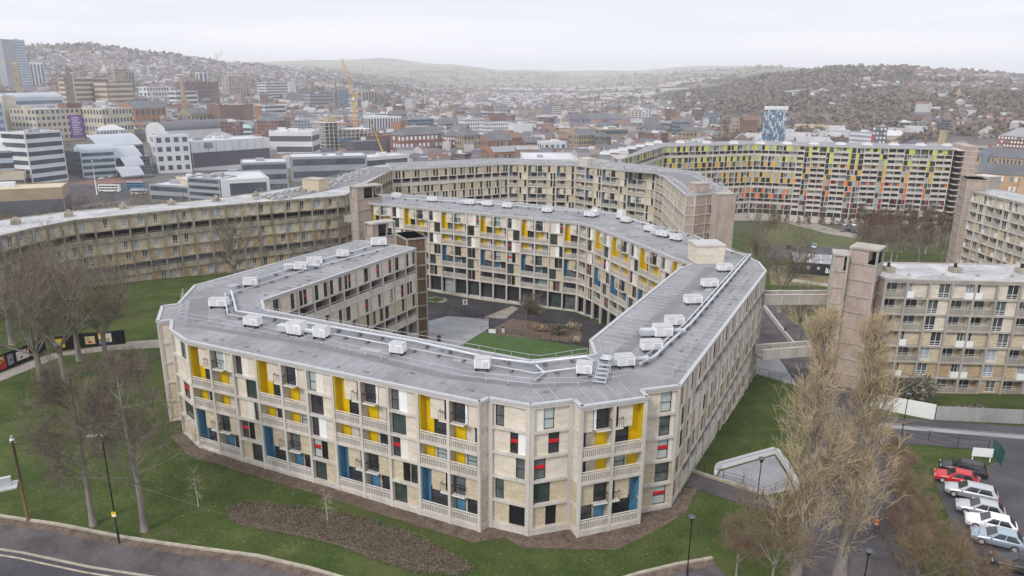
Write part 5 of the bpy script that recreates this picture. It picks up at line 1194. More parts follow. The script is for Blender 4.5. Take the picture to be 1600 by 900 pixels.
extra(t, 'panel_joints', lambda Q: [Q.box(fr, fr.L * i / 10, fr.L * i / 10 + .25, .02, .12, z0 + h * .63, z0 + h, M['c_grey']) for i in range(1, 10)])
cb('white windowless box above dark and white car park decks', 424, 256, 490, 258, 206, 30, 'c_white', win=('deck', 1, 3), rm='c_rooflt')
cb('large white box store with a chamfered corner behind the parking decks', 423, 236, 473, 240, 204, 36, 'c_white', rm='c_rooflt')
t, fr, z0, h = cb('pale low theatre with a dark curved roof band behind the car park', 262, 228, 380, 224, 205, 40, 'c_white', rm='c_dark', roof_='vault')
cb('white office with louvred bands under a green copper pyramid', 378, 226, 395, 226, 200, 20, 'c_white', win=('band', 1, 4), roof_='hip', rm='c_copper')
# behind the left block, close
def gb(label, *a, **k): return cb(label, *a, **k)
t, fr, z0, h = gb('dark grey cube with slot windows next to the white framed glass hall', 297, 318, 346, 320, 277, 16, 'c_grey', win=('band', 1, 4), rm='c_rooflt')
gb('cream plant box on the roof side of the dark grey cube', 279, 312, 299, 318, 276, 14, 'c_cream', rm='c_rooflt')
t, fr, z0, h = gb('glass hall inside a thick white portal frame behind the left block roof', 350, 322, 424, 318, 282, 40, 'c_white', rm='c_rooflt', win=None)
extra(t, 'glass_front', lambda Q: Q.box(fr, fr.L * .16, fr.L * .93, -.1, .15, z0, z0 + h * .86, M['c_glass']))
t, fr, z0, h = gb('round ended low office with ribbon glazing and pale roof', 236, 316, 297, 318, 288, 22, 'c_grey', rm='c_rooflt', win=('band', 1, 2))
gb('grey office wing with green glass bands in front of the parking decks', 380, 303, 452, 300, 255, 26, 'c_grey', rm='c_rooflt', win=('band', 1, 3), wm='c_glass')
gb('taller charcoal office box with green glass behind the left block', 456, 284, 575, 282, 246, 28, 'c_grey', rm='c_rooflt', win=('band', 1, 2))
gb('white roofed office with a dark glass front just behind the curving block', 540, 278, 640, 270, 249, 22, 'c_white', rm='c_rooflt', win=('band', 1, 1))
gb('low concrete building with greenish overhanging roof at the left frame edge', -60, 348, 104, 338, 300, 24, 'c_tan', rm='brick_ochre', win=('deck', 1, 1))
gb('flat roofed concrete building with ribbed cream fascia at the left frame edge', -60, 303, 42, 300, 276, 22, 'c_cream', rm='c_tan', win=('deck', 1, 1))
# --- left city centre
cb('long glass office under a silver vaulted roof left of the theatres', 32, 212, 108, 208, 156, 30, 'c_white', roof_='vault', rm='c_silver', win=('band', 1, 5), wm='c_bglass')
cb('cream slab wall tower at the end of the vaulted glass office', 14, 217, 34, 216, 150, 14, 'c_cream')
cb('pale glass office at the left frame edge behind the white office block', -50, 225, 14, 222, 162, 30, 'c_lblue', win=('band', 1, 5), wm='c_bglass')
t, fr, z0, h = cb('cream theatre with a purple banner hanging at its corner', 62, 222, 138, 219, 171, 38, 'c_cream', win=('grid', 10, 5), rm='c_rooflt')
Q = extra(t, 'banner', lambda Q: Q.box(fr, fr.L * .66, fr.L * .99, .2, .5, z0 + h * .05, z0 + h * .78, M['c_purple']))
extra(t, 'banner_writing', lambda Q: [Q.box(fr, fr.L * .70, fr.L * (.70 + rnd.uniform(.1, .2)), .5, .56, z0 + h * (.14 + .055 * i), z0 + h * (.15 + .055 * i) + .35, M['white']) for i in range(11)])
extra(t, 'brick_stage_tower', lambda Q: Q.box(fr, fr.L * .66, fr.L * .98, -14, -.3, z0 + h, z0 + h * 1.16, M['c_brown']))
cb('yellow cream theatre of stacked octagonal tiers', 166, 222, 212, 220, 170, 30, 'c_cream', rm='c_rooflt', win=('grid', 9, 4))
cb('low white wing with a row of small windows left of the octagonal theatre', 160, 226, 200, 226, 204, 16, 'c_white', roof_='hip', rm='c_rooflt', win=('grid', 9, 2))
cb('brick hall with orange gables right of the octagonal theatre', 214, 200, 262, 197, 170, 30, 'c_orange', roof_='gable', rm='c_slate', win=('grid', 6, 2))
cb('brown and cream banded office complex with stepped wings', 120, 168, 176, 165, 122, 30, 'c_cream', win=('band', 1, 6), wm='c_brown', rm='c_brown')
cb('right wing of brown banded offices under a blue roof', 172, 168, 212, 166, 128, 26, 'c_brown', win=('band', 1, 5), wm='c_cream', rm='c_bglass')
cb('teal glazed sloping block in front of the brown banded offices', 150, 162, 176, 161, 138, 14, 'c_bglass', roof_='gable', rm='c_copper')
cb('slim beige flat tower of a pair left of the brown brick offices', 184, 150, 203, 150, 108, 14, 'c_tan', win=('grid', 5, 12)); cb('slim grey flat tower of a pair left of the brown brick offices', 201, 150, 214, 150, 110, 14, 'c_grey', win=('strip', 3, 1))
cb('long white fronted building with tall windows under the blue glazed attic', 232, 160, 290, 157, 136, 20, 'c_white', win=('grid', 14, 3)); cb('dark brown brick office slab behind the cream spire', 293, 168, 345, 167, 128, 26, 'c_brown', win=('grid', 16, 6))
cb('white block with dark window bands behind the cream spire', 277, 172, 311, 171, 143, 16, 'c_white', win=('band', 1, 4)); cb('pink and cream tower of flats with irregular windows', 360, 158, 394, 157, 119, 20, 'brick_pink', win=('grid', 8, 13))
cb('white and grey striped office slab with a white end stair', 416, 160, 452, 159, 129, 18, 'c_white', win=('band', 1, 7)); cb('white stair tower at the end of the striped office', 453, 158, 464, 158, 130, 16, 'c_white', win=None)
cb('twin white flats on the hill in the middle distance', 312, 132, 326, 132, 113, 16, 'c_white', win=('strip', 2, 1)); cb('white and grey tower flats with vertical stripes near the glass tower', 52, 140, 74, 140, 97, 18, 'c_white', win=('strip', 4, 1))
t, fr, z0, h = cb('tall slab university tower with a blue glass face on the skyline', 34, 142, 51, 142, 62, 26, 'c_bglass', win=('band', 1, 19), wm='c_lblue'); extra(t, 'grey_end_wall', lambda Q: Q.box(fr, -26, 0, -24, .2, z0 - 5, z0 + h, M['c_grey']))
cb('windowless brown brick theatre box with a pale roof', 346, 197, 398, 196, 164, 40, 'c_brown', rm='c_rooflt'); cb('square orange brick campanile with an olive dome', 402, 212, 412, 212, 166, 9, 'c_orange', roof_='hip', rm='c_tan')
cb('yellow stone hall with arched windows by the brick campanile', 416, 214, 440, 213, 186, 16, 'c_tan', roof_='gable', rm='c_slate', win=('grid', 5, 2)); cb('pale framed office with grey floors and a white end', 414, 186, 448, 185, 165, 18, 'c_white', win=('band', 1, 3))
cb('low dark glass offices with a brown top in the centre distance', 486, 168, 526, 167, 146, 22, 'c_dark', win=('band', 1, 4), wm='c_grey'); cb('green grey glass tower beside the tower crane', 531, 170, 546, 170, 141, 16, 'c_bglass', win=('grid', 5, 8)); cb('pink brown flats tower right of the tower crane', 567, 166, 590, 165, 143, 18, 'brick_pink', win=('strip', 5, 1))
# concrete frame under construction
A, B = gp(510, 244), gp(582, 241); fr = Fr(A, B); z0 = ground(*A); t = empty('construction_frame', (*A, z0), 0, 'open concrete frame of a building under construction around the crane mast', 'building'); Q = MB(); S1 = MB(); hh = zat(510, 192, A[1]) - z0
for i in range(12):
    for o_ in (-24, -12, 0): Q.box(fr, fr.L * i / 11 - .35, fr.L * i / 11 + .35, o_ - .35, o_ + .35, z0 - 3, z0 + hh * (1 if i < 5 else .78), M['c_cream'])
for j in range(10): S1.box(fr, -.5, (fr.L if j < 8 else fr.L * 5 / 11) + .5, -24.5, .5, z0 + hh * j / 9 - .3, z0 + hh * j / 9, M['c_rooflt'])
Q.box(fr, fr.L * .15, fr.L * .32, -20, -8, z0, z0 + hh * 1.15, M['c_tan']); local(Q, *t.location).build('columns', t); local(S1, *t.location).build('floor_slabs', t); extra(t, 'blue_sheeting', lambda Q: [Q.box(fr, fr.L * (.28 + .1 * i), fr.L * (.36 + .1 * i), .5, .7, z0 + hh * (.38 + .05 * (i % 2)), z0 + hh * .52, M['blue']) for i in range(3)]); FOOT.append((A[0] + 25, A[1] + 10, 34))
# cranes
def lattice(Q, P0, P1, w, m, n=18):
    P0, P1 = Vector(P0), Vector(P1); d = (P1 - P0).normalized(); x = d.orthogonal().normalized() if abs(d.z) < .99 else Vector((1, 0, 0)); y = d.cross(x); c = [(x * a + y * b) * w / 2 for a, b in ((1, 1), (-1, 1), (-1, -1), (1, -1))]
    for k in c: Q.tube([P0 + k, P1 + k], w * .08, m, 4, False)
    for i in range(n):
        a, b = P0.lerp(P1, i / n), P0.lerp(P1, (i + 1) / n)
        for j in range(4): Q.tube([a + c[j], b + c[(j + 1) % 4]], w * .05, m, 3, False)
X, Y = gp(557, 236); z0 = ground(X, Y); t = empty('tower_crane', (X, Y, z0), 0, 'yellow tower crane with a raised jib over the unfinished concrete frame', 'crane'); zt = zat(552, 152, Y); X1 = at(553, 152, zt)[0]; Q = MB(); lattice(Q, (0, 0, 0), (0, 0, zt - z0), 2.6, M['c_crane'], 22); Q.build('mast', t)
Q = MB(); zj = zat(533, 92, Y); xj = ray(533, 92)[0] * (Y / ray(533, 92)[1]); lattice(Q, (0, 0, zt - z0), (xj - X, 2, zj - z0), 1.5, M['c_crane'], 20); Q.build('jib', t); Q = MB(); lattice(Q, (0, 0, zt - z0), (7, 0, zt - z0 + 1), 1.6, M['c_crane'], 5); Q.box(ID, 5, 8, -1, 1, zt - z0 - 2, zt - z0, M['c_grey']); Q.tube([(3, 0, zt - z0), (2, 0, zt - z0 + 9)], .3, M['c_crane'], 4); Q.tube([(2, 0, zt - z0 + 9), ((xj - X) * .9, 2, (zj - z0) * .99)], .1, M['c_dark'], 3); Q.build('counter_jib', t)
Q = MB(); Q.box(ID, -1.3, 1.3, -2.6, -1.3, zt - z0 - 2.5, zt - z0, M['c_white']); Q.build('cab', t)
X, Y = gp(606, 262); z0 = ground(X, Y); t = empty('mobile_crane', (X, Y, z0), 0, 'mobile crane with a leaning yellow boom and red steel beside it', 'crane'); z1 = zat(579, 189, Y); x1 = ray(579, 189)[0] * (Y / ray(579, 189)[1]); Q = MB(); Q.tube([(0, 0, 2.5), (x1 - X, 0, z1 - z0)], [.7, .35], M['c_crane'], 4); Q.build('boom', t); Q = MB(); Q.box(ID, -5, 4, -1.3, 1.3, 1, 2.6, M['c_crane']); Q.box(ID, 4, 6, -1.3, 1.3, .8, 3.2, M['c_crane']); Q.build('carrier', t)
for k in range(4): Q = MB(); Q.tube([(-4 + 2.8 * k, -1.4, .6), (-4 + 2.8 * k, 1.4, .6)], .6, M['black'], 10); Q.build('wheel', t)
for px, yb, yt, lb in ((342, 128, 84, 'faint pinkish tower crane on the far left hillside'), (168, 125, 88, 'faint red tower crane behind the brown banded offices')):
    X, Y = gp(px, yb); z0 = ground(X, Y); t = empty('tower_crane', (X, Y, z0), 0, lb, 'crane'); Q = MB(); zt = zat(px, yt, Y) - z0; lattice(Q, (0, 0, 0), (0, 0, zt), 3, M['brick_pink'], 14); Q.build('mast', t); Q = MB(); lattice(Q, (0, 0, zt * .8), (22, 0, zt * 1.1), 1.8, M['brick_pink'], 10); Q.build('jib', t)
# spires and towers
def spire(label, px, yb, ysh, yt, w, m, cat='church tower'):
    X, Y = gp(px, yb); z0 = ground(X, Y); zs = zat(px, ysh, Y) - z0; zt = zat(px, yt, Y) - z0; t = empty('church_tower', (X, Y, z0), .4, label, cat); Q = MB(); Q.box(ID, -w, w, -w, w, -4, zs, M[m])
    for sx in (-1, 1):
        for sy in (-1, 1): Q.box(ID, sx * w - .5, sx * w + .5, sy * w - .5, sy * w + .5, -3, zs, M[m]); Q.tube([(sx * w, sy * w, zs), (sx * w, sy * w, zs + w * 1.4)], [w * .25, .05], M[m], 5)
    for k in range(2): Q.box(ID, -.8, .8, -w - .08, w + .08, zs * (.45 + .3 * k), zs * (.6 + .3 * k), M['c_dark'])
    Q.build('tower', t); Q = MB(); Q.tube([(0, 0, zs), (0, 0, zs + (zt - zs) * .5), (0, 0, zt)], [w * 1.05, w * .5, .15], M[m], 8, True, False); Q.build('spire', t); FOOT.append((X, Y, w * 1.6))
spire('slender cream church spire in front of the brown office slab', 291, 190, 152, 116, 3.6, 'c_tan'); spire('dark stone town hall tower with a clock stage and pinnacles', 114, 174, 122, 98, 4.6, 'c_stone', 'clock tower')
spire('thin dark church spire left of the tower crane', 527, 178, 146, 122, 3, 'c_stone'); spire('square tan stone church tower in front of the university tower', 31, 150, 100, 97, 5, 'c_tan'); spire('pale church spire on the right hand hillside above a blue roof', 1496, 160, 148, 136, 4.5, 'c_tan')
cb('stone church nave with a steep gable right of the cream spire', 300, 196, 330, 195, 178, 24, 'c_tan', roof_='gable', rm='c_slate', win=('grid', 5, 1))
# --- centre
cb('pale office with tall vertical fins between white piers', 576, 212, 628, 211, 183, 24, 'c_white', win=('strip', 12, 1), rm='c_rooflt'); cb('blue glass office with an orange brick end', 636, 210, 678, 208, 187, 20, 'c_bglass', win=('band', 1, 4)); cb('orange brick end bay of the blue glass office', 626, 212, 636, 211, 190, 14, 'c_orange')
cb('red brick mansion block with white windows and a grey centre bay', 627, 246, 698, 242, 212, 20, 'c_brick', roof_='hip', rm='c_slate', win=('grid', 11, 3), wm='white'); cb('red brick terrace with dormers right of the mansion block', 699, 246, 724, 245, 213, 18, 'c_brick', roof_='hip', rm='c_slate', win=('grid', 6, 4), wm='white'); cb('ornate pale stone corner building at the end of the brick terrace', 725, 248, 752, 246, 212, 18, 'c_tan', roof_='hip', rm='c_slate', win=('grid', 5, 4))
cb('brown shed roofed building behind the mobile crane', 578, 243, 632, 240, 213, 26, 'c_brown', rm='c_brown'); cb('charcoal clad box right of the unfinished frame', 553, 250, 604, 248, 222, 26, 'c_dark', rm='c_dark')
cb('long white stone department building with regular windows', 758, 222, 800, 221, 192, 24, 'c_white', win=('grid', 14, 5)); cb('white blank end of the department building', 801, 222, 832, 221, 194, 22, 'c_white'); cb('white block with small windows left of the department building', 727, 216, 757, 215, 186, 20, 'c_white', win=('grid', 8, 5)); cb('pale blue office behind the white blocks', 738, 192, 792, 191, 176, 22, 'c_lblue', win=('band', 1, 3))
cb('red brown brick works with gables behind the block roof', 762, 258, 800, 256, 220, 18, 'c_orange', roof_='gable', rm='c_slate', win=('grid', 6, 3)); cb('steep gabled dark brick chapel', 792, 246, 816, 244, 216, 16, 'c_brown', roof_='gable', rm='c_brown'); cb('low red brick workshop with a grey roof', 772, 262, 814, 260, 238, 14, 'c_orange', roof_='gable', rm='c_roofgr', win=('grid', 6, 1))
cb('large white flat roofed hall right behind the block', 818, 312, 902, 312, 249, 46, 'c_white', roof_='flat', rm='c_rooflt'); cb('grey windowed plant block behind the white flat roofed hall', 850, 246, 884, 245, 222, 18, 'c_white', win=('grid', 4, 1), rm='c_rooflt')
cb('long cream Georgian style terrace behind the white hall', 812, 228, 852, 227, 212, 14, 'c_cream', roof_='hip', rm='c_slate', win=('grid', 12, 2)); cb('ornate brown stone block with gabled dormers', 903, 244, 934, 242, 212, 18, 'c_tan', roof_='gable', rm='c_slate', win=('grid', 8, 4)); cb('ornate brown stone wing with dark pointed dormers', 934, 244, 954, 243, 214, 16, 'c_stone', roof_='hip', rm='c_slate', win=('grid', 5, 4))
cb('yellow tan windowless block behind the ornate stone block', 890, 224, 922, 222, 203, 20, 'c_tan', rm='c_tan'); cb('tan office with white rooftop plant', 936, 226, 981, 224, 202, 20, 'c_tan', rm='c_rooflt', win=('band', 1, 2)); cb('pink brick box behind the ornate block at the roof edge', 917, 262, 937, 261, 234, 10, 'brick_pink')
cb('cream and white tower flats with balconies', 985, 192, 1002, 192, 172, 14, 'c_cream', win=('grid', 3, 6)); cb('white wing of the cream tower flats', 1003, 192, 1017, 191, 172, 14, 'c_white', win=('grid', 3, 6)); cb('lilac brick warehouse range', 896, 200, 972, 198, 186, 26, 'c_lilac', rm='c_slate', roof_='gable', win=('grid', 18, 2))
cb('dark glass office with a dark red cap and white frame', 1056, 214, 1076, 213, 190, 16, 'c_bglass', win=('band', 1, 4)); cb('low red brick and white office left of the dark glass one', 1022, 214, 1056, 213, 192, 20, 'c_brick', win=('band', 1, 3), rm='c_rooflt'); cb('red brown tower of flats before the wooded slope', 1086, 197, 1104, 196, 171, 16, 'c_brown', win=('grid', 5, 8)); cb('blue grey flats beside the red brown tower', 1105, 198, 1120, 197, 176, 14, 'c_bglass', win=('grid', 4, 6))
cb('tan block beside white shop fronts behind the far roof', 1022, 232, 1048, 231, 208, 14, 'c_tan'); cb('cream tan cube right of the red and white shop', 1070, 230, 1088, 229, 207, 12, 'c_tan', win=('grid', 3, 3)); cb('brick warehouse with a raking parapet left of the blue tower', 1160, 218, 1182, 217, 188, 16, 'c_brown', roof_='gable', rm='c_brown'); cb('tan flats in front of the raking brick warehouse', 1138, 218, 1158, 217, 188, 14, 'c_tan', win=('grid', 4, 5)); cb('orange brick range with grey roof left of the glass office', 985, 206, 1030, 205, 192, 18, 'c_orange', roof_='gable', rm='c_roofgr', win=('grid', 8, 2))
# blue patterned tower
A, B = gp(1187, 246), gp(1223, 246); fr = Fr(A, B); z0 = ground(*A); zt = zat(1187, 171, A[1]); t = empty('tower_block', (*A, z0), 0, 'tall blue tower chequered with white and dark panels above the colourful block', 'tower'); Q = MB(); Q.box(fr, 0, fr.L, -18, 0, z0 - 3, zt, M['c_bglass']); local(Q, *t.location).build('wall', t); Q = MB(); Q.box(fr, -.3, fr.L + .3, -18.3, .3, zt, zt + 2.5, M['c_white']); local(Q, *t.location).build('roof_band', t)
M['c_tblue'] = mat('mid_blue_panel', (.06, .17, .30), .4, .1, .1)
cells = [(i, j) for j in range(18) for i in range(12)]; rnd.shuffle(cells); hh = (zt - z0) / 18
for n_, (i, j) in enumerate(cells):
    a = fr.L * i / 12; Q = MB() if n_ < 100 else (Q if n_ > 100 else MB()); Q.box(fr, a + .1, a + fr.L / 12 * rnd.uniform(.45, .9), .02, .12, z0 + hh * j + .3, z0 + hh * j + hh * rnd.choice([.95, .95, 1.8]), M[rnd.choice(['c_white', 'c_tblue', 'c_dark', 'c_tblue', 'c_lblue'])])
    if n_ < 100: local(Q, *t.location).build('panel', t)
local(Q, *t.location).build('panel', t)['kind'] = 'stuff'
FOOT.append((A[0] + 8, A[1] + 8, 16))
# --- right
cb('white and grey banded office with a red stair strip', 1323, 240, 1360, 240, 205, 18, 'c_grey', win=('band', 1, 5), wm='c_white', rm='c_rooflt'); t, fr, z0, h = cb('dark office with white framed windows and a red strip', 1358, 240, 1381, 239, 198, 18, 'c_dark', win=('grid', 4, 6), wm='c_white', rm='c_rooflt'); extra(t, 'red_strip', lambda Q: Q.box(fr, .2, 1.8, .1, .3, z0, z0 + h * .7, M['red']))
cb('white cubic house on the dark slope', 1402, 206, 1424, 205, 190, 12, 'c_white', win=('band', 1, 2), rm='c_rooflt')
X, Y = gp(1466, 262); z0 = ground(X, Y); zt = zat(1468, 187, Y) - z0; t = empty('chimney', (X, Y, z0), 0, 'tan brick chimney with a dark collar rising behind the colourful block', 'chimney'); w = 3.1; Q = MB(); Q.tube([(0, 0, -3), (0, 0, zt * .8)], [w * 1.25, w], M['c_tan'], 4, True, False); Q.build('shaft', t); Q = MB(); Q.tube([(0, 0, zt * .8), (0, 0, zt)], [w * 1.1, w * 1.1], M['c_dark'], 4, True, False); [Q.box(ID, -w * .85, w * .85, -w * .85, w * .85, zt * (.83 + .05 * k), zt * (.84 + .05 * k), M['c_grey']) for k in range(3)]; Q.build('collar', t); FOOT.append((X, Y, 6))
t, fr, z0, h = cb('long sand brick hotel with a grey roof and a glazed gable', 1508, 280, 1640, 286, 243, 18, 'c_sand', win=('grid', 22, 3), roof_='hip', rm='c_slate'); extra(t, 'glazed_gable', lambda Q: Q.box(fr, fr.L * .17, fr.L * .24, .1, 1.2, z0, z0 + h * 1.25, M['c_bglass']))
cb('sand brick wing with lilac grey roof in front of the hotel', 1522, 300, 1640, 306, 270, 18, 'c_sand', win=('grid', 16, 2), roof_='gable', rm='c_slate', wm='white'); cb('sand brick end block with dark side wall at the right frame edge', 1588, 312, 1640, 314, 278, 14, 'c_sand', rm='c_roofgr')
cb('red and white framed apartment building with a hipped grey roof', 1555, 236, 1640, 238, 212, 22, 'c_brick', win=('grid', 16, 4), wm='white', roof_='hip', rm='c_roofgr'); cb('long pale low office behind the chimney', 1440, 242, 1552, 243, 224, 16, 'c_cream', win=('band', 1, 3)); cb('low cream sheds right of the dark strip office', 1385, 224, 1410, 224, 212, 16, 'c_cream', roof_='gable', rm='c_rooflt')
cb('long white sheds under the wooded slope left', 1225, 216, 1300, 214, 203, 20, 'c_white', rm='c_rooflt'); cb('tan terrace behind the long white sheds', 1240, 207, 1325, 206, 199, 14, 'c_tan', roof_='gable', rm='c_tan')
cb('white cube frame building on the hillside', 1225, 156, 1238, 156, 142, 20, 'c_white', win=('band', 1, 2)); cb('pair of white and grey blocks on the hillside, left one', 1268, 151, 1284, 151, 140, 20, 'c_white', win=('strip', 4, 1)); cb('pair of white and grey blocks on the hillside, right one', 1286, 151, 1306, 151, 141, 20, 'c_white', win=('strip', 3, 1)); cb('long blue roof below the hillside spire', 1474, 160, 1514, 160, 157, 24, 'c_white', roof_='gable', rm='c_lblue')
# roof bubbles on the colourful block
for i in range(18):
    k = i / 17; q = (945 + 90 * min(1, k * 2.6), 241 - 19 * min(1, k * 2.6)) if k < .38 else (1040 + (k - .38) / .62 * 440, 223 + (k - .38) / .62 * 5); x, y = at(*q); t = empty('roof_vent', (x, y, .02), 0, 'white domed vent on the roof of the colourful block', 'vent', 'white vents along the colourful block roof'); Q = MB(); Q.box(ID, -2, 2, -1.5, 1.5, 0, .7, M['white']); Q.box(ID, -1.5, 1.5, -1, 1, .7, 1.3, M['c_rooflt']); Q.build('casing', t)
# --- generic streets of the city centre: each one a building of its own
def generic():
    out = []; r = random.Random(21); tries = 0
    while len(out) < 205 and tries < 12000:
        tries += 1; px = r.uniform(-60, 1660); d = 430 * (1900 / 430) ** (r.random() ** .75); q = ray(px, 200); h_ = math.hypot(q[0], q[1]); x, y = q[0] / h_ * d, q[1] / h_ * d
        if px > 1060 and d > 1000 or (px > 1120 and d > 620): continue
        if d < 640 and px < 600 or d < 640 and px < 975 or px < 330 and d < 1000 and r.random() < .85: continue
        w = r.uniform(13, 32); dep = r.uniform(10, 20); R_ = math.hypot(w, dep) / 2
        if any((x - a) ** 2 + (y - b) ** 2 < (R_ * .85 + c) ** 2 for a, b, c in FOOT): continue
        FOOT.append((x, y, R_)); out.append((px, d, x, y, w, dep))
    return out, r
gen, gr = generic(); gen.sort(key=lambda g: g[1]); rows = [gen[i:i + 26] for i in range(0, len(gen), 26)]
ORD = 'first second third fourth fifth sixth seventh eighth ninth tenth eleventh twelfth thirteenth fourteenth fifteenth sixteenth seventeenth eighteenth nineteenth twentieth twenty-first twenty-second twenty-third twenty-fourth twenty-fifth twenty-sixth'.split()
WN = {'c_brick': 'red brick', 'c_brown': 'brown brick', 'c_cream': 'cream stone', 'c_white': 'white', 'c_tan': 'tan stone', 'c_grey': 'grey clad', 'c_orange': 'orange brick', 'c_lblue': 'pale blue', 'c_sand': 'sand brick', 'c_dark': 'charcoal'}
for ri, row in enumerate(rows):
    row.sort()
    for k, (px, d, x, y, w, dep) in enumerate(row):
        left = px < 520; wall_ = gr.choice(['c_white', 'c_cream', 'c_brick', 'c_grey', 'c_tan', 'c_brown', 'c_brick'] if left else ['c_brick', 'c_brown', 'c_cream', 'c_white', 'c_tan', 'c_white', 'c_orange', 'c_cream', 'c_grey', 'c_brick'])
        rf = gr.choice(['flat', 'gable', 'hip', 'flat']); rm = gr.choice(['c_slate', 'c_roofgr', 'c_slate', 'c_slate', 'c_rred']) if rf != 'flat' else gr.choice(['c_rooflt', 'c_roofgr', 'c_rooflt']); h = gr.uniform(7, 17) if gr.random() < .85 else gr.uniform(18, 30)
        if d > 1300: h *= .9
        ang = math.atan2(y, x) - math.pi / 2 + gr.uniform(-.7, .7); A = (x - math.cos(ang) * w / 2, y - math.sin(ang) * w / 2); B = (x + math.cos(ang) * w / 2, y + math.sin(ang) * w / 2); z0 = ground(x, y) - 1
        nm = {'flat': 'flat', 'gable': 'pitched', 'hip': 'hipped'}[rf]; lb = '%s building with a %s roof, %s from the left in city row %s' % (WN[wall_], nm, ORD[k], ORD[ri][:12])
        house(lb, Fr(A, B), z0, h, dep, wall_, rf, rm, (gr.choice(['grid', 'grid', 'band']), max(3, int(w / 3.6)), max(2, int(h / 3.4))), parts=False)
# beyond that nobody could count them: house rows and trees on the hillsides
def hills():
    r = np.random.default_rng(3); vs, fs, ms = [], [], []; mats_ = [mat('far_house_wall', (.38, .365, .36), .9, c2=(.56, .55, .55), scale=.02), mat('far_house_brick', (.20, .135, .115), .9, c2=(.31, .22, .19), scale=.03), M['c_slate'], mat('far_roof_pale', (.28, .27, .275), .7, c2=(.44, .44, .45), scale=.03), M['c_rred']]
    FT = np.array(FOOT)
    def add(n, px0, px1, d0, d1, dens, wmul=1.0):
        px = r.uniform(px0, px1, n); d = d0 * (d1 / d0) ** r.random(n)
        az = np.array([math.atan2(*ray(p, 150)[:2]) for p in px]); X = d * np.sin(az); Y = d * np.cos(az); c = np.sin(X / 190 + 2 * np.sin(Y / 310)) + np.sin(Y / 150 + X / 260) + r.normal(0, .5, n); k = c > dens
        if d0 < 1200: k &= ~(((X[:, None] - FT[None, :, 0]) ** 2 + (Y[:, None] - FT[None, :, 1]) ** 2) < (FT[None, :, 2] * .9 + 7) ** 2).any(1)
        X, Y, d, az = X[k], Y[k], d[k], az[k]; Z = ground_np(X, Y)
        for x, y, z, a in zip(X, Y, Z, az):
            w = r.uniform(7, 20) * wmul; dp = r.uniform(7, 10) * (1 if wmul < 1.6 else 1.6); h = r.uniform(5, 8) * (1 if r.random() > .05 else 2.2); th = -a + r.choice([0, 0, .5, -.6, 1.57]) + r.normal(0, .12); u = np.array([math.cos(th), math.sin(th)]); v = np.array([-u[1], u[0]]); P = lambda p, q, zz: (x + u[0] * p + v[0] * q, y + u[1] * p + v[1] * q, zz); b = len(vs); z0 = z - 3; z1 = z + h; z2 = z1 + dp * .35
            vs.extend([P(-w / 2, -dp / 2, z0), P(w / 2, -dp / 2, z0), P(w / 2, dp / 2, z0), P(-w / 2, dp / 2, z0), P(-w / 2, -dp / 2, z1), P(w / 2, -dp / 2, z1), P(w / 2, dp / 2, z1), P(-w / 2, dp / 2, z1), P(-w / 2, 0, z2), P(w / 2, 0, z2)])
            wm_ = 0 if r.random() < (.4 if az.mean() < .1 else .25) else 1; rm_ = r.choice([2, 2, 3, 4, 2]) if wmul < 1.6 else 3
            for f, m in (((0, 1, 5, 4), wm_), ((1, 2, 6, 9, 5), wm_), ((2, 3, 7, 6), wm_), ((3, 0, 4, 8, 7), wm_), ((4, 5, 9, 8), rm_), ((6, 7, 8, 9), rm_)): fs.append(tuple(b + i for i in f)); ms.append(m)
    add(3800, 330, 1120, 640, 1600, -1.2, 1.15); add(1500, -100, 330, 900, 1700, -1.2, 1.15); add(13000, -150, 560, 1750, 3300, -.5); add(9000, 380, 900, 1900, 3600, -.2); add(2500, 450, 1060, 3400, 6500, .5); add(3000, 560, 1120, 1500, 2300, .1); add(700, 760, 1120, 2300, 4200, .6, 3.5); add(5000, 1330, 1750, 1850, 2900, -.6); add(700, 1240, 1480, 1500, 1900, .5); add(900, 1440, 1750, 900, 1500, .9); add(500, -60, 1100, 1100, 1700, .6, 1.5); add(250, 1150, 1750, 650, 900, .4, 1.8)
    me = bpy.data.meshes.new('hillside_houses'); me.from_pydata([tuple(map(float, v)) for v in vs], [], fs)
    for m in mats_: me.materials.append(m)
    me.polygons.foreach_set('material_index', ms); o = bpy.data.objects.new('hillside_houses', me); link(o); tag(o, 'thousands of small houses spread over the hillsides beyond the city', 'houses', kind='stuff')
hills()
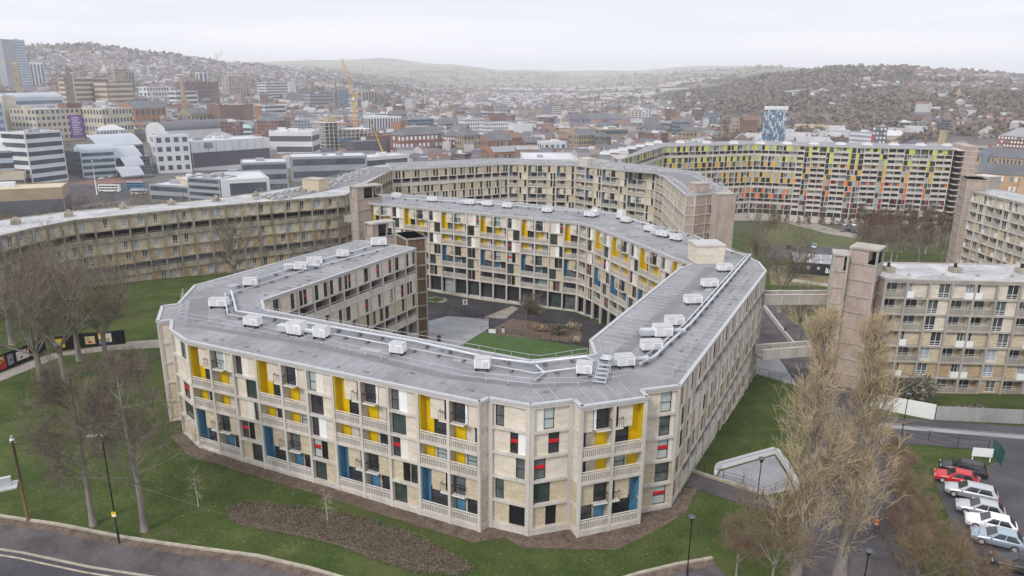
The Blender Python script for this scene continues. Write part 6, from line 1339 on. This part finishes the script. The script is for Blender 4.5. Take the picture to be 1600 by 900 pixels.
def woods(name, label, specs, mats_, seed):
    r = np.random.default_rng(seed); V, F_, Mi = [], [], []
    for n, px0, px1, d0, d1, s0, dens, mi in specs:
        px = r.uniform(px0, px1, n); d = d0 * (d1 / d0) ** r.random(n); az = np.array([math.atan2(*ray(p, 150)[:2]) for p in px]); X = d * np.sin(az); Y = d * np.cos(az); c = np.sin(X / 120 + 2 * np.sin(Y / 170) + 1) + np.sin(Y / 90 + X / 140) + r.normal(0, .7, n); k = c > dens; X, Y, d = X[k], Y[k], d[k]; Z = ground_np(X, Y)
        for x, y, z, dd in zip(X, Y, Z, d):
            s = s0 * r.uniform(.6, 1.3); nq = 130 if dd < 560 else 22 if dd < 900 else (9 if dd < 2200 else 5); p = r.normal(0, 1, (nq, 3)); p /= np.linalg.norm(p, axis=1)[:, None]; p *= r.uniform(.35, 1, (nq, 1)) * s; p[:, 2] = np.abs(p[:, 2]) * 1.1 + s * .35; q = r.normal(0, 1, (nq, 2, 3)); q /= np.linalg.norm(q, axis=2)[:, :, None]; ls = s * (.08 if dd < 560 else .22 if dd < 900 else .42 if dd < 2200 else .65); m = mi if isinstance(mi, int) else int(r.choice(mi))
            for i in range(nq):
                c_ = p[i] + (x, y, z); a, b = q[i, 0] * ls, q[i, 1] * ls; k0 = len(V); V.extend([tuple(c_ - a), tuple(c_ - b), tuple(c_ + a), tuple(c_ + b)]); F_.append((k0, k0 + 1, k0 + 2, k0 + 3)); Mi.append(m)
    me = bpy.data.meshes.new(name); me.from_pydata([tuple(map(float, v)) for v in V], [], F_)
    for m in mats_: me.materials.append(m)
    me.polygons.foreach_set('material_index', Mi); o = bpy.data.objects.new(name, me); link(o); tag(o, label, 'woodland', kind='stuff')
FM = [mat('far_bare_wood', (.15, .125, .10), .95, c2=(.195, .165, .135), scale=.02), mat('far_green_wood', (.11, .115, .08), .95, c2=(.145, .15, .105), scale=.02), mat('far_russet_wood', (.17, .125, .09), .95, c2=(.22, .165, .12), scale=.02)]
woods('hillside_woodland', 'bare and evergreen woodland over the hills behind the city', [(6500, -150, 640, 1800, 3400, 9, -.4, [0, 0, 1]), (3500, 560, 1150, 2000, 4200, 8, -.1, [0, 0, 1]), (900, 700, 1250, 4200, 7000, 11, .3, [0, 1]), (9000, 1050, 1420, 1500, 2650, 9, -1.2, [0, 0, 0, 1, 2]), (2500, 1380, 1750, 1500, 1950, 8, -.6, [0, 0, 1, 2]), (1600, 1380, 1750, 1950, 2800, 8, .2, [0, 0, 1]), (3000, 1100, 1750, 820, 1500, 6.5, -.6, [0, 0, 2])], FM, 11)
woods('city_trees', 'scattered bare trees between the city buildings', [(1100, -60, 1150, 600, 1750, 4.5, .2, [0, 0, 1, 2]), (160, -100, 320, 400, 520, 4, -2, [0, 2])], FM, 12)
# ------------------------------------------------------------------ vehicles, lamps, people, small things
PAINT = {n: mat('car_paint_' + n, c, .28, 0, spec=.6, metal=mt) for n, c, mt in (('silver', (.50, .51, .53), .5), ('white', (.75, .75, .76), 0), ('black', (.02, .02, .025), 0), ('red', (.50, .02, .025), 0), ('blue', (.36, .43, .50), .4), ('grey', (.16, .17, .19), .4))}
M['car_glass'] = mat('car_glass', (.02, .024, .028), .05, 0, spec=.8); M['tyre'] = mat('tyre_rubber', (.018, .018, .018), .9, 0); M['lamp_red'] = mat('red_lens', (.4, .01, .01), .2, 0); M['lamp_clear'] = mat('clear_lens', (.6, .62, .65), .15, 0)
def loft(Q, st, m, closed=True):
    """sections (x, [ (y,z) ... ]) joined along x"""
    k0 = len(Q.v); n = len(st[0][1]); i = Q.mi(m)
    for x, sec in st: Q.v += [(x, y, z) for y, z in sec]
    for a in range(len(st) - 1):
        for j in range(n): p = k0 + a * n; Q.f.append((p + j, p + (j + 1) % n, p + n + (j + 1) % n, p + n + j)); Q.m.append(i); Q.sm.append(True)
    Q.f.append(tuple(k0 + j for j in range(n))); Q.m.append(i); Q.sm.append(False); Q.f.append(tuple(k0 + (len(st) - 1) * n + j for j in reversed(range(n)))); Q.m.append(i); Q.sm.append(False)
CARS = {}
def car(label, loc, rz, col, form='hatch', group=None, cat='car'):
    key = (col, form)
    if key in CARS: t = copy_tree(CARS[key])
    else:
        t = empty('parked_car'); m = PAINT[col]; L, H = {'hatch': (4.2, 1.46), 'estate': (4.75, 1.5), 'suv': (4.6, 1.7)}[form]; h2 = L / 2; base = .26 if form == 'suv' else .2; sh = H * .62
        def sec(w, zl, zh): return [(-w * .92, zl), (-w, zl + .12), (-w, zh - .22), (-w * .93, zh - .05), (-w * .75, zh), (w * .75, zh), (w * .93, zh - .05), (w, zh - .22), (w, zl + .12), (w * .92, zl)]
        Q = MB(); loft(Q, [(-h2, sec(.62, base + .15, sh - .32)), (-h2 + .12, sec(.80, base, sh - .2)), (-h2 + .5, sec(.87, base, sh - .1)), (-h2 + 1.15, sec(.89, base, sh)), (0, sec(.9, base, sh + .04)), (h2 - .5, sec(.89, base, sh + .06)), (h2 - .1, sec(.84, base + .02, sh)), (h2, sec(.74, base + .15, sh - .15))], m); Q.build('body', t, True)
        xb0, xt0 = -h2 + 1.2, -h2 + 2.0; xt1, xb1 = (h2 - .55, h2 - .12) if form != 'hatch' else (h2 - .75, h2 - .15); zb, zt = sh - .02, H - .05; wb, wt = .82, .62
        def quadp(nm, pts, mm): Q = MB(); c = [Vector(p) for p in pts]; nn = (c[1] - c[0]).cross(c[3] - c[0]).normalized() * .02; Q.quad([p + nn for p in c], mm); Q.quad([p - nn for p in reversed(c)], mm); Q.build(nm, t)
        Q = MB(); P = [(xb0, -wb, zb), (xb1, -wb, zb), (xb1, wb, zb), (xb0, wb, zb), (xt0, -wt, zt), (xt1, -wt, zt), (xt1, wt, zt), (xt0, wt, zt)]
        for f in ((0, 1, 5, 4), (1, 2, 6, 5), (2, 3, 7, 6), (3, 0, 4, 7)): Q.quad([P[i] for i in f], m)
        xm = (xt0 + xt1) / 2; e = .04
        Q.v += [(xt0, -wt, zt), (xt1, -wt, zt), (xt1, wt, zt), (xt0, wt, zt), (xt0 + .2, -wt + .12, H), (xt1 - .12, -wt + .12, H), (xt1 - .12, wt - .12, H), (xt0 + .2, wt - .12, H)]; k = len(Q.v) - 8
        for f in ((4, 5, 6, 7), (0, 1, 5, 4), (1, 2, 6, 5), (2, 3, 7, 6), (3, 0, 4, 7)): Q.f.append(tuple(k + i for i in f)); Q.m.append(0); Q.sm.append(True)
        Q.build('cabin', t, True)
        lerp = lambda a, b, q: tuple(a[i] + (b[i] - a[i]) * q for i in range(3))
        def pane(nm, a, b, c, d, u0, u1, v0, v1, off): quadp(nm, [tuple(x + o for x, o in zip(lerp(lerp(a, b, u), lerp(d, c, u), v), off)) for u, v in ((u0, v0), (u1, v0), (u1, v1), (u0, v1))], M['car_glass'])
        pane('windscreen', P[3], P[0], P[4], P[7], .06, .94, .04, .95, (-.015, 0, .01)); pane('rear_window', P[1], P[2], P[6], P[5], .08, .92, .15, .92, (.02, 0, .01))
        for sgn, (a, b, c, d) in ((-1, (P[0], P[1], P[5], P[4])), (1, (P[3], P[2], P[6], P[7]))):
            pane('side_window', a, b, c, d, .13, .46, .08, .9, (0, sgn * .015, 0)); pane('side_window', a, b, c, d, .5, .88, .08, .9, (0, sgn * .015, 0))
            for x in (-h2 + .85, h2 - .85):
                Wt = MB(); Wt.tube([(x, sgn * .72, .32), (x, sgn * .915, .32)], .33, M['tyre'], 16, True, False); w = Wt.build('wheel', t); Wt = MB(); Wt.tube([(x, sgn * .88, .32), (x, sgn * .93, .32)], .2, M['galv'], 10); Wt.build('rim', w)
            Q = MB(); Q.box(ID, -h2 + .06, -h2 + .4, sgn * .52 - .2, sgn * .52 + .2, sh - .36, sh - .22, M['lamp_clear']); Q.build('headlight', t); Q = MB(); Q.box(ID, h2 - .14, h2 - .0, sgn * .68 - .12, sgn * .68 + .12, sh - .3, sh - .02, M['lamp_red']); Q.build('tail_light', t)
            Q = MB(); Q.box(ID, xb0 + .25, xb0 + .4, sgn * .98 - .1, sgn * .98 + .1, sh + .02, sh + .16, m); Q.build('mirror', t)
        CARS[key] = t
    t.name = 'parked_car'; t.location = (loc[0], loc[1], ground(*loc[:2]) + .08); t.rotation_euler = (0, 0, rz)
    return tag(t, label, cat, group)
def head(p, q): a, b = gp(*p), gp(*q); return math.atan2(b[1] - a[1], b[0] - a[0])
h0 = head((1478, 768), (1553, 778))
for p, c, f, lb in (((1503, 742), 'black', 'suv', 'black large car parked at the top of the row by the grass'), ((1492, 754), 'red', 'hatch', 'red hatchback parked against the black car'), ((1515, 778), 'silver', 'estate', 'silver estate car just below the red hatchback'), ((1529, 806), 'silver', 'hatch', 'silver hatchback between the estate and the white hatchback'), ((1546, 827), 'white', 'hatch', 'white hatchback in the middle of the car park row'), ((1556, 851), 'blue', 'hatch', 'blue grey hatchback second from the bottom of the row'), ((1590, 893), 'black', 'hatch', 'black hatchback at the bottom right corner of the frame')):
    car(lb, gp(*p), h0, c, f, 'cars parked beside the thicket')
# low markings of the parking bays
for p in ((1500, 792), (1560, 876)):
    a, b = gp(*p), gp(p[0] + 60, p[1] + 9); ribbon('road_marking', [a, b], -.05, .05, M['line'], .075)
far_cars = [((1309, 351), 'silver', 'silver car at the left of the yard below the colourful block'), ((1318, 352), 'white', 'white car second in the yard below the colourful block'), ((1325, 350), 'blue', 'blue car in the yard below the colourful block'), ((1333, 353), 'white', 'white car at the right of the yard below the colourful block'), ((1318, 363), 'grey', 'grey car in the lower row of the yard below the colourful block'), ((1330, 364), 'black', 'black car in the lower row of the yard below the colourful block'), ((1342, 364), 'grey', 'grey car at the right end of the lower yard row'),
    ((1236, 390), 'black', 'dark car behind the left end of the black shed'), ((1272, 388), 'blue', 'blue car behind the middle of the black shed'), ((1390, 356), 'white', 'white van shaped car among the birches'), ((1370, 355), 'white', 'white car left of the birches'),
    ((142, 281), 'silver', 'silver car at the left of the brick plaza'), ((150, 282), 'grey', 'grey car second on the brick plaza'), ((158, 281), 'white', 'white car third on the brick plaza'), ((173, 278), 'white', 'white car right of the others on the brick plaza'), ((181, 278), 'silver', 'silver car at the right end of the brick plaza')]
for i, (p, c, lb) in enumerate(far_cars): car(lb, gp(*p), .3 + i * .9 % 1.6, c, 'hatch' if i % 3 else 'suv')
for q in ((-10, 300), ): pass
def bus(label, p, rz, L, H, c1, c2):
    x, y = gp(*p); t = empty('parked_bus', (x, y, ground(x, y) + .1), rz, label, 'bus'); Q = MB(); Q.box(ID, -L / 2, L / 2, -1.25, 1.25, .35, H, M[c1]); Q.box(ID, -L / 2 + .2, L / 2 - .2, -1.1, 1.1, H, H + .12, M['c_rooflt']); Q.box(ID, -L / 2 - .01, L / 2 + .01, -1.262, 1.262, .36, 1.1, M[c2]); Q.build('body', t)
    for k in range(2 if H > 4 else 1):
        for i in range(6):
            for sg in (-1, 1): Q = MB(); a = -L / 2 + .5 + i * (L - 1) / 6; Q.box(ID, a, a + (L - 1) / 6 - .15, sg * 1.25 - .02, sg * 1.25 + .02, 1.5 + k * 1.75, 2.4 + k * 1.7, M['car_glass']); Q.build('side_window', t)
    for x_ in (-L / 2 + 2, L / 2 - 2.4):
        for sg in (-1, 1): Q = MB(); Q.tube([(x_, sg * .95, .5), (x_, sg * 1.28, .5)], .5, M['tyre'], 12); Q.build('wheel', t)
bus('white double deck bus at the bus station behind the left block', (172, 301), .06, 13, 4.5, 'white', 'white'); bus('blue double deck bus right of the white one', (212, 296), .06, 11, 4.4, 'blue', 'blue'); bus('low white and blue coach in front of the blue bus', (219, 304), .06, 11, 3.2, 'c_lblue', 'white')
drape('brick_plaza', G((112, 288), (185, 272), (236, 284), (150, 290)), M['c_brown'], .12, 8); drape('station_forecourt', G((80, 312), (100, 292), (150, 290), (236, 285), (240, 308), (120, 322)), M['asphalt'], .1, 8)
# street lamps and poles
def lamp(label, p, h, kind='globe'):
    x, y = gp(*p); t = empty('street_lamp', (x, y, ground(x, y)), 0, label, 'street lamp'); Q = MB()
    if kind == 'globe':
        Q.tube([(0, 0, -.1), (0, 0, .9), (0, 0, 1.0), (0, 0, h)], [.10, .10, .06, .045], M['black'], 8); Q.build('pole', t); Q = MB(); Q.lathe((0, 0, h), [(.05, 0), (.12, .05), (.26, .42), (.30, .5)], M['car_glass'], 12); Q.lathe((0, 0, h), [(.34, .5), (.3, .58), (.1, .66), (.03, .7)], M['c_dark'], 12); Q.build('lamp_head', t)
    else:
        Q.tube([(0, 0, -.1), (0, 0, 1.4), (0, 0, 1.45), (0, 0, h)], [.11, .11, .075, .05], M['black'], 8); Q.build('pole', t); Q = MB(); Q.tube([(0, 0, h - .05), (-1.0, .05, h + .02)], .035, M['black'], 5); Q.box(ID, -1.35, -.45, -.12, .22, h - .02, h + .1, M['c_rooflt']); Q.tube([(0, 0, h), (0, 0, h + .18)], .07, M['white'], 6); Q.build('lamp_head', t)
        Q = MB(); Q.box(ID, -.22, .22, -.15, -.12, 3.0, 3.55, M['yellow']); Q.box(ID, -.16, .16, -.16, -.15, 3.05, 3.3, M['white']); Q.build('sign', t)
lamp('tall black street lamp with a yellow sign between the two upright trees', (187, 852), 11.3, 'arm'); lamp('black post lamp with a round cap on the grass right of the mulch', (1073, 905), 5.6); lamp('black post lamp inside the triangular light well', (1181, 797), 5.2); lamp('black post lamp by the white hoarding at the road bend', (1408, 684), 5.6); lamp('black post lamp at the bottom edge in the street by the poplars', (1341, 962), 5.6)
t0 = time_ = None
X, Y = gp(45, 817); z0 = ground(X, Y); t = empty('telegraph_pole', (X, Y, z0), 0, 'brown wooden telegraph pole on the lawn at the lower left', 'pole'); hgt = zat(23, 686, Y) - z0; Q = MB(); Q.tube([(0, 0, -.2), (0, 0, hgt)], [.17, .12], M['timber'], 8); Q.build('pole', t); Q = MB(); Q.tube([(0, 0, hgt - .1), (0, 0, hgt + .35)], [.22, .1], M['galv'], 8); Q.tube([(-.3, 0, hgt - .35), (.3, 0, hgt - .35)], .05, M['galv'], 5); Q.build('insulator', t)
Q = MB(); Q.tube([(0, 0, hgt), (12, -4, hgt - 1.9), (26, -9, hgt - 3.0), (44, -15, hgt - 3.2)], .003, M['c_rooflt'], 3, False); Q.tube([(0, 0, hgt), (-14, -3, hgt - 1), (-30, -6, hgt)], .006, M['c_rooflt'], 3, False); Q.build('wire', t)
X, Y = gp(152, 306); z0 = ground(X, Y); t = empty('lighting_mast', (X, Y, z0), 0, 'thin white lighting mast beside the white double deck bus', 'mast'); Q = MB(); Q.tube([(0, 0, 0), (0, 0, zat(143, 252, Y) - z0)], [.3, .15], M['white'], 6); Q.build('mast_pole', t); Q = MB(); Q.tube([(0, 0, zat(143, 252, Y) - z0), (0, 0, zat(143, 252, Y) - z0 + .8)], [.5, .5], M['galv'], 8); Q.build('lamp_head', t)
X, Y = gp(923, 196); z0 = ground(X, Y); t = empty('white_mast', (X, Y, z0), 0, 'white tapering mast above the lilac brick range', 'mast'); Q = MB(); Q.tube([(0, 0, 0), (0, 0, zat(923, 172, Y) - z0)], [2.2, .8], M['white'], 8); Q.build('mast_pole', t)
for px, yb, yt, lb in ((664, 170, 134, 'thin white transmission mast on the centre hillside'), (1279, 107, 96, 'tiny mast on the wooded ridge'), (988, 132, 124, 'pale mast in the far valley')):
    X, Y = gp(px, yb); z0 = ground(X, Y); t = empty('radio_mast', (X, Y, z0), 0, lb, 'mast'); Q = MB(); Q.tube([(0, 0, 0), (0, 0, zat(px, yt, Y) - z0)], [Y / 1600, Y / 4000], M['c_rooflt'], 5); Q.build('mast_pole', t)
# black shed with lettering
A, B = gp(1238, 428), gp(1310, 434); fr = Fr(A, B); z0 = ground(*A); t = empty('black_shed', (*A, z0), 0, 'black timber shed with pale skylight strips and white lettering by the meadow', 'shed'); hh = 3.6; Q = MB(); Q.box(fr, 0, fr.L + 2, -9, 0, z0 - 2, z0 + hh, M['dark_slab']); 
for i in range(9): Q.box(fr, fr.L * i / 9, fr.L * i / 9 + .12, 0, .05, z0, z0 + hh, M['black'])
local(Q, *t.location).build('wall', t); Q = MB(); Q.quad([fr.p(-.3, .3, z0 + hh), fr.p(fr.L + 2.3, .3, z0 + hh), fr.p(fr.L + 2.3, -4.5, z0 + hh + 1.8), fr.p(-.3, -4.5, z0 + hh + 1.8)], M['c_roofgr']); Q.quad([fr.p(-.3, -4.5, z0 + hh + 1.8), fr.p(fr.L + 2.3, -4.5, z0 + hh + 1.8), fr.p(fr.L + 2.3, -9.3, z0 + hh), fr.p(-.3, -9.3, z0 + hh)], M['c_roofgr']); Q.quad([fr.p(0, -0, z0 + hh), fr.p(0, -4.5, z0 + hh + 1.75), fr.p(0, -9, z0 + hh)], M['dark_slab']); local(Q, *t.location).build('roof', t)
for i in range(4):
    a = fr.L * (.1 + .24 * i); Q = MB(); P_ = [fr.p(a, .1, z0 + hh + .12), fr.p(a + .3, .1, z0 + hh + .12), fr.p(a + .3, -4.4, z0 + hh + 1.84), fr.p(a, -4.4, z0 + hh + 1.84)]; Q.quad(P_, M['c_rooflt']); local(Q, *t.location).build('skylight_strip', t)
    for k in range(3): Q = MB(); a2 = a + .8 + k * .0; u = -1 - k * 1.1; zz = z0 + hh + .16 + k * .42; Q.quad([fr.p(a2, u, zz), fr.p(a2 + 1.1, u + .2, zz), fr.p(a2 + 1.3, u - .8, zz + .4), fr.p(a2 + .2, u - .9, zz + .4)], M['c_rooflt']); local(Q, *t.location).build('skylight', t)
for i in range(3): Q = MB(); a = fr.L * (.08 + .22 * i); Q.box(fr, a, a + .7, .05, .1, z0 + 1.7, z0 + 2.5, M['c_rooflt']); local(Q, *t.location).build('window', t)
fc = bpy.data.curves.new('lettering', 'FONT'); fc.body = 'ärt'; fc.size = 2.3; fc.extrude = .04; fc.offset = .045; fc.materials.append(M['white']); ft = bpy.data.objects.new('text', fc); link(ft); bpy.context.view_layer.update(); fm = bpy.data.meshes.new_from_object(ft.evaluated_get(bpy.context.evaluated_depsgraph_get())); bpy.data.objects.remove(ft); fo = bpy.data.objects.new('lettering', fm); link(fo, t); p = fr.p(fr.L * .70, .12, z0 + .9); fo.location = (p[0] - A[0], p[1] - A[1], p[2] - z0); fo.rotation_euler = (math.pi / 2, 0, math.atan2(fr.u[1], fr.u[0]))
# sign and gate by the car park
x, y = gp(1532, 724); t = empty('sign', (x, y, ground(x, y)), -.15, 'blank white sign board on two posts in front of the green gate', 'sign'); Q = MB(); Q.box(ID, -1.1, 1.1, -.03, .03, .7, 1.75, M['white']); Q.build('board', t)
for sx in (-.95, .95): Q = MB(); Q.tube([(sx, .05, -.1), (sx, .05, 1.75)], .05, M['white'], 6); Q.build('post', t)
pg = G((1549, 712), (1558, 722), (1564, 732)); post_fence('mesh_gate', 'green mesh gate panels beside the white sign board', pg, 2.1, 1.6, mat('green_paint', (.02, .10, .08), .5, 0), slat=.2)
x, y = gp(727, 492); t = empty('sign', (x, y, ground(x, y)), .2, 'small white banner sign with a dark mark in the courtyard', 'sign'); Q = MB(); Q.tube([(0, 0, -.1), (0, 0, 3.2)], .05, M['black'], 6); Q.build('post', t); Q = MB(); Q.box(ID, -.5, .5, -.03, .03, 2.0, 3.2, M['white']); Q.build('board', t); Q = MB(); Q.box(ID, -.18, .05, -.05, -.031, 2.2, 2.95, M['black']); Q.box(ID, .05, .2, -.05, -.031, 2.6, 2.95, M['black']); Q.build('mark', t)
for p, lb in (((686, 534), 'black litter bin on the courtyard terrace'), ((786, 522), 'grey litter bin on the courtyard turf')):
    x, y = gp(*p); t = empty('litter_bin', (x, y, ground(x, y)), 0, lb, 'litter bin'); Q = MB(); Q.lathe((0, 0, 0), [(.33, 0), (.36, 1.05)], M['black'] if 'black' in lb else M['galv'], 12); Q.build('body', t); Q = MB(); Q.lathe((0, 0, 1.05), [(.39, 0), (.3, .16), (.1, .2)], M['dark_slab'], 12); Q.build('lid', t)
x, y = gp(769, 524); t = empty('sign', (x, y, ground(x, y)), -.2, 'low white panel on the courtyard turf railing', 'sign'); Q = MB(); Q.box(ID, -.7, .7, -.03, .03, .2, 1.0, M['white']); Q.build('board', t)
# people
def person(label, p, rz, top, legs, vest=None, s_=1.0, stride=.25):
    x, y = gp(*p); me = bpy.data.meshes.new('person'); V = [(0, 0, .95), (0, 0, 1.2), (0, 0, 1.45), (0, 0, 1.56), (0, .01, 1.70), (.2, 0, 1.42), (.27, .03, 1.15), (.24, -.1, .92), (-.2, 0, 1.42), (-.27, .0, 1.15), (-.24, .12, .92), (.1, 0, .9), (.11, stride * .5, .5), (.11, stride * .6, .06), (.11, stride * .6 - .16, .03), (-.1, 0, .9), (-.11, -stride * .4, .5), (-.11, -stride * .9, .08), (-.11, -stride * .9 - .14, .03)]
    E_ = [(0, 1), (1, 2), (2, 3), (3, 4), (2, 5), (5, 6), (6, 7), (2, 8), (8, 9), (9, 10), (0, 11), (11, 12), (12, 13), (13, 14), (0, 15), (15, 16), (16, 17), (17, 18)]; Rr = [.15, .15, .15, .06, .105, .07, .05, .04, .07, .05, .04, .1, .075, .05, .045, .1, .075, .05, .045]
    me.from_pydata(V, E_, []); o = bpy.data.objects.new('person', me); link(o); md = o.modifiers.new('skin', 'SKIN'); sv = me.skin_vertices[0].data if me.skin_vertices else None
    if sv is None:
        bpy.context.view_layer.objects.active = o; bpy.ops.mesh.customdata_skin_add(); sv = me.skin_vertices[0].data
    for i, r_ in enumerate(Rr): sv[i].radius = (r_, r_ * .8)
    sv[0].use_root = True; o.modifiers.new('sub', 'SUBSURF').levels = 1; me.materials.append(M[legs] if legs in M else legs)
    o.location = (x, y, ground(x, y) + .04); o.rotation_euler = (0, 0, rz); o.scale = (s_,) * 3
    Q = MB(); Q.lathe((0, 0, 0), [(.19, .88), (.21, 1.1), (.22, 1.35), (.12, 1.5), (.08, 1.53)], M[top], 12); Q.build('jacket', o)
    if vest:
        Q = MB(); Q.lathe((0, 0, 0), [(.225, .92), (.24, 1.1), (.245, 1.36), (.15, 1.5)], M[vest], 12); Q.lathe((0, 0, 0), [(.248, 1.08), (.25, 1.14)], M['white'], 12); Q.build('vest', o)
    Q = MB(); Q.lathe((0, .01, 1.62), [(.1, 0), (.115, .07), (.09, .15), (.03, .19)], M['black'] if not vest else M['g_lilac'], 10); Q.build('hair' if not vest else 'helmet', o)
    return tag(o, label, 'person')
M['hi_vis'] = mat('orange_hi_vis', (.85, .20, .03), .6, 0)
person('person in an orange vest walking beside the dark fence posts', (1366, 836), .3, 'c_dark', 'c_dark', 'hi_vis', 1.05); person('person in dark clothes walking down the street by the lower footbridge', (1226, 525), 2, 'black', 'c_dark'); person('person in dark clothes on the path below the colourful block, the left of two', (1232, 347), 1, 'black', 'c_dark'); person('person in brown clothes on the path below the colourful block, the right of two', (1237, 349), 1.2, 'c_brown', 'c_dark')
# ------------------------------------------------------------------ haze: one closed box of thin air
_g = bpy.data.objects['ground'].data; _z = np.empty(len(_g.vertices) * 3, np.float32); _g.vertices.foreach_get('co', _z); _z = _z.reshape(-1, 3)
Q = MB(); Q.box(ID, -16500, 16500, -16500, 16500, float(_z[:, 2].min()) - 8, max(float(_z[:, 2].max()) + 45, 120), None); hz = Q.build('haze'); hz.data.materials.clear()
hm = bpy.data.materials.new('haze'); hm.use_nodes = True; hn = hm.node_tree.nodes
for n_ in list(hn):
    if n_.type != 'OUTPUT_MATERIAL': hn.remove(n_)
pv = hn.new('ShaderNodeVolumePrincipled'); pv.inputs['Color'].default_value = (.93, .94, 1.0, 1); pv.inputs['Density'].default_value = 1.35e-4; hm.node_tree.links.new(pv.outputs[0], hn[0].inputs['Volume']); hz.data.materials.append(hm); hz['kind'] = 'stuff'; hz['label'] = 'thin pale haze over the city and hills'
print('terrain z', _z[:, 2].min(), _z[:, 2].max())
